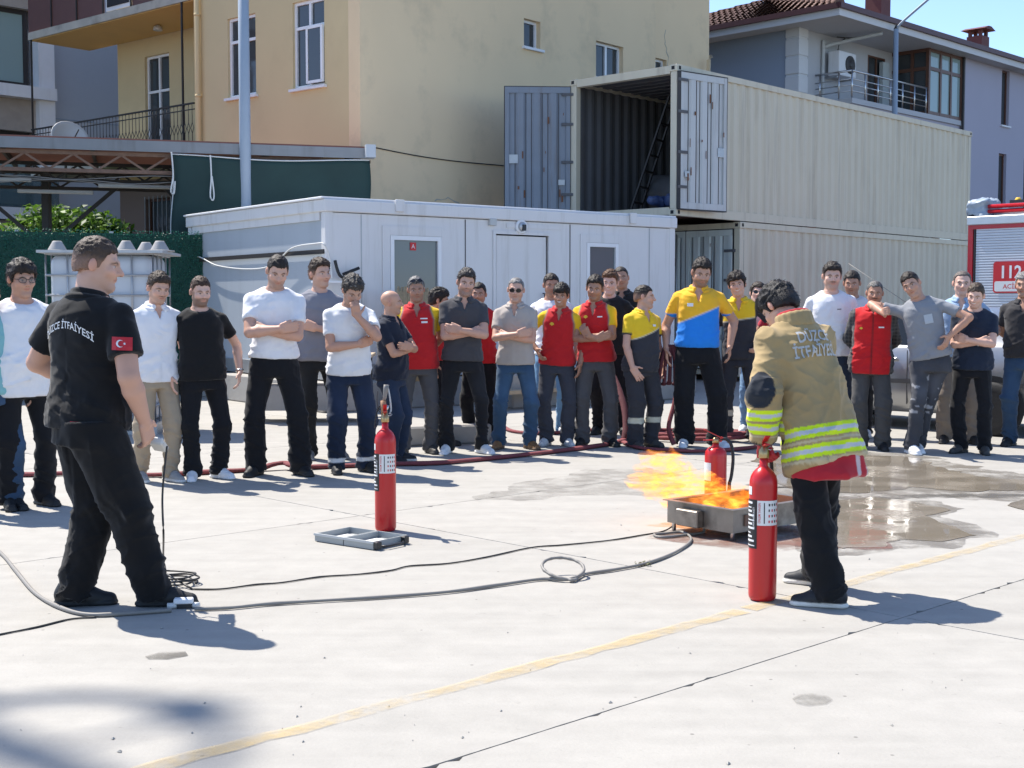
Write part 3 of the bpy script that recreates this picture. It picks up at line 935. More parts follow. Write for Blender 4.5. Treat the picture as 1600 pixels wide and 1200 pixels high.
def face_gear(sp, root, s, hc, Rh):
    kind = sp['spec']
    mb = MB()
    def T(x, y, z): return tuple((hc + Rh @ V3(x, y, z) * HK) * s)
    up = .055 if kind == 'ontop' else 0
    dark = kind in ('shades', 'ontop')
    if kind == 'ontop':
        def T(x, y, z): return tuple((hc + Rh @ (Rx(-.75) @ V3(x, y - .030, z + .012)) * HK) * s)
    for sd in (-1, 1):
        lens = [(sd * (.033 + .025 * cos(a) * (1.05 if abs(cos(a)) > .6 else 1)), -.099 - .004 * 0 + .012 * (abs(.033 + .025 * cos(a)) / .058) ** 2, .003 + .0185 * sin(a)) for a in np.linspace(0, 2 * pi, 14, endpoint=False)]
        mb.mat(1)
        b = [T(*p) for p in lens]; f = [T(p[0], p[1] - .003, p[2]) for p in lens]
        n = len(b)
        mb.add(b + f, [tuple(range(n)), tuple(range(n, 2 * n))[::-1]] + [(i, (i + 1) % n, n + (i + 1) % n, n + i) for i in range(n)])
        mb.mat(0)
        mb.tube([T(p[0], p[1] - .0015, p[2]) for p in lens + lens[:1]], .0018 * s, 5, caps=False)
        mb.tube([T(sd * .060, -.086, .008), T(sd * .076, -.05, .008), T(sd * .083, .01, .006)], .0022 * s, 5)
    mb.tube([T(-.010, -.1, .006), T(0, -.106, .009), T(.010, -.1, .006)], .002 * s, 5)
    mb.build('sunglasses' if dark else 'glasses', [MATS['black_plastic'], MATS['dark_lens'] if dark else MATS['clear_lens']], root)
# ------------------------------------------------------------------ more materials
pmat('black_plastic', (.018, .018, .02), .4, bump=.1)
pmat('dark_lens', (.012, .012, .015), .12)
m_, N_, L_, B_ = new_mat('clear_lens')
B_.inputs['Transmission Weight'].default_value = .95; B_.inputs['Roughness'].default_value = .03; B_.inputs['IOR'].default_value = 1.05
pmat('white_paint', (.74, .74, .75), .55, var=.05, dirt=.25, dirtcol=(.35, .32, .28), dscale=2.0, streak=True)
pmat('pvc_white', (.78, .78, .79), .35, var=.03)
pmat('cabin_white', (.70, .685, .675), .5, var=.04, scale=2.0, dirt=.5, dirtcol=(.40, .37, .32), dscale=1.8, streak=True, bump=.05, bscale=9)
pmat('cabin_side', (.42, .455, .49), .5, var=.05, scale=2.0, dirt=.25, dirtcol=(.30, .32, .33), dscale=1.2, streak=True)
pmat('container_cream', (.59, .535, .41), .55, var=.06, scale=1.5, dirt=.6, dirtcol=(.30, .25, .18), dscale=1.3, streak=True, bump=.05, bscale=20)
pmat('container_white', (.52, .53, .52), .55, var=.08, scale=2.0, dirt=.5, dirtcol=(.24, .20, .16), dscale=2.4, streak=True, bump=.05, bscale=20)
pmat('container_blue', (.205, .23, .265), .55, var=.10, scale=3.0, dirt=.6, dirtcol=(.17, .13, .11), dscale=3.0, streak=True)
pmat('container_green', (.56, .60, .57), .55, var=.06, scale=2.0, dirt=.35, dirtcol=(.2, .18, .14), dscale=2.0, streak=True)
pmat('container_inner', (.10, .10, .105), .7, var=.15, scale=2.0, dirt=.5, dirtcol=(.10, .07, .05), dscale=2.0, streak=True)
pmat('rust', (.17, .075, .04), .85, var=.3, scale=20, bump=.3)
pmat('rust_steel', (.20, .12, .085), .8, var=.35, scale=12, bump=.2)
pmat('dark_steel', (.045, .042, .042), .6, var=.2)
pmat('galvanised', (.42, .43, .44), .45, metal=.6, var=.12, scale=12)
pmat('pole_grey', (.30, .36, .43), .5, var=.06, scale=5)
pmat('steel_polished', (.55, .55, .56), .28, metal=1.0, var=.06)
pmat('tray_steel', (.27, .24, .21), .45, metal=.8, var=.4, scale=7, dirt=.85, dirtcol=(.09, .07, .055), dscale=4.0)
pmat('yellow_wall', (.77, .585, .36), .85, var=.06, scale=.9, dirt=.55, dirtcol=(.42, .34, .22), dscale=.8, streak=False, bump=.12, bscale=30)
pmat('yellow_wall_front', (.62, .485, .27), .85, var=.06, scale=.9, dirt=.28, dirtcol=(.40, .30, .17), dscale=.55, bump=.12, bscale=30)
pmat('ochre_soffit', (.62, .40, .15), .85, var=.07, scale=1.0, dirt=.3, dirtcol=(.40, .27, .12), dscale=.8)
pmat('brown_wall', (.22, .155, .125), .9, var=.08, scale=1.0)
pmat('old_concrete', (.42, .39, .33), .9, var=.25, scale=3.0, dirt=.6, dirtcol=(.10, .09, .075), dscale=1.6, bump=.25, bscale=25)
pmat('block_concrete', (.36, .34, .31), .92, var=.2, scale=4.0, dirt=.5, dirtcol=(.14, .12, .10), dscale=2.0, bump=.35, bscale=18)
pmat('brown_panel', (.115, .05, .045), .6, var=.1)
pmat('iron_black', (.025, .022, .022), .6)
pmat('house_blue', (.30, .35, .43), .85, var=.04, scale=1.0, bump=.1, bscale=20)
pmat('house_lavender', (.40, .385, .455), .85, var=.04, scale=1.0, bump=.1, bscale=20)
pmat('house_white', (.62, .62, .62), .85, var=.04)
pmat('house_light', (.47, .475, .49), .85, var=.04)
pmat('wood_brown', (.115, .05, .03), .45, var=.2, scale=9)
pmat('eave_brown', (.085, .028, .030), .5, var=.1)
pmat('chimney_red', (.13, .04, .035), .7, var=.15)
pmat('modern_grey', (.44, .46, .49), .8, var=.03)
pmat('modern_stone', (.36, .31, .27), .9, var=.2, scale=4, bump=.2)
pmat('fascia_grey', (.22, .23, .24), .6, var=.15, scale=4, dirt=.4, dirtcol=(.1, .08, .07), streak=True)
pmat('reflect_text', (.46, .46, .44), .5, var=.25, scale=60)
pmat('case_grey', (.33, .345, .34), .5, var=.08)
pmat('tarp_green', (.012, .038, .034), .75, var=.25, scale=2.5, bump=.35, bscale=4)
pmat('roof_rust_sheet', (.24, .10, .075), .8, var=.2)
pmat('roof_tile', (.17, .095, .072), .85, var=.35, scale=12, bump=.5, bscale=6)
pmat('grey_plastic', (.50, .51, .50), .5, var=.06)
pmat('ibc_plastic', (.50, .53, .57), .35, var=.06, scale=2.0, dirt=.2, dirtcol=(.3, .3, .3))
pmat('cup_plastic', (.36, .345, .33), .7, var=.15)
pmat('red_paint', (.50, .016, .018), .28, var=.05, scale=4, dirt=.12, dirtcol=(.22, .02, .02), dscale=8)
pmat('red_plastic', (.45, .02, .018), .35, var=.08)
pmat('wood_handle', (.36, .19, .10), .55, var=.2, scale=20)
pmat('brass', (.45, .32, .16), .35, metal=.9)
pmat('rubber_black', (.014, .014, .015), .55, var=.15)
pmat('cable_black', (.025, .024, .024), .5)
pmat('cable_grey', (.22, .205, .185), .55, var=.1)
pmat('cable_white', (.62, .62, .60), .5)
pmat('hose_red', (.20, .045, .050), .85, var=.25, scale=9, dirt=.45, dirtcol=(.10, .05, .045), dscale=5, bump=.3, bscale=60)
pmat('hose_dark', (.085, .018, .024), .85, var=.25, scale=9, bump=.3, bscale=60)
pmat('label_white', (.72, .72, .70), .45, var=.03)
pmat('label_black', (.012, .012, .014), .45)
pmat('print_black', (.02, .02, .02), .6)
pmat('print_white', (.78, .78, .78), .6)
pmat('print_red', (.55, .02, .025), .5)
pmat('car_silver', (.36, .365, .37), .28, metal=.7, var=.03)
pmat('car_trim', (.06, .06, .062), .5)
pmat('tyre', (.018, .018, .019), .8, bump=.2)
pmat('rim_metal', (.36, .36, .37), .35, metal=.8)
pmat('truck_shutter', (.58, .61, .65), .42, metal=.15, var=.05)
pmat('truck_red', (.42, .012, .022), .25)
pmat('truck_alu', (.55, .56, .57), .4, metal=.7, var=.12)
pmat('reed', (.42, .31, .18), .85, var=.3, scale=30, bump=.4)
pmat('wood_pale', (.45, .34, .22), .75, var=.2, scale=9)
pmat('reflect_silver', (.55, .56, .56), .35)
pmat('stone_white', (.55, .54, .52), .9, var=.2, scale=9, bump=.4)
pmat('flower_yellow', (.75, .48, .04), .7)
pmat('soil', (.06, .045, .03), .95, var=.3)
pmat('blue_plastic', (.03, .055, .14), .5)
pmat('bark', (.10, .075, .055), .9, var=.3, scale=12, bump=.6, bscale=14)
pmat('curtain', (.45, .50, .50), .85, var=.15, scale=3)
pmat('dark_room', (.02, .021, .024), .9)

def glass_mat(name, tint=(.06, .075, .085), rough=.04):
    m, N, L, B = new_mat(name)
    B.inputs['Base Color'].default_value = list(tint) + [1]
    B.inputs['Roughness'].default_value = rough
    B.inputs['Specular IOR Level'].default_value = .5
    tc = N.new('ShaderNodeTexCoord'); nz = N.new('ShaderNodeTexNoise'); nz.inputs['Scale'].default_value = 1.3
    L.new(tc.outputs['Object'], nz.inputs['Vector'])
    bp = N.new('ShaderNodeBump'); bp.inputs['Strength'].default_value = .04; bp.inputs['Distance'].default_value = .05
    L.new(nz.outputs['Fac'], bp.inputs['Height']); L.new(bp.outputs[0], B.inputs['Normal'])
    return m
glass_mat('cabin_glass', (.13, .145, .155), .02); glass_mat('window_glass', (.050, .056, .060)); glass_mat('window_teal', (.27, .36, .35)); glass_mat('car_glass', (.015, .017, .018))
m_, N_, L_, B_ = new_mat('rail_glass')
B_.inputs['Base Color'].default_value = (.10, .16, .18, 1); B_.inputs['Roughness'].default_value = .05; B_.inputs['Alpha'].default_value = .55

def leaf_mat(name, c0, c1):
    m, N, L, B = new_mat(name)
    at = N.new('ShaderNodeAttribute'); at.attribute_name = 'Col'
    L.new(at.outputs['Color'], B.inputs['Base Color'])
    B.inputs['Roughness'].default_value = .55
    tr = N.new('ShaderNodeBsdfTranslucent'); L.new(at.outputs['Color'], tr.inputs['Color'])
    mx = N.new('ShaderNodeMixShader'); mx.inputs[0].default_value = .35
    L.new(B.outputs[0], mx.inputs[1]); L.new(tr.outputs[0], mx.inputs[2])
    L.new(mx.outputs[0], N['Material Output'].inputs[0])
    return m
M_LEAF = leaf_mat('leaf', None, None)

# ------------------------------------------------------------------ lettering helper
_TXT = {}
def text_geo(body, size=1.0, bold=0.0, shear=0.0):
    """outline lettering as flat polygons, centred on x, baseline at 0"""
    key = (body, bold, shear)
    if key not in _TXT:
        cu = bpy.data.curves.new('lettering', 'FONT')
        cu.body = body; cu.size = 1.0; cu.align_x = 'CENTER'; cu.offset = bold; cu.shear = shear; cu.resolution_u = 2
        ob = bpy.data.objects.new('lettering', cu)
        COL.objects.link(ob)
        bpy.context.view_layer.update()
        me = bpy.data.meshes.new_from_object(ob.evaluated_get(bpy.context.evaluated_depsgraph_get()))
        v = np.array([tuple(p.co) for p in me.vertices], f32).reshape(-1, 3)
        f = [tuple(p.vertices) for p in me.polygons]
        bpy.data.objects.remove(ob); bpy.data.curves.remove(cu); bpy.data.meshes.remove(me)
        _TXT[key] = (v, f)
    v, f = _TXT[key]
    return v[:, :2] * size, f

def fine_text(body, size, bold):
    """lettering cut into small triangles so that it can follow folded cloth"""
    v, f = text_geo(body, 1.0, bold)
    bm = bmesh.new(); vs = [bm.verts.new((float(x), float(y), 0)) for x, y in v]
    for q in f:
        try: bm.faces.new([vs[i] for i in q])
        except ValueError: pass
    bmesh.ops.triangulate(bm, faces=bm.faces)
    for _ in range(4):
        es = [e for e in bm.edges if e.calc_length() > .14]
        if not es: break
        bmesh.ops.subdivide_edges(bm, edges=es, cuts=1); bmesh.ops.triangulate(bm, faces=bm.faces)
    bm.verts.index_update()
    v2 = np.array([(p.co.x, p.co.y) for p in bm.verts], f32) * size; f2 = [tuple(p.index for p in q.verts) for q in bm.faces]
    bm.free(); return v2, f2

def text_obj(name, body, size, place, mat, parent=None, bold=0.0, xscale=1.0):
    """place(x, y) -> 3-D point for a point of the lettering"""
    v, f = text_geo(body, size, bold)
    me = bpy.data.meshes.new(name)
    me.from_pydata([tuple(place(float(x) * xscale, float(y))) for x, y in v], [], f)
    me.materials.append(mat)
    me.update()
    return link(name, me, parent)

TEXTS_READY = [text_geo(t, 1, b) for t, b in (('DÜZCE İTFAİYESİ', .012), ('DÜZCE', .015), ('İTFAİYESİ', .015), ('112', .02), ('ACİL', .012), ('ÖNLEM YANGIN', .01), ('KARBONDİOKSİT', 0.0), ('CO', 0.0))]

# ------------------------------------------------------------------ ground: concrete slabs with joints
def ground_material(name, base=(.362, .344, .310)):
    m, N, L, B = new_mat(name)
    ge = N.new('ShaderNodeNewGeometry')
    def noise(sc, det=6, ro=.55):
        n = N.new('ShaderNodeTexNoise'); n.inputs['Scale'].default_value = sc; n.inputs['Detail'].default_value = det; n.inputs['Roughness'].default_value = ro
        L.new(ge.outputs['Position'], n.inputs['Vector']); return n
    oi = N.new('ShaderNodeObjectInfo')
    a = noise(.7, 8, .6); b = noise(5.5, 8, .65); c = noise(75, 3)
    r1 = N.new('ShaderNodeMapRange'); r1.inputs[1].default_value = .3; r1.inputs[2].default_value = .7; r1.inputs[3].default_value = .95; r1.inputs[4].default_value = 1.04
    L.new(a.outputs['Fac'], r1.inputs[0])
    r2 = N.new('ShaderNodeMapRange'); r2.inputs[1].default_value = .35; r2.inputs[2].default_value = .75; r2.inputs[3].default_value = 1.03; r2.inputs[4].default_value = .90
    L.new(b.outputs['Fac'], r2.inputs[0])
    r3 = N.new('ShaderNodeMapRange'); r3.inputs[3].default_value = .95; r3.inputs[4].default_value = 1.05
    L.new(c.outputs['Fac'], r3.inputs[0])
    r4 = N.new('ShaderNodeMapRange'); r4.inputs[3].default_value = .965; r4.inputs[4].default_value = 1.03
    L.new(oi.outputs['Random'], r4.inputs[0])
    # dark spots and scuffs
    sp = noise(2.6, 10, .72)
    r5 = N.new('ShaderNodeMapRange'); r5.inputs[1].default_value = .64; r5.inputs[2].default_value = .74; r5.inputs[3].default_value = 1.0; r5.inputs[4].default_value = .78
    L.new(sp.outputs['Fac'], r5.inputs[0])
    # faint tyre / trowel streaks
    mp = N.new('ShaderNodeMapping'); mp.inputs['Rotation'].default_value = (0, 0, -.62); mp.inputs['Scale'].default_value = (.35, 6.0, 1)
    L.new(ge.outputs['Position'], mp.inputs['Vector'])
    st = N.new('ShaderNodeTexNoise'); st.inputs['Scale'].default_value = 1.2; st.inputs['Detail'].default_value = 6
    L.new(mp.outputs[0], st.inputs['Vector'])
    r6 = N.new('ShaderNodeMapRange'); r6.inputs[1].default_value = .35; r6.inputs[2].default_value = .7; r6.inputs[3].default_value = 1.03; r6.inputs[4].default_value = .94
    L.new(st.outputs['Fac'], r6.inputs[0])
    gr = noise(28, 6, .7)
    r7 = N.new('ShaderNodeMapRange'); r7.inputs[1].default_value = .62; r7.inputs[2].default_value = .72; r7.inputs[3].default_value = 1.0; r7.inputs[4].default_value = .80
    L.new(gr.outputs['Fac'], r7.inputs[0])
    vo = N.new('ShaderNodeTexVoronoi'); vo.inputs['Scale'].default_value = 5.5; vo.inputs['Randomness'].default_value = 1.0
    L.new(ge.outputs['Position'], vo.inputs['Vector'])
    r8 = N.new('ShaderNodeMapRange'); r8.inputs[1].default_value = .028; r8.inputs[2].default_value = .05; r8.inputs[3].default_value = .55; r8.inputs[4].default_value = 1.0
    L.new(vo.outputs['Distance'], r8.inputs[0])
    prev = None
    for r in (r1, r2, r3, r4, r5, r6, r7, r8):
        if prev is None: prev = r.outputs[0]; continue
        mm = N.new('ShaderNodeMath'); mm.operation = 'MULTIPLY'
        L.new(prev, mm.inputs[0]); L.new(r.outputs[0], mm.inputs[1]); prev = mm.outputs[0]
    vm = N.new('ShaderNodeVectorMath'); vm.operation = 'SCALE'; vm.inputs[0].default_value = base
    L.new(prev, vm.inputs['Scale']); L.new(vm.outputs[0], B.inputs['Base Color'])
    B.inputs['Roughness'].default_value = .8
    B.inputs['Specular IOR Level'].default_value = .3
    ad = N.new('ShaderNodeMath'); ad.operation = 'ADD'
    L.new(b.outputs['Fac'], ad.inputs[0]); L.new(c.outputs['Fac'], ad.inputs[1])
    bp = N.new('ShaderNodeBump'); bp.inputs['Strength'].default_value = .22; bp.inputs['Distance'].default_value = .006
    L.new(ad.outputs[0], bp.inputs['Height']); L.new(bp.outputs[0], B.inputs['Normal'])
    return m
M_SLAB = ground_material('concrete_slab')
pmat('joint_dirt', (.075, .066, .055), .95, var=.3, scale=8)

ground = MB().box(-700, 700, -60, 1500, -.6, -.022).build('ground', MATS['joint_dirt'])
tag(ground, 'pale concrete yard in slabs with dark joints', kind='structure')

def g2(u, v): return np.array(ground_at(u, v))
pA0, pA1 = g2(665, 1200), g2(1600, 905)          # near joint
pB0, pB1 = g2(425, 780), g2(1600, 1000)          # crossing joint
dA = unit(np.append(pA1 - pA0, 0))[:2]; dB = unit(np.append(pB1 - pB0, 0))[:2]
def cross2(a, b): return float(a[0] * b[1] - a[1] * b[0])
# intersection of the two joints = origin of the slab lattice
t_ = cross2(pB0 - pA0, dB) / cross2(dA, dB)
LAT = pA0 + dA * t_
s2 = g2(0, 885) * .5 + g2(580, 802) * .5           # second joint parallel to the first
SPB = abs(cross2(s2 - LAT, dA) / cross2(dB, dA))   # spacing along dB
SPA = SPB * 1.04
slab_rnd = random.Random(5)
def jag(p, q, inward, nseg):
    out = []
    for i in range(nseg):
        t = i / nseg
        w = p + (q - p) * t
        k = slab_rnd.random()
        e = .0005 + .002 * slab_rnd.random() + (.006 + .016 * slab_rnd.random() if k > .965 else 0)
        if i == 0: e = .001
        out.append(w + inward * e)
    return out
for i in range(-6, 7):
    for j in range(-7, 6):
        c = [LAT + dA * (SPA * (i + a)) - dB * (SPB * (j + b)) for a, b in ((0, 0), (1, 0), (1, 1), (0, 1))]
        mid = sum(c) / 4
        if mid[1] < .2 or mid[1] > 32 or abs(mid[0]) > 5.5 + .50 * mid[1]: continue
        near = mid[1] < 15
        pts = []
        area = sum(cross2(c[k], c[(k + 1) % 4]) for k in range(4))
        if area < 0: c = c[::-1]
        for k in range(4):
            p, q = c[k], c[(k + 1) % 4]
            d = (q - p) / np.linalg.norm(q - p); inw = np.array([-d[1], d[0]])
            pts += jag(p + inw * .0025, q + inw * .0025, inw, 130 if near else 3)
        mb = MB(); mb.prism([tuple(p) for p in pts], 'z', -.12, 0.0)
        o = mb.build('slab', M_SLAB, ground)
# painted line: worn yellow
m_, N_, L_, B_ = new_mat('worn_yellow')
ge_ = N_.new('ShaderNodeNewGeometry'); nz_ = N_.new('ShaderNodeTexNoise'); nz_.inputs['Scale'].default_value = 9; nz_.inputs['Detail'].default_value = 9; nz_.inputs['Roughness'].default_value = .7
nz2_ = N_.new('ShaderNodeTexNoise'); nz2_.inputs['Scale'].default_value = .8; nz2_.inputs['Detail'].default_value = 3
L_.new(ge_.outputs['Position'], nz_.inputs['Vector']); L_.new(ge_.outputs['Position'], nz2_.inputs['Vector'])
ad_ = N_.new('ShaderNodeMath'); ad_.operation = 'MULTIPLY_ADD'; ad_.inputs[1].default_value = .9
L_.new(nz2_.outputs['Fac'], ad_.inputs[0]); L_.new(nz_.outputs['Fac'], ad_.inputs[2])
mr_ = N_.new('ShaderNodeMapRange'); mr_.inputs[1].default_value = .80; mr_.inputs[2].default_value = 1.12; mr_.inputs[3].default_value = .44; mr_.inputs[4].default_value = .02
L_.new(ad_.outputs[0], mr_.inputs[0])
B_.inputs['Base Color'].default_value = (.62, .45, .19, 1); B_.inputs['Roughness'].default_value = .75
L_.new(mr_.outputs[0], B_.inputs['Alpha'])
yl = MB()
ya, yb = g2(252, 1197), g2(1600, 838)
yd = (yb - ya) / np.linalg.norm(yb - ya); yn = np.array([-yd[1], yd[0]])
def yline(a, b, w):
    n = 40; vs = []
    for k in range(n + 1):
        p = a + (b - a) * k / n
        for s in (-1, 1):
            e = p + yn * s * (w / 2 + .012 * slab_rnd.uniform(-1, 1)); vs.append((e[0], e[1], .0045))
    yl.add(vs, [(2*k, 2*k+2, 2*k+3, 2*k+1) for k in range(n)])
yline(ya - yd * 2.0, ya + yd * 3.0, .085)
yline(ya + yd * 3.05, yb + yd * 3.0, .08)
tag(yl.build('painted_line', MATS['worn_yellow'], ground), kind='structure')

# ------------------------------------------------------------------ puddles and damp patches
m_, N_, L_, B_ = new_mat('puddle_water')
B_.inputs['Base Color'].default_value = (.115, .098, .075, 1); B_.inputs['Roughness'].default_value = .03; B_.inputs['Specular IOR Level'].default_value = .5
ge_ = N_.new('ShaderNodeNewGeometry'); nz_ = N_.new('ShaderNodeTexNoise'); nz_.inputs['Scale'].default_value = 2.4; nz_.inputs['Detail'].default_value = 8
L_.new(ge_.outputs['Position'], nz_.inputs['Vector'])
cr_ = N_.new('ShaderNodeMapRange'); cr_.inputs[1].default_value = .40; cr_.inputs[2].default_value = .62; cr_.inputs[3].default_value = .02; cr_.inputs[4].default_value = .30
L_.new(nz_.outputs['Fac'], cr_.inputs[0]); L_.new(cr_.outputs[0], B_.inputs['Roughness'])
mx_ = N_.new('ShaderNodeMix'); mx_.data_type = 'RGBA'; mx_.inputs[6].default_value = (.19, .16, .12, 1); mx_.inputs[7].default_value = (.27, .235, .185, 1)
L_.new(nz_.outputs['Fac'], mx_.inputs[0]); L_.new(mx_.outputs[2], B_.inputs['Base Color'])
def damp_mat(name, col, alpha):
    m, N, L, B = new_mat(name)
    ge = N.new('ShaderNodeNewGeometry'); nz = N.new('ShaderNodeTexNoise'); nz.inputs['Scale'].default_value = 4; nz.inputs['Detail'].default_value = 8; nz.inputs['Roughness'].default_value = .65
    L.new(ge.outputs['Position'], nz.inputs['Vector'])
    mr = N.new('ShaderNodeMapRange'); mr.inputs[1].default_value = .35; mr.inputs[2].default_value = .62; mr.inputs[3].default_value = 0; mr.inputs[4].default_value = alpha
    L.new(nz.outputs['Fac'], mr.inputs[0]); L.new(mr.outputs[0], B.inputs['Alpha'])
    B.inputs['Base Color'].default_value = list(col) + [1]; B.inputs['Roughness'].default_value = .35
    return m
damp_mat('damp', (.15, .138, .118), .7); damp_mat('faint_damp', (.18, .165, .14), .30); damp_mat('edge_damp', (.22, .195, .16), .75); damp_mat('rusty_damp', (.26, .12, .085), .7)
def blot(name, poly, mat, z, label, seed, rough=.05, kind='structure'):
    P = [g2(*p) for p in poly]; n = len(P); out = []
    for i in range(n):
        a, b = P[i], P[(i + 1) % n]
        ln = np.linalg.norm(b - a); k = max(3, int(ln / .05)); d = (b - a) / (ln + 1e-9); nn = np.array([-d[1], d[0]])
        for t in range(k):
            p = a + (b - a) * t / k
            q = np.array([[p[0] * 3, p[1] * 3, seed], [p[0] * 11, p[1] * 11, seed + 3.]])
            ns = vnoise(q, seed)
            p = p + nn * (rough * 2.2 * (ns[0] - .5) + rough * 1.1 * (ns[1] - .5)) * min(1, ln / .3)
            out.append((p[0], p[1], z))
    me = bpy.data.meshes.new(name); me.from_pydata(out, [], [tuple(range(len(out)))]); me.materials.append(mat); me.update()
    bm = bmesh.new(); bm.from_mesh(me)
    bmesh.ops.recalc_face_normals(bm, faces=bm.faces)
    for f in bm.faces:
        if f.normal.z < 0: f.normal_flip()
    bmesh.ops.triangulate(bm, faces=bm.faces); bm.to_mesh(me); bm.free()
    o = link(name, me); tag(o, label, kind=kind); return o
blot('puddle', [(1186, 716), (1260, 712), (1345, 711), (1420, 716), (1470, 728), (1530, 742), (1600, 752), (1660, 756), (1660, 772), (1600, 768), (1520, 771), (1440, 764), (1390, 768), (1340, 773), (1200, 762)], MATS['puddle_water'], .004, 'long shallow puddle behind the firefighter', 3, .10)
blot('puddle', [(1262, 800), (1300, 783), (1360, 777), (1420, 785), (1482, 797), (1440, 806), (1478, 820), (1530, 838), (1470, 846), (1400, 842), (1385, 856), (1310, 858), (1255, 838)], MATS['puddle_water'], .004, 'ragged puddle between the firefighter and the yellow line', 5, .07)
blot('puddle', [(1238, 1093), (1252, 1086), (1270, 1085), (1292, 1088), (1301, 1094), (1290, 1101), (1262, 1104), (1244, 1100)], MATS['damp'], .004, 'small damp spot on the concrete in the right foreground', 7, .012)
blot('puddle', [(1572, 790), (1600, 781), (1640, 782), (1640, 798), (1600, 797)], MATS['puddle_water'], .004, 'small puddle at the right edge', 9, .04)
blot('puddle', [(1330, 776), (1450, 772), (1620, 772), (1640, 778), (1500, 778), (1400, 781)], MATS['damp'], .003, 'drying rim between the two puddles', 11, .05)
blot('puddle', [(820, 752), (900, 738), (1010, 730), (1060, 745), (1040, 778), (960, 772), (880, 776), (740, 783)], MATS['faint_damp'], .003, 'damp streaks left of the burning tray', 12, .14)
blot('puddle', [(1010, 842), (1080, 822), (1250, 822), (1385, 838), (1390, 856), (1300, 862), (1140, 858)], MATS['rusty_damp'], .0035, 'rusty wet stain under the burning tray', 15, .08)
blot('puddle', [(226, 1027), (250, 1020), (290, 1019), (294, 1025), (262, 1031), (232, 1031)], MATS['damp'], .004, 'small dark chipped hollow below the instructor', 16, .010)

blot('puddle', [(1170, 708), (1345, 704), (1430, 710), (1490, 722), (1550, 738), (1670, 748), (1670, 782), (1560, 780), (1440, 776), (1330, 782), (1180, 772)], MATS['edge_damp'], .0025, 'drying wet margin round the long puddle', 23, .16)
blot('puddle', [(1240, 812), (1290, 776), (1370, 770), (1440, 778), (1510, 795), (1480, 808), (1520, 820), (1560, 840), (1480, 854), (1400, 856), (1340, 868), (1260, 862)], MATS['edge_damp'], .0026, 'drying wet margin round the ragged puddle', 27, .10)
def smooth_path(pts, k=8):
    P = [Vector(p) for p in pts]; out = []
    for i in range(len(P) - 1):
        p0, p1, p2, p3 = P[max(i-1, 0)], P[i], P[i+1], P[min(i+2, len(P)-1)]
        for t in range(k):
            s = t / k
            out.append(0.5 * ((2*p1) + (p2-p0)*s + (2*p0-5*p1+4*p2-p3)*s*s + (3*p1-p0-3*p2+p3)*s*s*s))
    out.append(P[-1]); return out
# ------------------------------------------------------------------ windows
def window(parent, plane, a0, a1, z0, z1, sign, frame='pvc_white', glass='window_glass', mull=(), trans=(), depth=.10, fw=.055, sill=True, name='window', curtain=False, off=0.0):
    """a recessed window in the plane x=off ('x') or y=off ('y') of the parent; sign: outward direction along that axis (-1)"""
    f = MB(); g = MB(); r = MB()
    def bx(mb, p0, p1, d0, d1, q0, q1):
        d0, d1 = off - sign * d0, off - sign * d1
        lo, hi = min(d0, d1), max(d0, d1)
        if plane == 'x': mb.box(lo, hi, p0, p1, q0, q1)
        else: mb.box(p0, p1, lo, hi, q0, q1)
    # depth measured inwards from the facade
    bx(f, a0, a0 + fw, depth - .05, depth + .02, z0, z1); bx(f, a1 - fw, a1, depth - .05, depth + .02, z0, z1)
    bx(f, a0 + fw, a1 - fw, depth - .049, depth + .019, z1 - fw, z1); bx(f, a0 + fw, a1 - fw, depth - .049, depth + .019, z0, z0 + fw)
    for t in mull:
        x = a0 + (a1 - a0) * t; bx(f, x - fw * .55, x + fw * .55, depth - .052, depth + .018, z0 + fw, z1 - fw)
    for t in trans:
        z = z0 + (z1 - z0) * t; bx(f, a0 + fw, a1 - fw, depth - .045, depth + .016, z - fw * .5, z + fw * .5)
    fo = f.build(name, MATS[frame], parent)
    xs = [a0 + fw] + sorted(a0 + (a1 - a0) * t for t in mull) + [a1 - fw]; zs = [z0 + fw] + sorted(z0 + (z1 - z0) * t for t in trans) + [z1 - fw]
    for i in range(len(xs) - 1):
        for j in range(len(zs) - 1):
            p = MB(); bx(p, xs[i], xs[i+1], depth - .012, depth - .004, zs[j], zs[j+1]); p.build('pane', MATS[glass], fo)
    if curtain:
        c = MB(); bx(c, xs[0], (xs[0] + xs[-1]) * .5, depth + .03, depth + .035, zs[0], zs[-1]); c.build('curtain', MATS['curtain'], fo)
    if sill:
        s = MB(); bx(s, a0 - .06, a1 + .06, -.07, depth - .05, z0 - .05, z0 - .002); s.build('sill', MATS['white_paint'], fo)
    return fo

def wall_with_holes(mb, plane, pos, thick, a0, a1, z0, z1, holes):
    """a wall slab (plane x=pos or y=pos, body on the positive side) with rectangular openings, cut into boxes"""
    xs = sorted(set([a0, a1] + [h for q in holes for h in q[:2]])); zs = sorted(set([z0, z1] + [h for q in holes for h in q[2:]]))
    for i in range(len(xs) - 1):
        j = 0
        while j < len(zs) - 1:
            def hole(jj):
                cx, cz = (xs[i] + xs[i+1]) / 2, (zs[jj] + zs[jj+1]) / 2
                return any(q[0] < cx < q[1] and q[2] < cz < q[3] for q in holes)
            if hole(j): j += 1; continue
            k = j
            while k + 1 < len(zs) - 1 and not hole(k + 1): k += 1
            if plane == 'x': mb.box(pos, pos + thick, xs[i], xs[i+1], zs[j], zs[k+1])
            else: mb.box(xs[i], xs[i+1], pos, pos + thick, zs[j], zs[k+1])
            j = k + 1
    return mb

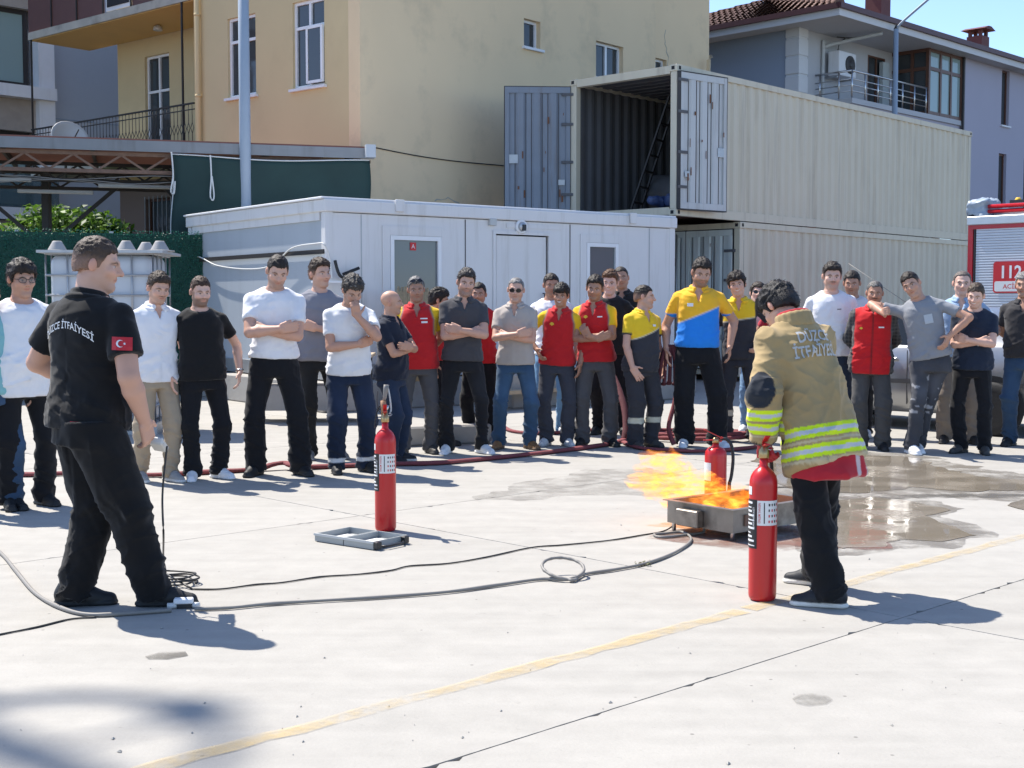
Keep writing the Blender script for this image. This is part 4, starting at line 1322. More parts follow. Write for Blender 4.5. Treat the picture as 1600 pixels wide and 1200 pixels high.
# ------------------------------------------------------------------ yellow apartment block
YB = empty('apartment_building', (-2.70, 23.6, 0), radians(49.5))     # local x: side facade, local y: street facade (leftwards)
tag(YB, 'ochre yellow rendered apartment block with balcony behind the white cabin', 'building')
TOPZ = 12.5
LW = 4.86
w1 = (2.91, 3.77, 5.49, 7.03); w2 = (.94, 1.82, 5.46, 7.05)
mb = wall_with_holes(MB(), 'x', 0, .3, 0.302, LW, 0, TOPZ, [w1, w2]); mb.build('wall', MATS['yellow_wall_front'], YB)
ws = [(4.53, 5.06, 6.70, 7.27), (6.97, 7.98, 6.40, 7.19), (9.45, 9.95, 6.5, 7.2), (10.9, 11.35, 6.5, 7.15)]
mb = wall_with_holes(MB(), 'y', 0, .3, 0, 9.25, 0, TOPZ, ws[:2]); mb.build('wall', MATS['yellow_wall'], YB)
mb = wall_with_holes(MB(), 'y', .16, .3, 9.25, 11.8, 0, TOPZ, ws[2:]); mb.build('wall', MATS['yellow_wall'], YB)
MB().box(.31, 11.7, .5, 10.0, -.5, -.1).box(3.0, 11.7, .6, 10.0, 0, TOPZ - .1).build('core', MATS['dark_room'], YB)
# recessed wall behind the balcony: brown below, ochre above
dr = (8.0, 8.95, 4.62, 7.15)
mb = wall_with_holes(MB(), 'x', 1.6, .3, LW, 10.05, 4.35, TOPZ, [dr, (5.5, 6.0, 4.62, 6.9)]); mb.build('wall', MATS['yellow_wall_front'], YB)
mb = wall_with_holes(MB(), 'x', 1.6, .3, LW, 10.05, 0, 4.35, [(7.4, 9.0, 1.9, 3.9)]); mb.build('wall', MATS['brown_wall'], YB, )
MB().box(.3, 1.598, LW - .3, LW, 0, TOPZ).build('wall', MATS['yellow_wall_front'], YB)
window(YB, 'x', *dr, -1, mull=(.5,), trans=(.68,), off=1.6, depth=.12, sill=False, name='balcony_door', curtain=True)
window(YB, 'x', 5.5, 6.0, 4.62, 6.9, -1, off=1.6, depth=.12, sill=False, name='balcony_door')
gb = window(YB, 'x', 7.4, 9.0, 1.9, 3.9, -1, frame='wood_brown', off=1.6, depth=.15, sill=False, name='window')
for k in range(10):
    y = 7.43 + k * .17
    MB().bar((1.55, y, 1.85), (1.55, y, 3.95), .016).build('window_bar', MATS['galvanised'], gb)
MB().bar((1.55, 7.35, 2.9), (1.55, 9.05, 2.9), .02).build('window_bar', MATS['galvanised'], gb)
wo1 = window(YB, 'x', *w1, -1, mull=(.5,), trans=(.70,))
wo2 = window(YB, 'x', *w2, -1, mull=(.5,), trans=(.70,))
# opened sash of the right window
sa = MB(); sa.bar((-.02, 1.38, 5.52), (-.02, 1.38, 6.55), .05); sa.bar((-.02, .98, 5.52), (-.02, .98, 6.55), .05); sa.bar((-.02, .98, 5.54), (-.02, 1.38, 5.54), .05); sa.bar((-.02, .98, 6.53), (-.02, 1.38, 6.53), .05)
so = sa.build('sash', MATS['pvc_white'], wo2)
MB().box(-.03, -.022, 1.0, 1.36, 5.56, 6.52).build('pane', MATS['window_glass'], so)
MB().box(.17, .18, .99, 1.2, 5.55, 6.5).build('curtain', MATS['curtain'], wo2)
window(YB, 'y', *ws[0], -1, depth=.16, mull=()); window(YB, 'y', *ws[1], -1, depth=.16, mull=(.5,)); window(YB, 'y', *ws[2], -1, depth=.16, off=.16); window(YB, 'y', *ws[3], -1, depth=.16, off=.16)
# balconies
for zf, nm in ((4.45, 'balcony_floor'), (7.58, 'balcony_floor')):
    MB().box(-.02, 1.598, LW + .002, 11.2, zf, zf + .17).build(nm, MATS['old_concrete'], YB)
MB().box(.03, 1.55, LW + .05, 11.15, 7.562, 7.578).build('balcony_ceiling', MATS['ochre_soffit'], YB)
MB().lathe([(.10, 0), (.10, .03), (.085, .08), (.03, .12)][::-1], (0.9, 7.4, 7.44)).build('ceiling_lamp', MATS['grey_plastic'], YB)
# upper parapet: brown panels
for k in range(6):
    y0 = LW + .06 + k * 1.05
    if k == 2:
        MB().box(.01, .04, y0 + .02, y0 + .99, 7.78, 8.3).build('parapet_panel', MATS['white_paint'], YB)
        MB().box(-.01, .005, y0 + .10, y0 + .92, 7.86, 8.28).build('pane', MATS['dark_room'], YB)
    else:
        MB().box(0, .03, y0 + .02, y0 + 1.03, 7.76, 8.75).build('parapet_panel', MATS['brown_panel'], YB)
    MB().bar((-.02, y0, 7.75), (-.02, y0, 8.8), .03).build('parapet_post', MATS['iron_black'], YB)
# lower railing: wrought iron
rail = MB(); rail.bar((0, LW + .02, 5.52), (0, 11.15, 5.52), .045, .03); rail.bar((0, LW + .02, 4.70), (0, 11.15, 4.70), .03, .02)
rail.bar((0, LW + .02, 5.40), (0, 11.15, 5.40), .02, .02)
ro = rail.build('railing', MATS['iron_black'], YB)
def baluster():
    b = MB()
    pts = [(0, 0, 0), (0, 0, .22), (0, .045, .32), (0, 0, .42), (0, 0, .82)]
    b.tube([(0, 0, 0), (0, 0, .22), (0, .050, .33), (0, 0, .44), (0, 0, .82)], .008, 4); b.tube([(0, 0, .22), (0, -.050, .33), (0, 0, .44)], .008, 4)
    return b.mesh('baluster', MATS['iron_black'])
bm_ = baluster()
for k in range(50):
    link('baluster', bm_, ro, (0, LW + .1 + k * .124, 4.7))
for y in (LW + .4, 11.1):
    MB().bar((0, y, 4.62), (0, y, 7.58), .035).build('balcony_post', MATS['iron_black'], YB)
MB().tube([(-.08, LW - .22, 0), (-.08, LW - .22, TOPZ)], .05, 10).build('drain_pipe', MATS['yellow_wall_front'], YB)
for z in (4.0, 5.6, 7.2, 8.6): MB().lathe([(.062, 0), (.062, .05)], (-.08, LW - .22, z), 10).build('pipe_clamp', MATS['yellow_wall_front'], YB)
MB().tube([(11.5, -.08 + .16, 0), (11.5, -.02, 7.4), (11.6, -.02, 7.5)], .05, 8).build('drain_pipe', MATS['yellow_wall'], YB)
# cable strung along the side wall and a cracked patch
cb = MB(); cb.tube([(x, -.015, 4.30 - .05 * sin(x * .9) - .02 * x) for x in np.linspace(.15, 4.1, 20)], .010, 5); cb.build('wall_cable', MATS['rubber_black'], YB)
for (x, z, n, sd) in ((1.9, 3.42, 9, 1), (9.9, 7.9, 8, 2), (10.4, 7.2, 6, 3)):
    rr = random.Random(sd); ck = MB(); p = [x, z]
    for k in range(n):
        q = [p[0] + rr.uniform(.05, .2) * (1 if sd == 1 else rr.choice((-.3, .5))), p[1] + rr.uniform(-.06, .05) - (0 if sd == 1 else .1)]
        yy = -.003 if p[0] < 9.2 else .157
        ck.bar((p[0], yy, p[1]), (q[0], yy, q[1]), .004, rr.uniform(.008, .028)); p = q
    ck.build('wall_crack', MATS['old_concrete'], YB)

# ------------------------------------------------------------------ shipping containers
def corrugated(mb, x0, x1, y, z0, z1, period=.278, depth=.036, out=-1):
    """pressed wall sheet along x at y; ribs point to out"""
    prof = [];x = x0
    while x < x1 - 1e-6:
        for (t, d) in ((0, 0), (.26, 0), (.5, 1), (.76, 1)):
            xx = x + t * period
            if xx < x1: prof.append((xx, d))
        x += period
    prof.append((x1, 0))
    vs = []
    for (xx, d) in prof:
        vs += [(xx, y - out * depth * d, z0), (xx, y - out * depth * d, z1)]
    n = len(prof)
    mb.add(vs, [(2*i, 2*i+2, 2*i+3, 2*i+1) for i in range(n - 1)])
    return mb

CX, CY, CR = 2.87, 23.1, radians(47.3)
CL, CW = 12.19, 2.44
def casting(parent, x, y, z, mat):
    b = MB(); b.box(x - .004, x + .162, y - .004, y + .162, z, z + .118)
    o = b.build('corner_casting', mat, parent, bevel=.008)
    s = MB()
    s.box(x - .007, x - .003, y + .05, y + .115, z + .03, z + .09); s.box(x + .05, x + .11, y - .007, y - .003, z + .03, z + .09)
    s.build('casting_hole', MATS['dark_room'], o)
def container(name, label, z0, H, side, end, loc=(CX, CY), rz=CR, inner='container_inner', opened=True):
    inner = MATS[inner]; root = empty(name, (loc[0], loc[1], z0), rz); tag(root, label, 'container', 'stacked shipping containers')
    s = corrugated(MB(), .16, CL - .16, .02, .15, H - .11, out=-1); s.build('side_wall', side, root)
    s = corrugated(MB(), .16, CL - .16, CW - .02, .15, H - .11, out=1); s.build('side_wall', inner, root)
    f = MB(); f.box(.165, CL - .165, .004, .12, .002, .16).box(.165, CL - .165, CW - .12, CW - .004, .002, .16); f.box(.16, CL - .16, .0, .06, H - .11, H - .002).box(.16, CL - .16, CW - .06, CW, H - .11, H - .03)
    f.build('side_rail', side, root)
    for (x, y) in ((0, 0), (0, CW - .158), (CL - .158, 0), (CL - .158, CW - .158)):
        MB().box(x + .01, x + .148, y + .012, y + .146, .115, H - .115).build('corner_post', side, root, bevel=.01)
        casting(root, x, y, 0, side); casting(root, x, y, H - .118, side)
    MB().box(.012, .14, .16, CW - .16, H - .15, H - .012).build('door_header', side, root)
    MB().box(.012, .14, .16, CW - .16, .02, .15).build('door_sill', side, root)
    rf = MB(); n = 40
    for k in range(n):
        x = .16 + k * (CL - .32) / n; w = (CL - .32) / n
        rf.add([(x, .05, H - .04), (x + w * .5, .05, H - .04), (x + w * .5, CW - .05, H - .04), (x, CW - .05, H - .04)], [(0, 1, 2, 3)])
        rf.add([(x + w * .5, .05, H - .06), (x + w, .05, H - .06), (x + w, CW - .05, H - .06), (x + w * .5, CW - .05, H - .06)], [(0, 1, 2, 3)])
        rf.add([(x + w * .5, .05, H - .06), (x + w * .5, .05, H - .04), (x + w * .5, CW - .05, H - .04), (x + w * .5, CW - .05, H - .06)], [(0, 1, 2, 3)])
    rf.box(.1, CL - .1, .06, CW - .06, H - .035, H - .02)
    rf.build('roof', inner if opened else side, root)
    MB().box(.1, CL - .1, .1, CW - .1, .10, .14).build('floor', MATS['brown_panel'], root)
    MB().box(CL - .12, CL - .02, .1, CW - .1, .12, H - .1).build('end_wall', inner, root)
    return root
def door_leaf(root, hinge, ang, H, mat, w=1.15, rods=False, flip=1, trim='dark_steel'):
    """one door leaf swinging about a vertical hinge; local x runs along the leaf, ribs on the -y side"""
    d = MB(); d.box(.0, w, -.02, .02, .0, H)
    o = d.build('door', mat, root, loc=hinge, rot=(0, 0, ang))
    r = MB()
    for (a, b) in ((.0, .075), (w - .075, w)): r.box(a, b, flip * -.058 if flip > 0 else .022, flip * -.022 if flip > 0 else .058, .0, H)
    r.box(.0, w, -.055 if flip > 0 else .022, -.022 if flip > 0 else .055, 0, .11).box(0, w, -.055 if flip > 0 else .022, -.022 if flip > 0 else .055, H - .11, H)
    r.build('door_frame', mat, o)
    for k in range(3):
        x = .22 + k * (w - .3) / 3
        q = MB(); y0, y1 = (-.052, -.022) if flip > 0 else (.022, .052)
        q.prism([(x, y1 if flip > 0 else y0), (x + .04, y0 if flip > 0 else y1), (x + .15, y0 if flip > 0 else y1), (x + .19, y1 if flip > 0 else y0)], 'z', .112, H - .112)
        q.build('door_rib', mat, o)
        for xx in (x - .012, x + .192): MB().box(xx, xx + .010, y0 + .024 if flip > 0 else .0205, -.0205 if flip > 0 else y1 - .024, .115, H - .115).build('rib_seam', MATS['dark_steel'], o)
    g = MB(); g.box(-.012, .0, -.06, .03, -.01, H + .01).box(w, w + .012, -.06, .03, -.01, H + .01).box(-.012, w + .012, -.06, .03, -.022, -.002).box(-.012, w + .012, -.06, .03, H + .002, H + .02)
    g.build('door_gasket', MATS[trim], o)
    for z in (.35, .95, 1.65, 2.2):
        if z < H - .1: MB().box(-.07, .16, -.075 if flip > 0 else .03, -.058 if flip > 0 else .075, z, z + .05).build('hinge', MATS['container_inner'], o)
    for (x, z, ww, hh) in ((.10, .55, .12, .10), (w - .24, .95, .16, .16)):
        MB().box(x, x + ww, -.064 if flip > 0 else .06, -.060 if flip > 0 else .064, z, z + hh).build('patch_plate', MATS['galvanised'], o)
    rr_ = random.Random(int(H * 100) + flip)
    for k in range(9):
        x, z, hh = rr_.uniform(.1, w - .1), rr_.uniform(.15, H - .3), rr_.uniform(.04, .16)
        MB().box(x, x + rr_.uniform(.012, .04), -.0665 if flip > 0 else .0645, -.0645 if flip > 0 else .0665, z, z + hh).build('rust_patch', MATS['rust'], o)
    if rods:
        for x in (.3, w - .2):
            MB().tube([(x, -.07, .05), (x, -.07, H - .05)], .018, 8).build('lock_rod', MATS['galvanised'], o)
            MB().box(x - .03, x + .03, -.10, -.06, 1.0, 1.06).build('rod_bracket', MATS['galvanised'], o)
    return o
low = container('shipping_container', 'cream corrugated shipping container, lower of the two, standing on the ground', .10, 2.9, MATS['container_cream'], None, loc=(CX + 2.05 * cos(CR), CY + 2.05 * sin(CR)), opened=False)
for (hy, ang) in ((.16, radians(90)), (CW - .16, radians(-90))):
    if ang > 0: door_leaf(low, (.03, .17, .14), radians(90), 2.62, MATS['container_green'], w=1.05, rods=True, flip=-1)
    else: door_leaf(low, (.03, CW - .17, .14), radians(-90), 2.62, MATS['container_green'], w=1.05, rods=True, flip=1)
upc = container('shipping_container', 'cream corrugated shipping container, upper of the two, doors open', 3.015, 2.62, MATS['container_cream'], None)
door_leaf(upc, (.03, -.02, .12), radians(-9), 2.36, MATS['container_white'], w=1.17, flip=1)
door_leaf(upc, (.02, CW + .01, .12), radians(136), 2.36, MATS['container_blue'], w=1.22, flip=-1)
def inside(name, label, cat, fn, x, y, z, rz):
    e = empty(name, (0, 0, 0)); fn(e)
    M = upc.matrix_basis; p = Matrix.Translation((CX, CY, 3.05)) @ Matrix.Rotation(CR, 4, 'Z') @ Vector((x, y, z))
    e.location = p; e.rotation_euler = (0, 0, CR + rz); tag(e, label, cat); return e
def ladder(e):
    for y in (-.24, .24): MB().bar((0, y, 0), (.75, y * .82, 2.12), .05, .03).build('rail', MATS['iron_black'], e)
    for k in range(7):
        t = (k + .6) / 7.3; MB().bar((.75 * t, -.23, 2.12 * t), (.75 * t, .23, 2.12 * t), .035).build('rung', MATS['iron_black'], e)
inside('ladder', 'dark wooden ladder leaning inside the open upper container', 'ladder', ladder, 1.15, 1.78, .16, radians(-74))
def sheet_pile(e):
    MB().tube([(0, -.5, .38), (0, .55, .40)], [.34, .36], 14).build('roll', MATS['container_inner'], e)
    MB().box(-.4, .5, -.8, .8, 0, .05).build('pallet_board', MATS['wood_pale'], e)
inside('carpet_roll', 'grey rolled sheet lying on boards inside the open upper container', 'roll', sheet_pile, 1.9, 1.25, .15, .2)
def sack(e):
    v, q = sdf_mesh([(RCone((0, 0, .12), (.35, .1, .10), .12, .09), 0, '+'), (RCone((.1, .2, .10), (-.2, .3, .12), .10, .08), .05, '+')], .02)
    v = folds(v, vnormals(v, q), .02, 7, 4); link('sack', np_mesh('sack', v, q, MATS['blue_plastic']), e)
inside('plastic_sack', 'crumpled blue plastic sack at the sill of the open container', 'sack', sack, .35, .35, .14, 0)
for k, x in enumerate((2.4, 5.0, 8.1, 10.6)):
    MB().box(x, x + .35, -.012, .06, 3.0005, 3.0145).build('twist_lock', MATS['rust'], low).location = (0, 0, -.10)

# ------------------------------------------------------------------ white site cabin on a concrete plinth
CAB = empty('site_cabin', (-2.53, 17.9, 0), math.atan2(.6, .8)); tag(CAB, 'white metal site cabin with two windows behind the crowd', 'cabin')
CLX, CWY, CZ0, CZ1 = 6.52, 4.6, .52, 2.90
pl = MB().box(-.25, CLX + .2, -.35, CWY, 0, .40).build('plinth', MATS['block_concrete'], None, bevel=.02)
pl.location = CAB.location; pl.rotation_euler = CAB.rotation_euler
tag(pl, 'long low concrete plinth under the white site cabin', 'plinth')
wins = [(1.02, 1.88, 1.15, 2.42), (4.62, 5.28, 1.15, 2.42)]
door = (2.85, 3.85, .62, 2.50)
fw_ = wall_with_holes(MB(), 'y', 0, .08, 0.06, CLX - .06, CZ0 + .1, CZ1 - .2, wins + [door]); fw_.build('front_wall', MATS['cabin_white'], CAB)
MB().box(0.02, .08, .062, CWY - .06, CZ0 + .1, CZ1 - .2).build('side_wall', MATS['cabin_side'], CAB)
MB().box(CLX - .08, CLX - .02, .09, CWY - .06, CZ0 + .1, CZ1 - .2).box(.09, CLX - .09, CWY - .08, CWY - .02, CZ0 + .1, CZ1 - .2).build('rear_wall', MATS['cabin_white'], CAB)
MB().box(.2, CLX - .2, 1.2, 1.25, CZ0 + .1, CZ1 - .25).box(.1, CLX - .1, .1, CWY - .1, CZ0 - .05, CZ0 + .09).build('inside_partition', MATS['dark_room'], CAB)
for (x, y) in ((-.01, -.01), (CLX - .11, -.01), (-.01, CWY - .11), (CLX - .11, CWY - .11)):
    MB().box(x, x + .12, y, y + .12, CZ0, CZ1 - .19).build('corner_post', MATS['cabin_white'], CAB, bevel=.006)
MB().box(-.04, CLX + .03, -.045, CWY + .03, CZ1 - .19, CZ1 - .02).build('roof_beam', MATS['cabin_white'], CAB, bevel=.012)
MB().box(-.07, CLX + .02, -.02, CWY + .05, CZ1 - .018, CZ1 + .012).build('roof_sheet', MATS['white_paint'], CAB, bevel=.006)
MB().box(-.02, CLX + .01, -.02, .10, CZ0 - .10, CZ0 + .10).box(-.02, .10, .10, CWY, CZ0 - .10, CZ0 + .10).build('floor_beam', MATS['galvanised'], CAB)
MB().box(-.008, .018, .16, CWY - .16, CZ1 - .30, CZ1 - .19).build('side_trim', MATS['cabin_white'], CAB)
MB().box(-.03, -.002, .02, CWY - .02, 2.14, 2.20).build('side_strip', MATS['iron_black'], CAB)
for x in (1.15, 5.55):
    MB().box(x - .07, x + .07, -.075, -.046, CZ1 - .15, CZ1 + .02).build('lifting_lug', MATS['cabin_white'], CAB, bevel=.006)
for i, w in enumerate(wins):
    wo_ = window(CAB, 'y', *w, -1, depth=.03, fw=.06, sill=True, glass='cabin_glass')
    a0, a1, z0, z1 = w
    ar = MB(); ar.box(a0 - .13, a0 - .005, -.016, -.002, z0 - .1, z1 + .13).box(a1 + .005, a1 + .13, -.016, -.002, z0 - .1, z1 + .13).box(a0 - .004, a1 + .004, -.016, -.002, z1 + .005, z1 + .13)
    ar.build('architrave', MATS['cabin_white'], wo_)
# red sticker in the left window
stk = MB().box(1.36, 1.46, .008, .010, 2.22, 2.33).build('sticker', MATS['print_red'], CAB)
text_obj('sticker_text', 'A', .09, lambda x, y: (1.41 + x, .006, 2.245 + y), MATS['print_white'], stk)
dl = MB().box(door[0] + .03, door[1] - .03, .012, .05, door[2] + .02, door[3] - .02).build('door', MATS['cabin_white'], CAB)
fr = MB(); fr.box(door[0] - .05, door[0], -.022, .06, door[2], door[3] + .05).box(door[1], door[1] + .05, -.022, .06, door[2], door[3] + .05).box(door[0], door[1], -.022, .06, door[3], door[3] + .05)
fr.build('door_frame', MATS['cabin_white'], CAB)
MB().tube([(door[1] - .10, -.01, 1.62), (door[1] - .10, -.05, 1.62), (door[1] - .10, -.05, 1.50), (door[1] - .10, -.01, 1.50)], .012, 6).build('handle', MATS['dark_steel'], dl)
for x in (.55, 2.30, 4.28, 5.95):
    MB().box(x, x + .012, -.008, -.001, CZ0 + .12, CZ1 - .21).build('panel_seam', MATS['dark_steel' if x in (2.30, 4.28) else 'galvanised'], CAB)
MB().box(3.05, 4.1, -.012, -.002, 2.60, 2.66).build('cover_strip', MATS['cabin_white'], CAB)
lo_ = MB(); lo_.lathe([(.11, 0), (.11, .03), (.09, .045)], (0, 0, 0), 20); lo_.xf(Matrix.Translation((3.32, -.002, 2.62)) @ Matrix.Rotation(pi / 2, 4, 'X')); lp = lo_.build('wall_lamp', MATS['pvc_white'], CAB)
ld = MB(); ld.lathe([(.075, 0), (.06, .03), (.01, .045)], (0, 0, 0), 18); ld.xf(Matrix.Translation((3.32, -.05, 2.62)) @ Matrix.Rotation(pi / 2, 4, 'X')); ld.build('lamp_glass', MATS['truck_alu'], lp)
MB().box(3.29, 3.35, -.11, -.05, 2.56, 2.65).build('lamp_bracket', MATS['black_plastic'], lp)
MB().box(2.72, 2.84, -.06, -.002, 2.62, 2.72).build('junction_box', MATS['grey_plastic'], CAB, bevel=.006)
# cables on the cabin side
def wcable(name, pts, r, mat, parent=None, label=None, cat='cable', n=6):
    P = smooth_path(pts, 8)
    o = MB().tube(P, r, n).build(name, mat, parent)
    if label: tag(o, label, cat)
    return o
wcable('side_cable', [(-.05, 4.55, 1.95), (-.05, 4.2, 2.22), (-.05, 3.4, 2.06), (-.05, 2.3, 1.98), (-.05, 1.5, 2.02), (-.05, .9, 2.24), (-.06, .15, 2.28), (-.06, -.06, 2.26), (.02, -.06, 2.10), (.06, -.06, 1.8)], .011, MATS['cable_white'], CAB)
wcable('black_cable', [(.10, -.07, 2.05), (.16, -.09, 1.85), (.30, -.09, 1.78), (.42, -.09, 1.6), (.45, -.09, 1.2), (.35, -.08, .9)], .022, MATS['rubber_black'], CAB)
MB().tube([(.22, -.08, 1.86), (.46, -.10, 1.95)], .022, 8).build('black_cable', MATS['rubber_black'], CAB)

# ------------------------------------------------------------------ grey house on the right
HS = empty('house', (7.8, 36.2, 0), radians(45)); tag(HS, 'grey and lavender house with dark eaves and wooden bay window', 'building')
EZ = 9.20
BY = -1.2                                    # plane of the projecting right wing and bay
MB().box(0, .3, .3, 10, 0, EZ - .22).build('wall', MATS['house_blue'], HS)
window(HS, 'x', 7.2, 8.0, 7.0, 8.75, -1, off=0, depth=.0, name='window', fw=.12, glass='window_glass')
MB().box(-.05, .36, -.05, .36, 0, EZ - .23).build('corner_column', MATS['house_white'], HS)
for k in range(18): MB().box(-.075, .375, -.075, .375, .25 + k * .5, .69 + k * .5).build('quoin', MATS['house_white'], HS, bevel=.012)
dh = (3.65, 4.65, 7.08, 8.75)
mb = wall_with_holes(MB(), 'y', 0, .3, .377, 7.15, 0, EZ - .22, [dh]); mb.build('wall', MATS['house_light'], HS)
window(HS, 'y', *dh, -1, frame='wood_brown', depth=.05, mull=(.5,), sill=False, name='balcony_door')
MB().box(4.25, 4.62, -.16, -.04, 7.1, 8.6).build('curtain', MATS['curtain'], HS)
MB().box(.8, 7.2, BY, -.002, 6.92, 7.06).build('balcony_floor', MATS['house_light'], HS)
MB().box(.86, 7.2, BY + .06, -.002, 4.0, 6.918).build('lower_bay', MATS['house_lavender'], HS)
hw = [(9.85, 10.4, 7.2, 8.95), (11.7, 12.25, 7.2, 8.95), (9.75, 10.3, 4.6, 6.3), (11.6, 12.15, 4.6, 6.3), (14.0, 14.6, 7.2, 8.95), (14.0, 14.6, 4.6, 6.3)]
mb = wall_with_holes(MB(), 'y', BY, .3, 7.202, 20, 0, EZ - .22, hw); mb.build('wall', MATS['house_lavender'], HS)
for w in hw: window(HS, 'y', *w, -1, frame='wood_brown', depth=.14, sill=True, off=BY)
ac = empty('air_conditioner', (0, 0, 0)); tag(ac, 'white air conditioner outdoor unit on the house balcony wall', 'air conditioner')
acM = Matrix.Translation((7.8, 36.2, 0)) @ Matrix.Rotation(radians(45), 4, 'Z')
ac.location = acM @ Vector((1.75, -.30, 7.82)); ac.rotation_euler = (0, 0, radians(45))
MB().box(-.45, .45, -.18, .18, 0, .68).build('casing', MATS['white_paint'], ac, bevel=.02)
fn = MB(); fn.lathe([(.25, 0), (.25, .02), (.22, .03), (.05, .03), (.05, .04)], (0, 0, 0), 20); fn.xf(Matrix.Translation((.12, -.18, .34)) @ Matrix.Rotation(pi / 2, 4, 'X')); fn.build('fan_grille', MATS['dark_steel'], ac)
MB().bar((-.4, -.1, -.03), (-.4, .29, -.03), .04).bar((.4, -.1, -.03), (.4, .29, -.03), .04).build('bracket', MATS['galvanised'], ac)
rl = MB()
for z in (7.26, 7.42, 7.58, 7.80): rl.tube([(.85, BY + .05, z), (5.05, BY + .05, z)], .018 if z < 7.7 else .03, 6)
for z in (7.26, 7.42, 7.58, 7.80): rl.tube([(.85, BY + .05, z), (.85, -.02, z)], .018 if z < 7.7 else .03, 6)
rlo = rl.build('railing', MATS['steel_polished'], HS)
for k in range(7): MB().tube([(.85 + k * .69, BY + .05, 7.06), (.85 + k * .69, BY + .05, 7.82)], .025, 6).build('railing_post', MATS['steel_polished'], rlo)
for k in range(2): MB().tube([(.85, BY + .45 + k * .6, 7.06), (.85, BY + .45 + k * .6, 7.82)], .025, 6).build('railing_post', MATS['steel_polished'], rlo)
# wooden bay: dark glazed side and light front
bay = MB(); bx0 = 5.10
for x in (bx0, 5.80, 6.45, 7.12): bay.box(x - .05, x + .05, BY, BY + .1, 7.06, 8.98)
for z in (7.06, 8.35, 8.88): bay.box(bx0 + .05, 7.07, BY + .005, BY + .095, z, z + .1)
for y in (-.70, -.16): bay.box(bx0 - .05, bx0 + .05, y, y + .09, 7.06, 8.98)
for z in (7.06, 8.35, 8.88): bay.box(bx0 - .045, bx0 + .045, BY + .1, -.002, z, z + .1)
bo_ = bay.build('bay_window', MATS['wood_brown'], HS)
for x0, x1 in ((bx0 + .05, 5.75), (5.85, 6.40), (6.50, 7.07)):
    for (z0, z1) in ((7.16, 8.35), (8.45, 8.88)): MB().box(x0, x1, BY + .04, BY + .05, z0, z1).build('pane', MATS['window_teal'], bo_)
for y0, y1 in ((BY + .1, -.70), (-.61, -.16)):
    for (z0, z1) in ((7.16, 8.35), (8.45, 8.88)): MB().box(bx0 - .01, bx0 + .01, y0, y1, z0, z1).build('pane', MATS['window_glass'], bo_)
MB().box(bx0 - .04, 7.2, BY + .005, -.002, 8.98, EZ - .23).build('bay_head', MATS['house_lavender'], HS)
MB().box(7.13, 7.20, BY - .07, BY - .005, 0, EZ - .23).build('drain_pipe', MATS['dark_steel'], HS)
MB().tube(smooth_path([(1.15, -.06, 0), (1.15, -.06, 4), (1.15, -.06, 8.4), (1.2, -.1, 8.62), (1.5, -.5, 8.75), (1.9, -1.45, 8.9)]), .05, 8).build('drain_pipe', MATS['grey_plastic'], HS)
# eaves and roof
O1, O2 = .68, 1.65
MB().box(-O1, 22, -O2, 10, EZ - .22, EZ - .12).build('soffit', MATS['house_light'], HS)
fa = MB(); fa.box(-O1 - .03, 22, -O2 - .03, -O2, EZ - .24, EZ - .04).box(-O1 - .03, -O1, -O2, 10, EZ - .24, EZ - .04); fa.build('fascia', MATS['house_white'], HS)
gt = MB(); gt.box(-O1 - .10, 22, -O2 - .12, -O2 - .03, EZ - .06, EZ + .08).box(-O1 - .12, -O1 - .03, -O2 - .03, 10, EZ - .06, EZ + .08); gt.build('gutter', MATS['eave_brown'], HS)
rf = MB()
rx0, ry0 = -O1 - .05, -O2 - .05
ridge = [(4.6, 4.2, EZ + 1.9), (22, 4.2, EZ + 1.9)]
rf.add([(rx0, ry0, EZ), (22, ry0, EZ), ridge[1], ridge[0], (rx0, 10, EZ), (22, 10, EZ)], [(0, 1, 2, 3), (4, 0, 3), (5, 4, 3, 2)])
# hip end with pantile courses (real steps) on the visible slope
n = 15
for k in range(n):
    t0, t1 = k / n, (k + 1) / n
    A = Vector((rx0, ry0, EZ)).lerp(Vector(ridge[0]), t0); Bq = Vector((rx0, 10, EZ)).lerp(Vector(ridge[0]), t0)
    C = Vector((rx0, 10, EZ)).lerp(Vector(ridge[0]), t1); D = Vector((rx0, ry0, EZ)).lerp(Vector(ridge[0]), t1)
    m = int((Bq - A).length / .22) + 1
    vs = []
    for i in range(m * 3 + 1):
        s = i / (m * 3); h_ = .05 if i % 3 == 1 else (.035 if i % 3 == 2 else 0)
        p = A.lerp(Bq, s); q = D.lerp(C, s); vs += [(p.x, p.y, p.z + .07 + h_), (q.x, q.y, q.z + .02 + h_)]
    rf.add(vs, [(2*i, 2*i+1, 2*i+3, 2*i+2) for i in range(m * 3)])
rf.build('roof', MATS['roof_tile'], HS)
hip = MB(); a_v, b_v = Vector((rx0, ry0, EZ + .08)), Vector(ridge[0]) + Vector((0, 0, .08))
for k in range(16):
    p, q = a_v.lerp(b_v, k / 16), a_v.lerp(b_v, (k + 1.15) / 16); hip.tube([p, q], [.13, .10], 8)
hip.build('ridge_tile', MATS['roof_tile'], HS)
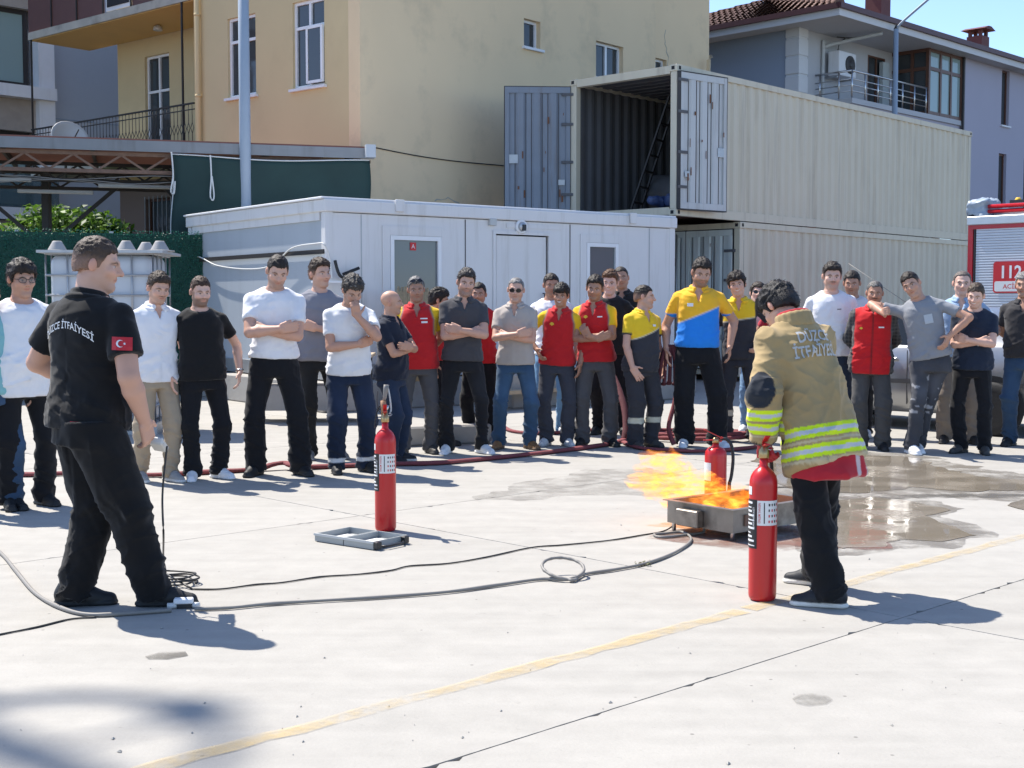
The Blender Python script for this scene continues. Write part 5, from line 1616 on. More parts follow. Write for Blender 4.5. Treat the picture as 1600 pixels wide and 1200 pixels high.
for (sx, z0, z1) in ((5.0, EZ + .9, EZ + 2.0), (11.6, EZ + .7, EZ + 1.5)):
    c = MB(); c.box(sx - .27, sx + .27, .2, .74, z0 - .6, z1 - .25); ch = c.build('chimney', MATS['chimney_red'], HS)
    for (i, j) in ((-1, 0), (1, 0), (-1, 1), (1, 1)): MB().box(sx + i * .2 - .05, sx + i * .2 + .05, .24 + j * .36, .34 + j * .36, z1 - .25, z1 - .05).build('chimney_post', MATS['chimney_red'], ch)
    MB().prism([(sx - .42, z1 - .05), (sx + .42, z1 - .05), (sx + .1, z1 + .06), (sx - .1, z1 + .06)], 'y', .05, .89).build('chimney_cap', MATS['chimney_red'], ch)
# antenna on the balcony
an = MB(); an.tube([(1.5, -.3, 8.5), (1.55, -.32, 8.75), (1.8, -.35, 8.9)], .02, 6); an.tube([(1.3, -.4, 8.86), (2.5, -.4, 8.98)], .02, 6); an.build('antenna', MATS['dark_steel'], HS)

# ------------------------------------------------------------------ modern grey building and small tiled house far left
MD = empty('modern_building', (-12.45 - 3.0, 36 - 3.0, 0), radians(45)); tag(MD, 'modern grey building with glass balcony at the far left', 'building')
mL = 4.24
MB().box(-10, mL, 0, 8, 0, 3.7).build('wall', MATS['modern_stone'], MD)
MB().box(-10, mL, .6, 8, 3.7, 14).build('inner_wall', MATS['modern_stone'], MD)
for z in (3.72, 6.95, 10.2):
    MB().box(-10, mL, -.25, .6, z, z + .32).build('floor_band', MATS['white_paint'], MD)
for zz in (4.05, 7.3, 10.5):
    MB().box(-10, mL - .2, .1, .6, zz + 2.05, zz + 2.9).build('stone_band', MATS['modern_stone'], MD)
    fo_ = window(MD, 'y', -1.6, mL - .55, zz, zz + 2.05, -1, frame='iron_black', glass='window_teal', off=.3, depth=.05, mull=(.45, .78), sill=False, fw=.12)
    window(MD, 'y', -6.5, -1.7, zz, zz + 2.05, -1, frame='iron_black', glass='window_teal', off=.3, depth=.05, mull=(.3, .6), sill=False, fw=.12)
MB().box(mL - .45, mL, -.12, .58, 3.4, 13).build('pillar', MATS['white_paint'], MD)
MB().box(-6, mL, -.24, -.22, 4.05, 4.95).build('glass_rail', MATS['rail_glass'], MD)
MB().box(-6, mL, -.25, -.21, 4.95, 5.0).build('hand_rail', MATS['steel_polished'], MD)
MB().box(mL + .002, mL + 2.85, .35, 8, 0, 12.2).build('side_wing', MATS['modern_grey'], MD)
for z in (5.1, 6.55): MB().box(mL + .01, mL + 2.86, .34, .352, z, z + .03).build('wall_groove', MATS['pole_grey'], MD)
SH = empty('tiled_house', (-14.2, 46, 0), radians(40)); tag(SH, 'small dark house with red tiled roof seen under the yellow balcony', 'building')
MB().box(0, 6, 0, 5, 0, 8.1).build('wall', MATS['pole_grey'], SH)
shr = MB(); shr.add([(-.6, -.7, 8.1), (6.6, -.7, 8.1), (6.6, 3, 9.6), (-.6, 3, 9.6), (-.6, -.7, 8.0), (6.6, -.7, 8.0), (6.6, 6, 8.1), (-.6, 6, 8.1)], [(0, 1, 2, 3), (0, 4, 5, 1), (3, 2, 6, 7), (0, 3, 7), (1, 6, 2)])
sho = shr.build('roof', MATS['roof_tile'], SH)
for k in range(22): MB().tube([(-.5 + k * .33, -.75, 8.16), (-.5 + k * .33, 2.9, 9.62)], .10, 6).build('roof_tile', MATS['roof_tile'], sho)
window(SH, 'y', 1.2, 2.2, 5.0, 6.8, -1, frame='pole_grey', depth=.05)
MB().bar((2.6, -1.2, 6.9), (2.6, 0, 7.6), .06).bar((2.6, -1.2, 6.9), (5.5, -1.2, 6.9), .06).build('awning', MATS['dark_steel'], SH)

# ------------------------------------------------------------------ steel canopy with green tarpaulins
kx0, ky0 = -8.39, 21.5; kx1, ky1 = -2.49, 23.2
kang = math.atan2(ky1 - ky0, kx1 - kx0); klen = math.hypot(kx1 - kx0, ky1 - ky0)
KN = empty('steel_canopy', (kx1, ky1, 0), kang + pi); tag(KN, 'rusty steel truss canopy with thin sheet roof at the left', 'canopy')
# local x runs leftwards from the right end; local y towards the viewer
KL = klen + 5
MB().box(0, KL, -3.6, .12, 4.14, 4.20).build('roof_sheet', MATS['roof_rust_sheet'], KN)
MB().box(-.05, KL, .121, .16, 3.99, 4.17).build('fascia', MATS['fascia_grey'], KN)
MB().box(-.05, .12, .161, .3, 4.0, 4.22).build('fascia_end', MATS['cabin_side'], KN)
for row, yy in ((0, .02), (1, -1.8), (2, -3.5)):
    for z in (3.95, 3.66): MB().bar((0, yy, z), (KL, yy, z), .06).build('truss_chord', MATS['rust_steel' if row == 0 else 'dark_steel'], KN)
    k = 0
    x = 0
    while x < KL - .4:
        MB().bar((x, yy, 3.68), (x + .38, yy, 3.93), .035).build('truss_web', MATS['rust_steel' if row == 0 else 'dark_steel'], KN)
        MB().bar((x + .38, yy, 3.93), (x + .76, yy, 3.68), .035).build('truss_web', MATS['rust_steel' if row == 0 else 'dark_steel'], KN)
        x += .76
for x in np.arange(.3, KL, 1.45):
    MB().bar((x, .02, 4.06), (x, -3.55, 4.06), .05, .10).build('rafter', MATS['dark_steel'], KN)
for (x, y) in ((.15, -2.2), (.15, -.02), (5.55, -2.6), (5.55, -3.5), (10.2, -.02)):
    MB().bar((x, y, 0), (x, y, 3.95), .12).build('post', MATS['dark_steel'], KN)
MB().bar((5.55, -2.6, 2.5), (4.2, -2.6, 3.7), .07).bar((5.55, -2.6, 2.5), (6.9, -2.6, 3.7), .07).build('brace', MATS['dark_steel'], KN)
MB().bar((3.5, -2.2, 3.68), (2.5, -2.2, 2.6), .07).build('brace', MATS['dark_steel'], KN)
for (x, y, z, l) in ((3.9, -.9, 3.50, 1.35), (5.3, -1.4, 3.42, 1.25), (6.3, -.7, 3.55, 1.3)):
    t = MB().box(x - l / 2, x + l / 2, y - .06, y + .06, z - .03, z + .03).build('tube_light', MATS['grey_plastic'], KN, bevel=.01)
# net of loose cables under the truss
for sd in range(3):
    MB().tube([(x, .09 + .02 * sd, 3.60 - .10 * sin((x + sd) * .9) ** 2 - .05 * sd) for x in np.linspace(3.2, 8.5, 22)], .008, 5).build('loose_cable', MATS['cable_grey'], KN)
# tarpaulins: two sagging sheets
def tarp(name, x0, x1, z0, z1, label, seed, y0=.20):
    nx, nz = 26, 16; vs = []
    for j in range(nz + 1):
        for i in range(nx + 1):
            s, t = i / nx, j / nz
            x = x0 + (x1 - x0) * s + .03 * sin(t * 5 + seed); z = z0 + (z1 - z0) * t + (1 - t) * .05 * sin(s * 9 + seed) - t * .06 * sin(pi * s) ** 2
            y = y0 + .05 * sin(s * 7 + t * 3 + seed) * (1 - t * .6) + .03 * sin(s * 19 + seed * 2) * (1 - t)
            vs.append((x, y, z))
    fs = [(j*(nx+1)+i, j*(nx+1)+i+1, (j+1)*(nx+1)+i+1, (j+1)*(nx+1)+i) for j in range(nz) for i in range(nx)]
    mb = MB().add(vs, fs, True)
    o = mb.build(name, MATS['tarp_green'])
    mod = o.modifiers.new('thick', 'SOLIDIFY'); mod.thickness = .006
    o.location = KN.location; o.rotation_euler = KN.rotation_euler
    tag(o, label, 'tarpaulin', 'green tarpaulins on the canopy')
    # hem edging
    MB().tube([vs[nz*(nx+1)+i] for i in range(nx + 1)], .012, 5).build('hem', MATS['cable_white'], o)
    MB().tube([vs[j*(nx+1)+nx] for j in range(nz + 1)], .010, 5).build('hem', MATS['grey_plastic'], o)
    return o
tarp('tarpaulin', .05, 3.38, 2.55, 3.96, 'dark green tarpaulin hung along the canopy behind the tall pole', 1)
ro_ = MB(); ro_.tube(smooth_path([(2.75, .30, 3.95), (2.74, .31, 3.6), (2.76, .31, 3.28), (2.72, .31, 3.20), (2.70, .31, 3.3), (2.73, .31, 3.6)]), .014, 6)
tr_ = ro_.build('rope', MATS['cable_white']); tr_.location = KN.location; tr_.rotation_euler = KN.rotation_euler; tag(tr_, 'pale rope loop hanging on the green tarpaulin', 'rope')
ro_ = MB(); ro_.tube(smooth_path([(3.38, .30, 3.98), (3.36, .31, 3.6), (3.40, .31, 3.34), (3.35, .31, 3.30), (3.33, .31, 3.5)]), .014, 6)
tr_ = ro_.build('rope', MATS['cable_white']); tr_.location = KN.location; tr_.rotation_euler = KN.rotation_euler; tag(tr_, 'pale rope at the left edge of the green tarpaulin', 'rope')

# ------------------------------------------------------------------ poles
def lamp_pole(x, y, h, r0, r1, arm, label):
    e = empty('street_lamp', (x, y, 0)); tag(e, label, 'street lamp')
    MB().tube([(0, 0, 0), (0, 0, h)], [r0, r1], 14).build('pole', MATS['pole_grey'], e)
    MB().box(-.22, .22, -.22, .22, 0, .03).build('base_plate', MATS['galvanised'], e)
    if arm:
        MB().tube(smooth_path([(0, 0, h - .05), (.12, -.1, h + .15), (.75, -.5, h + .72)]), .035, 8).build('arm', MATS['pole_grey'], e)
        v, q = sdf_mesh([(RCone((.72, -.48, h + .70), (1.15, -.75, h + .95), .06, .10, flat=(V3(0, 0, 1), .55)), 0, '+')], .02)
        link('lamp_head', np_mesh('lamp_head', v, q, MATS['white_paint']), e)
        MB().tube([(0, 0, h), (0, 0, h + .12)], [.07, .01], 8).build('pole_cap', MATS['dark_steel'], e)
    return e
lamp_pole(-4.52, 22.42, 9.0, .105, .085, False, 'tall grey steel pole in front of the green tarpaulin')
lamp_pole(10.45, 36.2, 8.95, .10, .065, True, 'grey street lamp with tilted white head in front of the grey house')
dish = empty('satellite_dish', (-9.65, 28.6, 4.2), radians(40)); tag(dish, 'weathered satellite dish at the end of the yellow balcony', 'satellite dish')
d_ = MB(); d_.lathe([(.02, 0), (.18, .03), (.36, .11), (.42, .16), (.41, .17), (.35, .13), (.17, .05), (.0, .02)], (0, 0, 0), 20); d_.xf(Matrix.Translation((0, -.15, .75)) @ Matrix.Rotation(radians(65), 4, 'X')); d_.build('reflector', MATS['grey_plastic'], dish)
MB().tube([(0, 0, 0), (0, 0, .8)], .03, 8).build('mast', MATS['dark_steel'], dish)
MB().tube([(0, -.2, .6), (0, -.75, .95)], .015, 6).build('feed_arm', MATS['dark_steel'], dish)
# ------------------------------------------------------------------ leaves
def leaf_cloud(name, centres, radii, n, size, cols, seed, parent=None, squash=.8, shell=.55):
    """many small bent leaves spread through several clumps"""
    rs = np.random.RandomState(seed)
    centres = np.asarray(centres, f32); radii = np.asarray(radii, f32)
    p = (radii ** 2) / (radii ** 2).sum()
    k = rs.choice(len(centres), n, p=p)
    d = rs.normal(size=(n, 3)); d /= np.linalg.norm(d, axis=1, keepdims=True)
    r = (shell + (1 - shell) * rs.rand(n) ** .6) * (.8 + .5 * vnoise(d * 2.2 + k[:, None] * 3.1, seed))
    c = centres[k] + d * r[:, None] * radii[k][:, None] * np.array([1, 1, squash])
    up = rs.normal(size=(n, 3)) * .6 + d * .5 + np.array([0, 0, .5]); up /= np.linalg.norm(up, axis=1, keepdims=True)
    a = np.cross(up, rs.normal(size=(n, 3))); a /= np.linalg.norm(a, axis=1, keepdims=True); b = np.cross(up, a)
    s = size * (.6 + .8 * rs.rand(n))[:, None]
    v = np.stack([c - a * s, c + b * s * .45 + up * s * .12, c + a * s, c - b * s * .45 + up * s * .12], 1).reshape(-1, 3)
    q = np.arange(4 * n).reshape(n, 4)
    cl = np.asarray(cols, f32)[rs.randint(len(cols), size=n)] * (.75 + .5 * rs.rand(n))[:, None]
    return link(name, np_mesh(name, v, q, M_LEAF, np.repeat(cl, 4, 0)), parent)
GREENS = [(.08, .17, .02), (.12, .24, .03), (.17, .30, .045), (.055, .12, .018)]
# tree behind the green screen
tx, ty = -9.6, 27.6
TR = empty('fig_tree', (tx, ty, 0)); tag(TR, 'bright green leafy tree behind the green screen fence', 'tree')
tk = MB(); tk.tube(smooth_path([(0, 0, 0), (.06, 0, .9), (-.04, .05, 1.8), (.05, 0, 2.6)]), np.linspace(.14, .07, 25), 9)
for (a, l, z) in ((.3, 1.1, 1.5), (2.2, 1.2, 1.7), (3.6, 1.0, 1.4), (5.2, 1.1, 1.9), (1.2, .8, 2.2)):
    tk.tube([(0, 0, z), (cos(a) * l * .5, sin(a) * l * .5, z + .5), (cos(a) * l, sin(a) * l, z + .75)], [.06, .04, .015], 6)
tk.build('trunk', MATS['bark'], TR)
leaf_cloud('crown', [(-.9, -.2, 2.55), (-.1, -.3, 2.9), (.7, -.2, 2.7), (1.3, -.1, 2.45), (.2, .5, 3.0), (-.5, .4, 2.8), (.9, .5, 2.9), (-1.5, 0, 2.3), (1.75, .1, 2.25)], [.7, .7, .7, .55, .7, .7, .6, .55, .42], 6500, .085, GREENS, 3, TR)
tx, ty = -13.5, 30
TR2 = empty('fig_tree', (tx, ty, 0)); tag(TR2, 'darker leafy tree at the left edge under the canopy', 'tree')
MB().tube([(0, 0, 0), (.1, 0, 1.6), (0, .1, 3.0)], [.15, .11, .07], 8).build('trunk', MATS['bark'], TR2)
leaf_cloud('crown', [(0, 0, 2.6), (1.0, 0, 2.4), (-1, .2, 2.6), (.3, .4, 3.1)], [.9, .8, .8, .7], 2500, .1, GREENS, 5, TR2)

# ------------------------------------------------------------------ green screen fence
fa0, fa1 = Vector((-10.2, 19.2, 0)), Vector((-4.98, 21.2, 0))
FEN = empty('screen_fence', fa0, math.atan2(fa1.y - fa0.y, fa1.x - fa0.x)); tag(FEN, 'dark green artificial hedge screen fence behind the water tank', 'fence')
fl = (fa1 - fa0).length; FZ = 2.60
for k in range(5): MB().bar((k * fl / 4, .06, 0), (k * fl / 4, .06, FZ), .06).build('post', MATS['galvanised'], FEN)
rs = np.random.RandomState(9)
n = 30000
c = np.stack([rs.rand(n) * fl, rs.rand(n) * -.05, rs.rand(n) * (FZ + .02)], 1)
a = rs.normal(size=(n, 3)); a[:, 1] = -np.abs(a[:, 1]); a /= np.linalg.norm(a, axis=1, keepdims=True); b = np.cross(a, rs.normal(size=(n, 3))); b /= np.linalg.norm(b, axis=1, keepdims=True)
v = np.stack([c - b * .008, c + b * .008, c + a * .034], 1).reshape(-1, 3)
cl = np.array([(.020, .125, .088), (.016, .095, .068), (.026, .16, .11)], f32)[rs.randint(3, size=n)]
o = link('needle_screen', np_mesh('needle_screen', v, np.arange(3 * n).reshape(n, 3), M_LEAF, np.repeat(cl, 3, 0)), FEN); o['kind'] = 'stuff'
pmat('screen_backing', (.012, .060, .045), .9, var=.3, scale=30)
MB().box(0, fl, 0, .02, 0, FZ - .03).build('screen_backing', MATS['screen_backing'], FEN)

# ------------------------------------------------------------------ caged water tanks with upturned cups on top
def ibc(x, y, rz, z0, label):
    e = empty('water_tank', (x, y, z0), rz); tag(e, label, 'water tank', 'caged water tanks')
    v, q = sdf_mesh([(RBox((0, 0, .56), (.555, .455, .43), None, .10), 0, '+')], .03)
    link('tank', np_mesh('tank', v, q, MATS['ibc_plastic']), e)
    MB().box(-.6, .6, -.5, .5, 0, .04).box(-.6, -.45, -.5, .5, .04, .13).box(.45, .6, -.5, .5, .04, .13).box(-.08, .08, -.5, .5, .04, .13).build('pallet', MATS['galvanised'], e)
    for k in range(6):
        x_ = -.58 + k * 1.16 / 5
        for yy in (-.48, .48): MB().tube([(x_, yy, .13), (x_, yy, 1.0)], .011, 6).build('cage_bar', MATS['galvanised'], e)
    for k in range(5):
        y_ = -.48 + k * .24
        for xx in (-.58, .58): MB().tube([(xx, y_, .13), (xx, y_, 1.0)], .011, 6).build('cage_bar', MATS['galvanised'], e)
    for z in (.32, .54, .76, 1.0):
        MB().tube([(-.58, -.49, z), (.58, -.49, z), (.58, .49, z), (-.58, .49, z), (-.58, -.49, z)], .013 if z < .9 else .018, 6).build('cage_ring', MATS['galvanised'], e)
    MB().lathe([(.12, 0), (.12, .05), (.10, .06)], (0, 0, .985), 16).build('lid', MATS['black_plastic'], e)
    return e
ix, iy = at_depth(172, 440, 15.0)[:2]
irz = radians(4)
ibc(ix, iy, irz, 0.0, 'caged plastic water tank, lower of the stack behind the instructor')
ibc(ix, iy, irz, 1.01, 'caged plastic water tank, upper of the stack, grey cups on top')
MB().box(-.66, .70, -.56, .56, 2.012, 2.042).build('board', MATS['galvanised'], None, loc=(ix, iy, 0), rot=(0, 0, irz))
tag(bpy.data.objects['board'], 'thin grey sheet lying on top of the caged water tank', 'board')
def cup_mesh():
    b = MB(); prof = [(.155, 0), (.15, .012), (.10, .02)]
    for k in range(6): prof += [(.098 - k * .008, .03 + k * .025), (.093 - k * .008, .048 + k * .025)]
    prof += [(.045, .19), (.0, .192)]
    b.lathe(prof, (0, 0, 0), 18); return b.mesh('traffic_cone', MATS['cup_plastic'])
cm = cup_mesh()
for k, (dx, dy, lab) in enumerate(((-.56, -.1, 'leftmost grey ribbed cone on the water tank'), (-.30, .1, 'grey ribbed cone second from the left on the water tank'), (.235, -.15, 'grey ribbed cone right of the instructor\'s head, front one of a pair'), (.36, .2, 'grey ribbed cone half hidden behind the other of a pair on the tank'), (.60, -.1, 'rightmost grey ribbed cone at the corner of the water tank'))):
    e = empty('ribbed_cone', (ix + dx, iy + dy, 2.043), .3 * k); tag(e, lab, 'cone', 'grey cones on the water tank')
    b = MB(); b.lathe([(.165, 0), (.163, .012), (.105, .018)], (0, 0, 0), 18); b.build('flange', MATS['cup_plastic'], e)
    b = MB(); prof = [(.104, .0185)]
    for j in range(6): prof += [(.103 - j * .009, .022 + j * .016), (.096 - j * .009, .033 + j * .016)]
    prof += [(.045, .120), (.0, .122)]
    b.lathe(prof, (0, 0, 0), 18); b.build('ribbed_body', MATS['cup_plastic'], e)

# ------------------------------------------------------------------ clutter along the cabin
def place(e, along, out, z=0, rz=0):
    M = Matrix.Translation(CAB.location) @ Matrix.Rotation(CAB.rotation_euler[2], 4, 'Z')
    e.location = M @ Vector((along, -out, z)); e.rotation_euler = (0, 0, CAB.rotation_euler[2] + rz); return e
tb = empty('work_table'); place(tb, -.9, 1.3, 0, -.6); tag(tb, 'low wooden work table with tools beside the cabin corner', 'table')
MB().box(-.75, .75, -.35, .35, .80, .84).build('tabletop', MATS['wood_pale'], tb, bevel=.005)
for (i, j) in ((-1, -1), (1, -1), (1, 1), (-1, 1)): MB().box(i * .68 - .03, i * .68 + .03, j * .28 - .03, j * .28 + .03, 0, .8).build('leg', MATS['dark_steel'], tb)
MB().box(-.7, .7, -.3, .3, .15, .45).build('shelf_box', MATS['block_concrete'], tb)
wb = empty('wash_basin'); place(wb, -.75, .75, .84, -.5); tag(wb, 'grey box and basin standing on the work table', 'box')
MB().box(-.22, .22, -.2, .2, 0, .55).build('box', MATS['pole_grey'], wb, bevel=.02); MB().box(-.26, .26, -.24, .24, .55, .60).build('rim', MATS['ibc_plastic'], wb, bevel=.01)
shf = MB().box(-.28, .22, -.12, .12, 0, .025).build('shelf_board', MATS['pvc_white']); place(shf, -.02, .25, 1.74); tag(shf, 'small white shelf board sticking out at the cabin corner', 'shelf')
rm = empty('reed_mat_roll'); place(rm, 1.05, .55, .0, 0); tag(rm, 'tall roll of tan reed matting leaning on the cabin', 'reed mat')
bb = MB(); rr = random.Random(3)
for k in range(46):
    a = 2 * pi * k / 46; r_ = .20 + .012 * rr.random()
    bb.tube([(r_ * cos(a), r_ * sin(a), .06 * rr.random() + .38), (r_ * cos(a) * .97, r_ * sin(a) * .97, 1.62 + .08 * rr.random())], .016, 5)
bb.build('reeds', MATS['reed'], rm); MB().lathe([(.19, .40), (.19, 1.6)], (0, 0, 0), 14).build('core', MATS['reed'], rm)
for z in (.65, 1.3): MB().lathe([(.221, z), (.221, z + .015)], (0, 0, 0), 20).build('binding_cord', MATS['wood_brown'], rm)
pb = empty('planter'); place(pb, 3.9, 1.05, 0); tag(pb, 'low rough concrete trough with stones and flowers by the cabin', 'planter')
MB().box(-1.7, 1.5, -.25, .25, 0, .48).build('trough', MATS['block_concrete'], pb, bevel=.02)
rr = random.Random(8)
for k in range(16):
    x, y, r_ = rr.uniform(-1.5, 1.35), rr.uniform(-.16, .16), rr.uniform(.06, .13)
    v, q = sdf_mesh([(Ell((0, 0, 0), (r_, r_ * .8, r_ * .7)), 0, '+')], .025)
    v = v + vnormals(v, q) * (.03 * (vnoise(v * 14, k) - .5))[:, None]
    o = link('stone', np_mesh('stone', v, q, MATS['stone_white'], smooth=False), pb, (x, y, .5 + r_ * .2), (0, 0, k))
leaf_cloud('flowers', [(-1.35, 0, .62), (-1.15, 0, .66)], [.16, .14], 300, .03, [(.08, .20, .03), (.7, .45, .03), (.10, .2, .04)], 6, pb)
kb = MB().box(-.5, .5, -.16, .16, 0, .20).build('kerb_block', MATS['block_concrete'], None, bevel=.02); kb.location = at_depth(690, 600, 13.6)[:2] + (0,); kb.rotation_euler = (0, 0, .4); tag(kb, 'short concrete kerb block on the ground behind the crowd', 'kerb block')
pk = empty('timber_plank'); place(pk, 2.6, 1.35, 0, .1); tag(pk, 'pale timber plank lying on low blocks behind the crowd', 'plank')
MB().box(-1.2, 1.0, -.12, .12, .22, .27).build('board', MATS['wood_pale'], pk); MB().box(-1.0, -.7, -.12, .12, 0, .22).build('block', MATS['block_concrete'], pk); MB().box(.5, .8, -.12, .12, 0, .22).build('block', MATS['block_concrete'], pk)

# ------------------------------------------------------------------ silver car
CARX = Vector((5.31, 14.4, 0))
car = empty('parked_car', CARX, radians(135)); tag(car, 'silver parked car half hidden behind the people at the right', 'car')
st = [  # x, z bottom, z belt, z roof, half width body, half width roof
    (-.78, .45, .88, .90, .60, .55), (-.72, .30, .98, 1.00, .76, .66), (-.40, .24, 1.00, 1.06, .82, .64), (-.05, .22, .99, 1.26, .84, .60), (.35, .21, .98, 1.40, .85, .58), (1.0, .20, .96, 1.45, .855, .57),
    (1.6, .20, .95, 1.43, .855, .57), (2.05, .20, .93, 1.30, .85, .56), (2.45, .20, .91, .98, .84, .60), (2.9, .21, .84, .88, .82, .60), (3.2, .24, .74, .78, .76, .58), (3.32, .34, .62, .66, .62, .50)]
nm = 11; vs = []
for (x, zb, zl, zr, w, wr_) in st:
    half = [(w * .86, zb), (w * .985, zb + .10), (w, zb + .28), (w * 1.0, (zb + zl) * .5 + .08), (w * .965, zl - .02), (w * .94, zl), (wr_ * 1.05 + (w * .9 - wr_) * .12, zr - .07), (wr_ * .86, zr - .01), (0, zr + .012)]
    vs.append([(x, -a, b) for a, b in half] + [(x, a, b) for a, b in half[-2::-1]])
k_ = len(vs[0]); allv = [p for r in vs for p in r]; fs = []
for i in range(len(st) - 1):
    for j in range(k_ - 1): fs.append((i*k_+j, (i+1)*k_+j, (i+1)*k_+j+1, i*k_+j+1))
fs.append(tuple(range(k_))); fs.append(tuple(len(allv) - k_ + j for j in range(k_))[::-1])
cb_ = MB().add([(x, y - .80, z) for x, y, z in allv], fs, True); car_body = cb_.build('body', MATS['car_silver'], car)
for sgn, yy in ((1, 0), (-1, -1.6)):
    for x, nm_ in ((0, 'wheel'), (2.52, 'wheel')):
        yo = yy + (.055 if sgn > 0 else -.055)
        a = MB(); a.lathe([(.355, 0), (.355, .012)], (0, 0, 0), 28); a.xf(Matrix.Translation((x, yo - .012 if sgn > 0 else yo, .31)) @ Matrix.Rotation(-pi / 2 * sgn, 4, 'X')); a.build('wheel_arch', MATS['dark_room'], car)
        t = MB(); t.lathe([(.20, -.10), (.27, -.105), (.295, -.08), (.30, 0), (.295, .075), (.27, .10), (.20, .095)], (0, 0, 0), 28); t.xf(Matrix.Translation((x, yy, .30)) @ Matrix.Rotation(-pi / 2 * sgn, 4, 'X')); wh = t.build('wheel', MATS['tyre'], car)
        r_ = MB(); r_.lathe([(.20, .05), (.19, .08), (.17, .06), (.05, .075), (.0, .075)], (0, 0, 0), 20); r_.xf(Matrix.Translation((x, yy, .30)) @ Matrix.Rotation(-pi / 2 * sgn, 4, 'X')); r_.build('rim', MATS['rim_metal'], wh)
def sidewin(xs, name='side_window'):
    P = []
    for (x, z) in xs:
        w = np.interp(x, [s[0] for s in st], [s[4] for s in st]); wr2 = np.interp(x, [s[0] for s in st], [s[5] for s in st]); zl = np.interp(x, [s[0] for s in st], [s[2] for s in st]); zr = np.interp(x, [s[0] for s in st], [s[3] for s in st])
        t = np.clip((z - zl) / max(zr - .07 - zl, .02), 0, 1); y = w * .94 + (wr2 * 1.05 + (w * .9 - wr2) * .12 - w * .94) * t
        P.append((x, -.80 + y + .006, z))
    n = len(P); b = MB().add(P + [(p[0], p[1] - .012, p[2]) for p in P], [tuple(range(n)), tuple(range(n, 2*n))[::-1]] + [(i, (i+1) % n, n+(i+1) % n, n+i) for i in range(n)])
    b.build(name, MATS['car_glass'], car)
sidewin([(.28, 1.01), (.98, .99), (.98, 1.34), (.42, 1.30)]); sidewin([(1.06, .985), (2.12, .97), (1.72, 1.32), (1.06, 1.34)])
MB().box(-.35, 2.2, .052, .068, .54, .59).build('side_trim', MATS['car_trim'], car)
for x in (.20, 1.02, 2.15): MB().box(x, x + .008, .050, .0575, .30, .92).build('door_seam', MATS['car_trim'], car)
for x in (.32, 1.15): MB().box(x, x + .18, .045, .075, .80, .835).build('door_handle', MATS['car_silver'], car, bevel=.008)
MB().box(1.95, 2.15, .06, .20, .98, 1.10).build('mirror', MATS['car_silver'], car, bevel=.02)
MB().box(-.74, -.62, -.28, -.06, .70, .92).build('tail_light', MATS['print_red'], car)
MB().tube([(1.3, -.5, 1.44), (2.1, -.45, 1.95)], .004, 4).build('aerial', MATS['cable_grey'], car)

# ------------------------------------------------------------------ fire engine
FT = empty('fire_engine', (7.53, 21.8, 0), radians(-45)); tag(FT, 'red and silver fire engine with roller shutter at the right edge', 'fire engine')
MB().box(0.02, 5.0, .05, 2.3, .55, 2.88).build('body', MATS['truck_red'], FT)
MB().box(-.02, 5.0, .0, 2.34, 2.76, 2.90).build('roof_rail', MATS['truck_alu'], FT, bevel=.01)
MB().box(0.0, .085, .02, .05, .55, 2.758).box(.085, 5, .018, .05, 2.69, 2.757).build('frame', MATS['truck_red'], FT)
MB().box(.10, .13, .022, .05, .6, 2.69).build('shutter_guide', MATS['iron_black'], FT)
sh_ = MB(); z = .6
while z < 2.68:
    sh_.prism([(.049, z), (.030, z + .003), (.027, z + .021), (.030, z + .039), (.049, z + .042)], 'x', .14, 3.2); z += .043
so_ = sh_.build('roller_shutter', MATS['truck_shutter'], FT); so_['kind'] = 'stuff'
def rrect(mb, x0, x1, z0, z1, r, y0, y1):
    P = []
    for (cx, cz, a0) in ((x1 - r, z1 - r, 0), (x0 + r, z1 - r, 90), (x0 + r, z0 + r, 180), (x1 - r, z0 + r, 270)):
        for k in range(5): a = radians(a0 + k * 22.5); P.append((cx + r * cos(a), cz + r * sin(a)))
    return mb.prism(P, 'y', y0, y1)
sg = rrect(MB(), .45, 1.03, 1.64, 2.15, .05, .012, .020).build('emergency_sign', MATS['print_red'], FT)
rrect(MB(), .475, 1.005, 1.665, 1.83, .03, .008, .0115).build('sign_panel', MATS['label_white'], sg)
text_obj('sign_number', '112', .28, lambda x, y: (.74 + x, .009, 1.885 + y), MATS['print_white'], sg, .025, .90)
text_obj('sign_word', 'ACİL', .105, lambda x, y: (.74 + x, .006, 1.71 + y), MATS['print_red'], sg, .012, 1.0)
for (x0, x1) in ((.2, 1.0), (3.3, 4.1)):
    t = MB(); t.lathe([(.3, -.14), (.46, -.14), (.5, -.1), (.5, .1), (.46, .14), (.3, .14)], (0, 0, 0), 28); t.xf(Matrix.Translation(((x0 + x1) / 2 + .6, .25, .5)) @ Matrix.Rotation(pi / 2, 4, 'X')); t.build('wheel', MATS['tyre'], FT)
MB().box(0.05, 5, .3, 2.0, .35, .56).build('chassis', MATS['dark_steel'], FT)
for z in (2.98, 3.06): MB().tube([(.28, .15, z), (5, .15, z)], .035, 8).build('red_rail', MATS['truck_red'], FT)
MB().box(.02, 5, .4, .6, 2.92, 2.97).build('deck_rail', MATS['truck_alu'], FT)
v, q = sdf_mesh([(RBox((.10, .4, 3.04), (.16, .3, .15), None, .06), 0, '+')], .025); v = folds(v, vnormals(v, q), .05, 6, 3)
link('grey_cover', np_mesh('grey_cover', v, q, MATS['pole_grey']), FT)
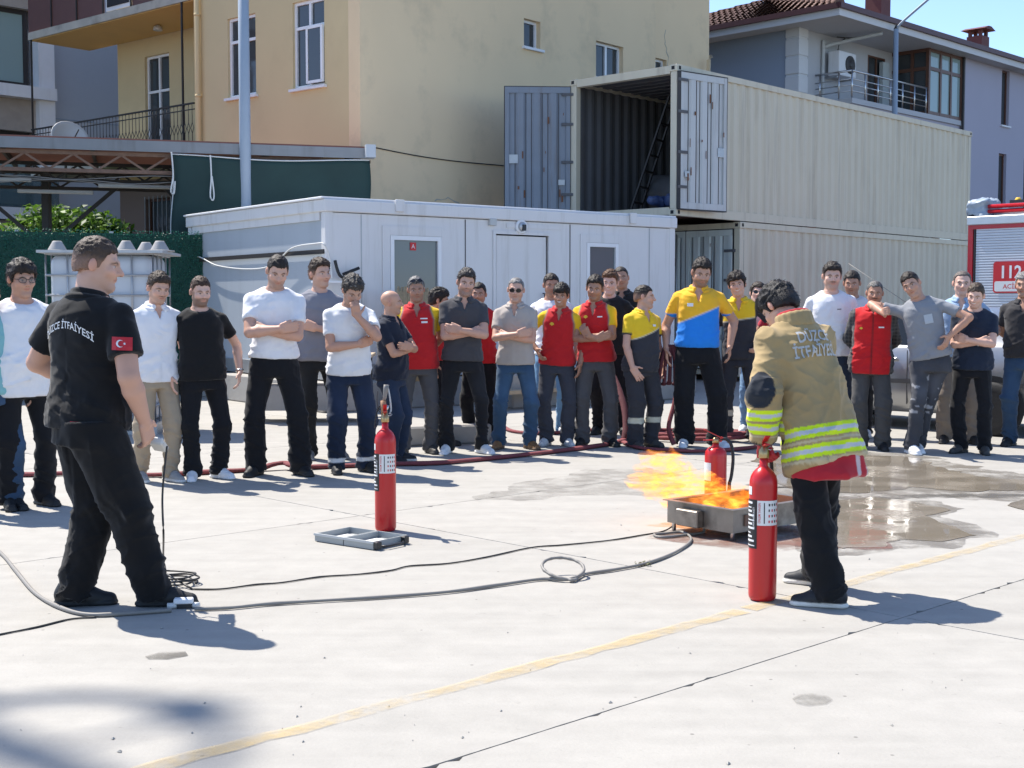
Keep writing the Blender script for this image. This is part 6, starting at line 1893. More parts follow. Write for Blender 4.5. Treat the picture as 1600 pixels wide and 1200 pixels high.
t = MB(); t.lathe([(.10, -.05), (.19, -.06), (.20, 0), (.19, .06), (.10, .05)], (0, 0, 0), 20); t.xf(Matrix.Translation((.02, .3, 2.86)) @ Matrix.Rotation(pi / 2, 4, 'Z') @ Matrix.Rotation(pi / 2, 4, 'X')); t.build('rubber_fender', MATS['tyre'], FT)
MB().prism([(.70, 3.16), (.95, 3.52), (5, 3.58), (5, 3.16)], 'y', .75, 1.25).build('ladder_box', MATS['truck_shutter'], FT)
MB().tube(smooth_path([(.80, .62, 3.16), (.85, .60, 3.24), (1.02, .58, 3.36), (1.25, .58, 3.42), (1.42, .60, 3.38), (1.45, .62, 3.25)]), .065, 10).build('monitor_pipe', MATS['steel_polished'], FT)
MB().box(.5, 1.9, .45, .8, 3.10, 3.17).box(1.2, 1.5, .5, .75, 3.17, 3.32).build('monitor_base', MATS['dark_steel'], FT)
MB().lathe([(.05, 0), (.05, .06), (.03, .09)], (.62, .5, 3.12), 12).build('beacon', MATS['flower_yellow'], FT)

# ------------------------------------------------------------------ fire hoses on the ground
def gpath(px, z=.0): return [(*ground_at(u, v), z) for (u, v) in px]
def hose(name, pts, r, mat, label, flat=.55, n=10, cat='hose', parent=None, k=8):
    P = smooth_path(pts, k)
    rr = random.Random(hash(name) % 100 + len(pts))
    rad = [r * (1 + .10 * sin(i * .45) + .05 * rr.uniform(-1, 1)) for i in range(len(P))]
    o = MB().tube(P, rad, n, flat).build(name, mat, parent)
    if label: tag(o, label, cat, 'fire hoses on the ground' if cat == 'hose' else None)
    return o
hz = .022
hose('fire_hose', gpath([(-60, 745), (60, 745), (150, 741), (230, 746), (330, 741), (400, 737)], hz) + [(*ground_at(425, 735), .05), (*ground_at(445, 734), .06), (*ground_at(462, 736), .04)] + gpath([(500, 733), (600, 729), (680, 727), (740, 722), (800, 716), (880, 707), (950, 697), (975, 690)], hz), .036, MATS['hose_red'], 'dusty red fire hose stretched along the feet of the crowd')
e0 = ground_at(975, 690)
hose('fire_hose', [(e0[0], e0[1], .03), (e0[0] + .02, e0[1] + .05, .12), (e0[0] + .02, e0[1] + .25, .35), (e0[0] - .05, e0[1] + .55, .62), (e0[0] - .12, e0[1] + .85, .75)], .034, MATS['hose_dark'], 'dark red hose rising from the ground behind the yellow shirted man', .8)
ring = []
cx_, cy_ = ground_at(1088, 686)
for k in range(30):
    a = k * .44; r_ = .52 + .05 * sin(k * .7)
    ring.append((cx_ + r_ * 1.12 * cos(a), cy_ + r_ * .75 * sin(a), .022 + .0022 * k))
hose('fire_hose', ring, .030, MATS['hose_red'], 'coiled dark pink fire hose lying under the blue shirted man', .75)
hose('fire_hose', gpath([(975, 694), (1000, 703), (1050, 707), (1100, 708), (1160, 704), (1200, 698)], hz), .032, MATS['hose_red'], 'fire hose curving in front of the coil behind the flames')
cx_, cy_ = ground_at(850, 676)
hose('fire_hose', gpath([(785, 668), (800, 676), (840, 680), (900, 677), (940, 672), (960, 662)], hz), .026, MATS['hose_red'], 'thin red hose behind the two red shirted men', .7)
hose('fire_hose', gpath([(1125, 676), (1165, 676), (1215, 677), (1260, 676)], hz), .028, MATS['hose_red'], 'piece of fire hose behind the coil towards the woman')

# ------------------------------------------------------------------ extinguishers
def cylp(R, th, z): return (R * sin(th), -R * cos(th), z)
def label_patch(parent, name, R, t0, t1, z0, z1, mat):
    n = 14; vs = []
    for k in range(n + 1):
        t = t0 + (t1 - t0) * k / n; vs += [cylp(R, t, z0), cylp(R, t, z1)]
    return MB().add(vs, [(2*i, 2*i+2, 2*i+3, 2*i+1) for i in range(n)], True).build(name, mat, parent)
def co2_extinguisher(x, y, rz, label, horn):
    e = empty('fire_extinguisher', (x, y, 0), rz); tag(e, label, 'fire extinguisher', 'red fire extinguishers')
    R = .0675
    MB().lathe([(.045, 0), (.058, .004), (.0655, .016), (R, .03), (R, .565), (.0665, .585), (.061, .607), (.050, .627), (.036, .642), (.024, .652), (.020, .66), (.020, .695)], (0, 0, 0), 40).build('cylinder', MATS['red_paint'], e)
    lb = label_patch(e, 'label', R + .0012, radians(-34), radians(62), .375, .495, MATS['label_white'])
    lk = label_patch(e, 'label', R + .0014, radians(-105), radians(-35), .26, .498, MATS['label_black'])
    label_patch(e, 'label', R + .0012, radians(-95), radians(-62), .52, .56, MATS['label_white'])
    Rp = R + .0022
    text_obj('label_text', 'ÖNLEM YANGIN', .017, lambda a, b: cylp(Rp, radians(-20) - b / Rp, .435 + a), MATS['print_red'], lb, .01, .78)
    label_patch(lb, 'label_bar', Rp, radians(-7), radians(-3), .385, .485, MATS['print_black'])
    rr = random.Random(4)
    for i in range(4):
        for j in range(4):
            t = radians(12 + i * 13); z = .388 + j * .027
            label_patch(lb, 'pictogram', Rp, t, t + radians(5 + 2 * rr.random()), z, z + .012, MATS['print_black' if rr.random() > .25 else 'print_red'])
    # black side label: columns of small white print
    for k in range(11):
        z = .272 + k * .0205
        w = rr.uniform(20, 55)
        label_patch(lk, 'print_line', Rp, radians(-98), radians(-98 + w), z, z + (.010 if k % 3 else .005), MATS['print_white'])
    text_obj('label_text', 'KARBONDİOKSİT', .014, lambda a, b: cylp(Rp + .0004, radians(-46) - b / Rp, .41 + a), MATS['print_white'], lk, 0, .9)
    v = MB(); v.lathe([(.024, .695), (.026, .70), (.026, .735), (.018, .742), (.016, .765)], (0, 0, 0), 14); vo = v.build('valve', MATS['brass'], e)
    hb = MB()
    hb.bar((0, .0, .752), (.0, -.10, .772), .022, .006); hb.bar((0, 0, .768), (0, -.105, .812), .024, .006)
    hb.bar((0, .02, .74), (0, -.02, .775), .024)
    hb.build('handle', MATS['red_plastic'], e)
    MB().tube([(.015, -.02, .742), (.03, -.015, .735), (.045, -.01, .742), (.035, 0, .752), (.015, -.005, .745)], .002, 5).build('safety_pin', MATS['steel_polished'], e)
    if horn:
        MB().tube([(.0, 0, .765), (.015, .01, .785), (.018, .012, .80)], .010, 8).build('elbow_pipe', MATS['steel_polished'], e)
        MB().tube([(-.008, .012, .745), (-.010, .012, .83)], [.016, .019], 10).build('grip', MATS['wood_handle'], e)
        MB().tube([(-.006, .012, .83), (.0, .012, .855), (.006, .012, .90), (.010, .012, .93)], [.010, .013, .017, .018], 10).build('horn', MATS['cable_grey'], e)
        MB().tube(smooth_path([(.016, .012, .93), (.030, .012, .86), (.038, .010, .78), (.030, .0, .745)]), .006, 6).build('horn_lever', MATS['grey_plastic'], e)
        MB().tube(smooth_path([(-.02, .01, .74), (-.045, .01, .78), (-.05, .01, .84), (-.045, .01, .89)]), .003, 5).build('chain', MATS['dark_steel'], e)
        MB().tube(smooth_path([(-.03, .01, .80), (-.05, .012, .76), (-.062, .01, .70), (-.066, .0, .66)]), .005, 6).build('hose', MATS['rubber_black'], e)
    else:
        MB().tube(smooth_path([(0, .02, .74), (.03, .06, .73), (.05, .075, .66), (.055, .08, .5)]), .010, 7).build('hose', MATS['rubber_black'], e)
    return e
ex1 = ground_at(601, 832); ex2 = ground_at(1195, 942)
co2_extinguisher(ex1[0], ex1[1] + .067, math.atan2(-ex1[0], ex1[1]), 'tall red fire extinguisher standing alone with wooden horn grip', True)
co2_extinguisher(ex2[0], ex2[1] + .067, -.02, 'tall red fire extinguisher gripped by the firefighter', False)
px_, py_ = at_depth(1118, 750, 9.55)[:2]
pe = empty('fire_extinguisher', (px_, py_, 0), -.15); tag(pe, 'short red fire extinguisher with black hose behind the flames', 'fire extinguisher', 'red fire extinguishers')
MB().lathe([(.07, 0), (.078, .008), (.08, .03), (.08, .34), (.076, .368), (.060, .39), (.036, .402), (.024, .408), (.022, .43)], (0, 0, 0), 36).build('cylinder', MATS['red_paint'], pe)
label_patch(pe, 'label', .0812, radians(-90), radians(-25), .16, .29, MATS['label_white'])
MB().lathe([(.026, .43), (.026, .455), (.016, .47)], (0, 0, 0), 12).build('valve', MATS['brass'], pe)
MB().bar((.03, 0, .455), (-.09, -.02, .450), .022, .007).bar((.04, 0, .468), (-.085, -.03, .530), .022, .007).bar((.03, 0, .44), (.045, 0, .475), .02).build('handle', MATS['red_plastic'], pe)
MB().tube(smooth_path([(.02, 0, .45), (.07, 0, .46), (.11, 0, .42), (.125, -.01, .32), (.115, -.02, .2), (.10, -.03, .14)]), .012, 8).build('hose', MATS['rubber_black'], pe)
MB().tube([(.10, -.03, .15), (.098, -.032, .06)], [.012, .016], 8).build('nozzle', MATS['black_plastic'], pe)

# ------------------------------------------------------------------ burning tray
tn = ground_at(1145, 848); tl = ground_at(1052, 826); trr = ground_at(1249, 826)
TN = Vector((tn[0], tn[1], 0)); dl_ = Vector((tl[0] - tn[0], tl[1] - tn[1], 0)); TS = .80
tang = math.atan2(trr[1] - tn[1], trr[0] - tn[0])
tang = radians(39); TSY = .55; TS = .74
tray = empty('fire_tray', TN, tang); tag(tray, 'burning square steel tray on short legs', 'fire tray')
T0, T1, tw = .055, .195, .006
for (a, b, c_, d_) in ((0, TS, 0, tw), (0, TS, TSY - tw, TSY), (0, tw, tw, TSY - tw), (TS - tw, TS, tw, TSY - tw)):
    MB().box(a, b, c_, d_, T0, T1).build('side_wall', MATS['tray_steel'], tray)
MB().box(tw, TS - tw, tw, TSY - tw, T0, T0 + .008).build('bottom', MATS['tray_steel'], tray)
rm_ = MB(); rm_.box(-.022, TS + .022, -.022, .02, T1 + .001, T1 + .006).box(-.022, TS + .022, TSY - .02, TSY + .022, T1 + .001, T1 + .006).box(-.022, .02, .02, TSY - .02, T1 + .001, T1 + .006).box(TS - .02, TS + .022, .02, TSY - .02, T1 + .001, T1 + .006)
rm_.build('rim', MATS['tray_steel'], tray)
for (x, y) in ((.03, .03), (TS - .03, .03), (.03, TSY - .03), (TS - .03, TSY - .03)): MB().tube([(x, y, .0), (x, y, T0 + .05)], .014, 8).build('leg', MATS['steel_polished'], tray)
MB().box(-.06, -.001, .24, .42, T0 + .005, T1 - .03).build('control_box', MATS['tray_steel'], tray, bevel=.006)
MB().box(.1, .13, -.012, -.001, .09, .16).build('seam', MATS['rust_steel'], tray)
MB().tube([(.30, -.06, .13), (.30, .0, .13)], .009, 8).build('gas_nipple', MATS['steel_polished'], tray)
m_, N_, L_, B_ = new_mat('tray_water'); B_.inputs['Base Color'].default_value = (.05, .045, .04, 1); B_.inputs['Roughness'].default_value = .05
MB().box(tw + .002, TS - tw - .002, tw + .002, TSY - tw - .002, T0 + .01, T0 + .075).build('water', MATS['tray_water'], tray)

# flames: emitting, partly absorbing gas inside ragged tongues
def flame_mat(name, seed, strength, dens):
    m = bpy.data.materials.new(name); m.use_nodes = True; MATS[name] = m
    N, L = m.node_tree.nodes, m.node_tree.links
    for n_ in list(N): N.remove(n_)
    out = N.new('ShaderNodeOutputMaterial')
    tc = N.new('ShaderNodeTexCoord')
    mp = N.new('ShaderNodeMapping'); mp.inputs['Location'].default_value = (seed, seed * 2, 0); mp.inputs['Rotation'].default_value = (0, -.5, 0); mp.inputs['Scale'].default_value = (.75, 1.3, 1.9)
    L.new(tc.outputs['Object'], mp.inputs['Vector'])
    nz = N.new('ShaderNodeTexNoise'); nz.inputs['Scale'].default_value = 9.0; nz.inputs['Detail'].default_value = 8; nz.inputs['Roughness'].default_value = .62; nz.inputs['Distortion'].default_value = 1.6
    L.new(mp.outputs[0], nz.inputs['Vector'])
    mr = N.new('ShaderNodeMapRange'); mr.inputs[1].default_value = .475; mr.inputs[2].default_value = .66; mr.inputs[3].default_value = 0; mr.inputs[4].default_value = 1
    L.new(nz.outputs['Fac'], mr.inputs[0])
    cr = N.new('ShaderNodeValToRGB')
    cr.color_ramp.elements[0].position = 0; cr.color_ramp.elements[0].color = (1, .13, .012, 1)
    cr.color_ramp.elements[1].position = 1; cr.color_ramp.elements[1].color = (1, .62, .16, 1)
    el_ = cr.color_ramp.elements.new(.45); el_.color = (1, .33, .04, 1)
    L.new(mr.outputs[0], cr.inputs[0])
    em = N.new('ShaderNodeEmission'); L.new(cr.outputs[0], em.inputs['Color'])
    ms = N.new('ShaderNodeMath'); ms.operation = 'MULTIPLY'; ms.inputs[1].default_value = strength; L.new(mr.outputs[0], ms.inputs[0]); L.new(ms.outputs[0], em.inputs['Strength'])
    ab = N.new('ShaderNodeVolumeAbsorption'); ab.inputs['Color'].default_value = (.99, .66, .22, 1)
    md = N.new('ShaderNodeMath'); md.operation = 'MULTIPLY'; md.inputs[1].default_value = dens; L.new(mr.outputs[0], md.inputs[0]); L.new(md.outputs[0], ab.inputs['Density'])
    ad = N.new('ShaderNodeAddShader'); L.new(em.outputs[0], ad.inputs[0]); L.new(ab.outputs[0], ad.inputs[1])
    L.new(ad.outputs[0], out.inputs['Volume'])
    m.volume_intersection_method = 'ACCURATE' if hasattr(m, 'volume_intersection_method') else None
    return m
def px3(u, v, d): return np.array(at_depth(u, v, d), f32)
fl_ = []
FD = 8.65
def tongue(pts, rs_):
    for i in range(len(pts) - 1):
        fl_.append((RCone(px3(*pts[i]), px3(*pts[i+1]), rs_[i], rs_[i+1]), .05, '+'))
# bed of fire over the tray
for (u, v, d, r) in ((1085, 786, 8.6, .07), (1115, 786, 8.45, .08), (1145, 788, 8.4, .075), (1150, 782, 8.7, .08), (1110, 780, 8.8, .08), (1168, 782, 8.6, .05)):
    fl_.append((Ell(px3(u, v, d), (r * 1.2, r * 1.2, r * .85)), .04, '+'))
tongue([(1090, 780, 8.6), (1060, 765, 8.6), (1025, 745, 8.65), (995, 732, 8.7)], (.09, .12, .10, .03))
tongue([(1080, 778, 8.5), (1050, 745, 8.6), (1025, 722, 8.6), (1000, 712, 8.6)], (.08, .11, .07, .02))
tongue([(1060, 765, 8.6), (1055, 735, 8.6), (1050, 712, 8.6), (1047, 700, 8.6)], (.07, .09, .05, .015))
tongue([(1060, 770, 8.5), (1020, 762, 8.6), (990, 752, 8.6), (975, 748, 8.6)], (.07, .06, .035, .012))
tongue([(1122, 784, 8.5), (1120, 765, 8.55), (1112, 748, 8.6), (1116, 742, 8.6)], (.06, .06, .04, .012))
tongue([(1140, 786, 8.5), (1138, 768, 8.5), (1128, 752, 8.5)], (.06, .055, .015))
tongue([(1100, 784, 8.45), (1085, 765, 8.5), (1065, 752, 8.5), (1040, 742, 8.5)], (.07, .07, .06, .02))
tongue([(1112, 786, 8.5), (1082, 776, 8.5), (1055, 764, 8.55), (1028, 752, 8.6)], (.07, .085, .085, .04))
tongue([(1155, 786, 8.45), (1150, 770, 8.5), (1135, 758, 8.5)], (.055, .045, .012))
tongue([(1135, 796, 8.25), (1134, 806, 8.22), (1133, 814, 8.22)], (.025, .014, .008))
tongue([(1110, 792, 8.3), (1100, 800, 8.28)], (.04, .012))
tongue([(1125, 790, 8.4), (1120, 765, 8.45), (1106, 742, 8.5), (1098, 732, 8.5)], (.075, .075, .045, .012))
tongue([(1092, 786, 8.55), (1080, 758, 8.6), (1066, 738, 8.6), (1050, 722, 8.6)], (.08, .09, .06, .015))
tongue([(1165, 784, 8.6), (1168, 768, 8.6), (1166, 758, 8.6)], (.04, .03, .01))
fv, fq = sdf_mesh(fl_, .014)
fn_ = vnormals(fv, fq)
fv = fv + fn_ * (.055 * (vnoise(fv * np.array([9, 9, 14], f32), 3) - .5) + .03 * (vnoise(fv * 24, 5) - .5))[:, None]
c0 = fv.mean(0)
flame = link('flame', np_mesh('flame', fv - c0, fq, flame_mat('flame_gas', 3.1, 13.0, 24.0)), None, tuple(c0))
tag(flame, 'yellow orange flames blown to the left over the steel tray', 'flame')

# ------------------------------------------------------------------ hoses, cables and the open case on the ground
gz = .011
loop0 = g2(880, 905)
P = gpath([(-40, 838), (0, 866), (25, 895), (55, 930), (95, 953), (140, 964), (200, 962), (268, 957)], gz)
hose('gas_hose', P, .0100, MATS['cable_grey'], 'grey gas hose entering from the left to the white connector', 1.0, 8, 'gas hose')
lp = []
for k in range(1, 26):
    a = radians(-90 + k * 14.8); up_ = .5 - .5 * cos(2 * pi * k / 26)
    lp.append((*(loop0 + np.array([.125 * cos(a) - .03 + .0025 * k, .11 * sin(a) + .03])), .012 + .075 * up_))
P = gpath([(304, 955), (360, 953), (420, 947), (500, 942), (600, 936), (700, 928), (780, 917), (845, 908)], gz) + lp + gpath([(915, 900), (960, 893), (1010, 883), (1050, 868), (1076, 852)], gz) + gpath([(1079, 842), (1065, 834), (1040, 836), (1022, 838), (1035, 842), (1075, 838), (1100, 833)], gz) + [(*ground_at(1090, 834), .09)]
hose('gas_hose', P, .0085, MATS['cable_grey'], 'grey gas hose looping across the concrete to the burning tray', 1.0, 8, 'gas hose')
P = gpath([(300, 922), (345, 922), (400, 915), (440, 912), (500, 903), (560, 899), (610, 893), (640, 886), (700, 882), (760, 872), (830, 857), (880, 853), (950, 846), (1000, 838), (1040, 830)], .006) + [(*ground_at(1058, 826), .05), (*ground_at(1068, 826), .11)]
hose('control_cable', P, .0045, MATS['cable_black'], 'thin black cable running from the instructor to the tray', 1.0, 6, 'cable')
hose('control_cable', gpath([(-30, 999), (10, 991), (60, 981), (110, 969), (150, 966)], .005), .0045, MATS['cable_black'], 'thin dark cable at the lower left edge', 1.0, 6, 'cable')
cxx, cyy = ground_at(275, 913); coil = []
for k in range(40):
    a = k * .55; coil.append((cxx + (.10 + .02 * sin(k * .9)) * cos(a), cyy + (.09 + .015 * cos(k * 1.3)) * sin(a), .006 + .0012 * k))
hose('control_cable', coil + [(*ground_at(300, 922), .006)], .005, MATS['cable_black'], 'small tangled coil of black cable beyond the instructor\'s front foot', 1.0, 6, 'cable', k=4)
cn = empty('hose_connector', (*ground_at(287, 950), 0), .15); tag(cn, 'small white and black connector block at the instructor\'s toe', 'connector')
MB().box(-.045, .045, -.022, .022, .022, .048).build('cover', MATS['pvc_white'], cn, bevel=.005); MB().box(-.03, .04, -.02, .02, .0, .0215).build('base', MATS['black_plastic'], cn); MB().tube([(-.075, -.005, .014), (-.03, -.005, .014)], .014, 8).tube([(.04, -.005, .014), (.075, -.01, .014)], .014, 8).build('sleeve', MATS['cable_white'], cn)
# open grey case
cs0 = ground_at(492, 846); cs1 = ground_at(583, 860); cs2 = ground_at(625, 848)
cs = empty('open_case', (cs1[0], cs1[1], 0), math.atan2(cs0[1] - cs1[1], cs0[0] - cs1[0])); tag(cs, 'open light grey plastic case lying flat on the concrete', 'case')
CLn = math.hypot(cs0[0] - cs1[0], cs0[1] - cs1[1]); CDp = .30
for k, (x0, x1) in enumerate(((.0, CLn / 2 - .004), (CLn / 2 + .004, CLn))):
    h_ = .050; t = .008; s_ = -1
    b = MB(); b.box(x0, x1, -CDp, 0, .004, .012); b.box(x0, x1, -t, 0, .0125, h_).box(x0, x1, -CDp, -CDp + t, .0125, h_).box(x0, x0 + t, -CDp + t, -t, .0125, h_).box(x1 - t, x1, -CDp + t, -t, .0125, h_)
    so2 = b.build('shell', MATS['case_grey'], cs)
    MB().box(x0 - .004, x1 + .004, -.004 - 0, .006, h_ - .012, h_ + .002).build('lip', MATS['grey_plastic'], so2)
    MB().box(x0 + .03, x1 - .04, -CDp + .06, -.06, .0125, .018).build('paper', MATS['label_white'], cs)
for y in (-.02, -.26): MB().box(-.035, .0, y - .02, y + .02, .008, .05).build('latch', MATS['black_plastic'], cs, bevel=.004)
MB().tube([(-.02, -.04, .02), (-.05, -.07, .02), (-.05, -.21, .02), (-.02, -.24, .02)], .007, 6).build('handle', MATS['black_plastic'], cs)

# ------------------------------------------------------------------ floodlight mast added outside the frame on the left only so that its head shades the lower left corner
_c = g2(40, 1178); _k = 22.0 / math.tan(SUN_EL)
fm = empty('occluder_mast', (_c[0] + tox * _k, _c[1] + toy * _k, 0), .3); tag(fm, 'tall floodlight mast added out of view to shade the lower left corner', 'occluder')
MB().tube([(0, 0, 0), (0, 0, 22.6)], [.22, .10], 12).build('pole', MATS['pole_grey'], fm)
MB().tube([(.62 * cos(a), .62 * sin(a), 22.0) for a in np.linspace(0, 2 * pi, 25)], .06, 8).build('head_ring', MATS['galvanised'], fm)
for k in range(4):
    a = k * pi / 2 + .4; MB().bar((0, 0, 22.0), (.62 * cos(a), .62 * sin(a), 22.0), .03).build('spoke', MATS['galvanised'], fm)
    MB().box(-.13, .13, -.10, .10, -.08, .08).build('occluder', MATS['grey_plastic'], fm, loc=(.62 * cos(a), .62 * sin(a), 21.9), rot=(0, .5, a))

# ------------------------------------------------------------------ grit and small litter on the concrete
rs = np.random.RandomState(21)
n = 60
gu = rs.rand(n) * 1700 - 50; gv = 720 + (rs.rand(n) ** .6) * 480
P = np.array([[*ground_at(u, v), .002] for u, v in zip(gu, gv)], f32)
sz = (.003 + .007 * rs.rand(n) ** 3)[:, None]
tet = np.array([[-1, -.6, 0], [1, -.6, 0], [0, 1, 0], [0, 0, .8]], f32)
rot = rs.rand(n) * 6.28
vx = tet[None, :, 0] * np.cos(rot)[:, None] - tet[None, :, 1] * np.sin(rot)[:, None]; vy = tet[None, :, 0] * np.sin(rot)[:, None] + tet[None, :, 1] * np.cos(rot)[:, None]
V_ = np.stack([vx, vy, np.repeat(tet[None, :, 2], n, 0)], -1) * sz[:, :, None] + P[:, None]
F_ = (np.array([[0, 1, 3], [1, 2, 3], [2, 0, 3]])[None] + np.arange(n)[:, None, None] * 4).reshape(-1, 3)
gro = link('grit', np_mesh('grit', V_.reshape(-1, 3), F_, M_SLAB, smooth=False)); tag(gro, 'scattered grit and tiny stones on the concrete yard', 'grit', kind='stuff')
lf = leaf_cloud('dry_leaves', [(*ground_at(1003, 884), .012), (*ground_at(1012, 880), .01)], [.04, .03], 26, .012, [(.10, .12, .03), (.16, .13, .06)], 31, squash=.3); tag(lf, 'tiny clump of dry leaves caught by the gas hose', 'leaves', kind='stuff')
# ------------------------------------------------------------------ the crowd
def loc(u, vf, vt=None):
    x, y = ground_at(u, vf)
    return x, y, (at_depth(u, vt, y)[2] if vt is not None else None)
RED = (.50, .018, .022); YEL = (.80, .50, .02); CHAR = (.038, .038, .045); ORY = (.86, .46, .03); BLU = (.02, .22, .72)
GREYT = (.085, .082, .085); SLATE = (.05, .052, .065); JEAN = (.035, .065, .115); NAVYJ = (.012, .019, .038); BLK = (.011, .011, .013)
def red_yellow(L, c, v):
    ax = np.abs(L[:, 0]); z = L[:, 2]
    m = sstep(.128, .140, ax - .30 * np.clip(1.42 - z, 0, .1)) * sstep(1.16, 1.18, z)
    pip = np.exp(-((ax - .134 - .30 * np.clip(1.42 - z, 0, .1)) / .009) ** 2) * (z > 1.17)
    c = mixc(c, m, YEL)
    c = mixc(c, pip * .8, (.25, .2, .2))
    c = mixc(c, (sstep(.205, .212, ax) * sstep(1.215, 1.205, z)) * .9, (.10, .08, .05))
    side = sstep(.166, .174, ax) * sstep(1.17, 1.15, z)
    return mixc(c, side * .5, np.array(RED) * .55)
def two_tone(up, lo, z0, slope, cuff=None, sleeve=None):
    def f(L, c, v):
        zb = z0 + slope * L[:, 0]
        m = sstep(zb - .005, zb + .005, L[:, 2])
        c = mixc(np.tile(np.asarray(lo, f32), (len(L), 1)), m, up)
        ln = np.exp(-((L[:, 2] - zb) / .006) ** 2)
        c = mixc(c, ln * .6, (.75, .75, .7))
        ax = np.abs(L[:, 0])
        if sleeve is not None: c = mixc(c, sstep(.158, .166, ax) * sstep(1.2, 1.22, L[:, 2]), sleeve)
        elif cuff is not None:
            c = mixc(c, sstep(.185, .192, ax) * (L[:, 2] > 1.15), up)
            c = mixc(c, sstep(.19, .2, ax) * sstep(1.235, 1.225, L[:, 2]), cuff)
        return c
    return f
def plaid(L):
    a = np.sin(L[:, 0] * 180) > .3; b = np.sin(L[:, 2] * 170) > .3
    c = np.tile(np.array((.035, .035, .038), f32), (len(L), 1))
    return mixc(mixc(c, a * .4, (.14, .13, .12)), b * .4, (.14, .13, .12))
def vest(L, c, v):
    ax = np.abs(L[:, 0])
    q = np.exp(-(np.sin(L[:, 2] * 26) / .12) ** 2)
    c = mixc(c, q * .12, np.array(RED) * .4)
    z = np.exp(-(L[:, 0] / .008) ** 2) * (L[:, 1] < 0); c = mixc(c, z * .8, (.06, .02, .02))
    m = sstep(.172, .182, ax)
    return c * (1 - m[:, None]) + plaid(L) * m[:, None]
def decal(ctx, sp, pts, faces, mat, name, frm='front', lift=.004, parent=None, raw=False):
    """lay flat print on the garment: points (x, z) of the trunk are pushed onto the cloth"""
    v, q = sp['_shirt_v']
    if '_bvh' not in sp: sp['_bvh'] = BVHTree.FromPolygons([Vector(p) for p in v.tolist()], [tuple(f) for f in q.tolist()])
    s, Tp, Rt = ctx['s'], ctx['Tp'], ctx['Rt']
    out = []
    for (x, z) in pts:
        if frm == 'front': o, d = Tp((x, -.8, z)), Rt @ V3(0, 1, 0)
        elif frm == 'back': o, d = Tp((x, .8, z)), Rt @ V3(0, -1, 0)
        elif frm == 'sleeve': o, d = Tp(V3(-.225, .025, z) - V3(.72, -.69, 0) * .5 + V3(.69, .72, 0) * x), Rt @ V3(.72, -.69, 0)
        else: o, d = Tp((-1.0, x, z)), Rt @ V3(1, 0, 0)
        h, n, i, dist = sp['_bvh'].ray_cast(Vector((o * s).tolist()), Vector(d.tolist()))
        if h is None: h = Vector(((o + d * .65) * s).tolist())
        out.append(tuple(h - Vector(d.tolist()) * lift))
    me = bpy.data.meshes.new(name); me.from_pydata(out, [], faces); me.materials.append(mat); me.update()
    return link(name, me, parent or sp['_shirt'])
def grid_patch(x0, x1, z0, z1, n=5, m=4):
    P = [(x0 + (x1 - x0) * i / n, z0 + (z1 - z0) * j / m) for j in range(m + 1) for i in range(n + 1)]
    return P, [(j*(n+1)+i, j*(n+1)+i+1, (j+1)*(n+1)+i+1, (j+1)*(n+1)+i) for j in range(m) for i in range(n)]
def badge(x, z, w, h, mat, name='badge'):
    def f(ctx, sp):
        P, F = grid_patch(x - w / 2, x + w / 2, z - h / 2, z + h / 2); decal(ctx, sp, P, F, MATS[mat], name)
    return f
def fan_badge(x, z, r):
    def f(ctx, sp):
        P = [(x, z - r * .8)] + [(x + r * sin(a) * (1.0 if k % 2 else .88), z - r * .35 + r * cos(a) * (1.0 if k % 2 else .88)) for k, a in enumerate(np.linspace(-1.5, 1.5, 13))]
        decal(ctx, sp, P, [(0, k, k + 1) for k in range(1, 13)], MATS['flower_yellow'], 'badge')
    return f
def person(u, vf, vt, label, **k):
    x, y, H = loc(u, vf, vt)
    k.setdefault('H', H); k['x'] = x; k['y'] = y; k['label'] = label
    k.setdefault('group', 'people watching the fire drill')
    decs = k.pop('decals', ())
    ctx = make_person(k)
    for d in decs: d(ctx, k)
    return ctx
W_ = (.76, .76, .78)
BR = (.018, .012, .009)      # near black hair
def watch(ctx, side, col='steel_polished'):
    i = 0 if side == 'r' else 1
    a = ctx['el'][i]; b = ctx['wr'][i]; s = ctx['s']; d = unit(b - a)
    c = b - d * .012; n = unit(np.cross(d, V3(0, 0, 1))) if abs(d[2]) < .9 else V3(1, 0, 0); m = np.cross(d, n)
    pts = [tuple((c + (n * cos(t) + m * sin(t)) * .032) * s) for t in np.linspace(0, 2 * pi, 17)]
    MB().tube(pts, .007 * s, 6, caps=False).build('watch', MATS[col], ctx['root'])

person(-8, 797, 424, 'person at the left edge in teal shirt and blue jeans, only partly in view', far=1, head=35, hair=None, col=(.22, .47, .50), ra='hang', la='hang', tcol=JEAN, jeans=1, beard=.1, skin='b', seed=2, g=1.1, shoe='black', look=(0, 10, 0))
person(45, 792, 406, 'person in white long T-shirt with glasses, behind the instructor', head=38, hair='mop', hairc=BR, col=W_, ra='side', la='back', tcol=BLK, beard=.15, skin='b', spec='clear', seed=3, g=1.2, belly=.05, hem=.80, sleeve=.75, flare=.02, feet=((-.13, 0, -14), (.12, .05, 12)), look=(5, 8, 0))
person(243, 752, 424, 'person in white zip polo and beige jogger trousers', head=38, top='polo', hair='quiff', hairc=(.045, .028, .018), col=W_, ra='back', la='hang', tcol=(.36, .285, .20), beard=.28, moustache=.5, skin='a', seed=4, shoe='runner', g=1.0, cuff=.050, loose=1.12, look=(2, 14, 0), feet=((-.10, .10, -5), (.11, -.05, 8)), vz=1.36, hem=.84)
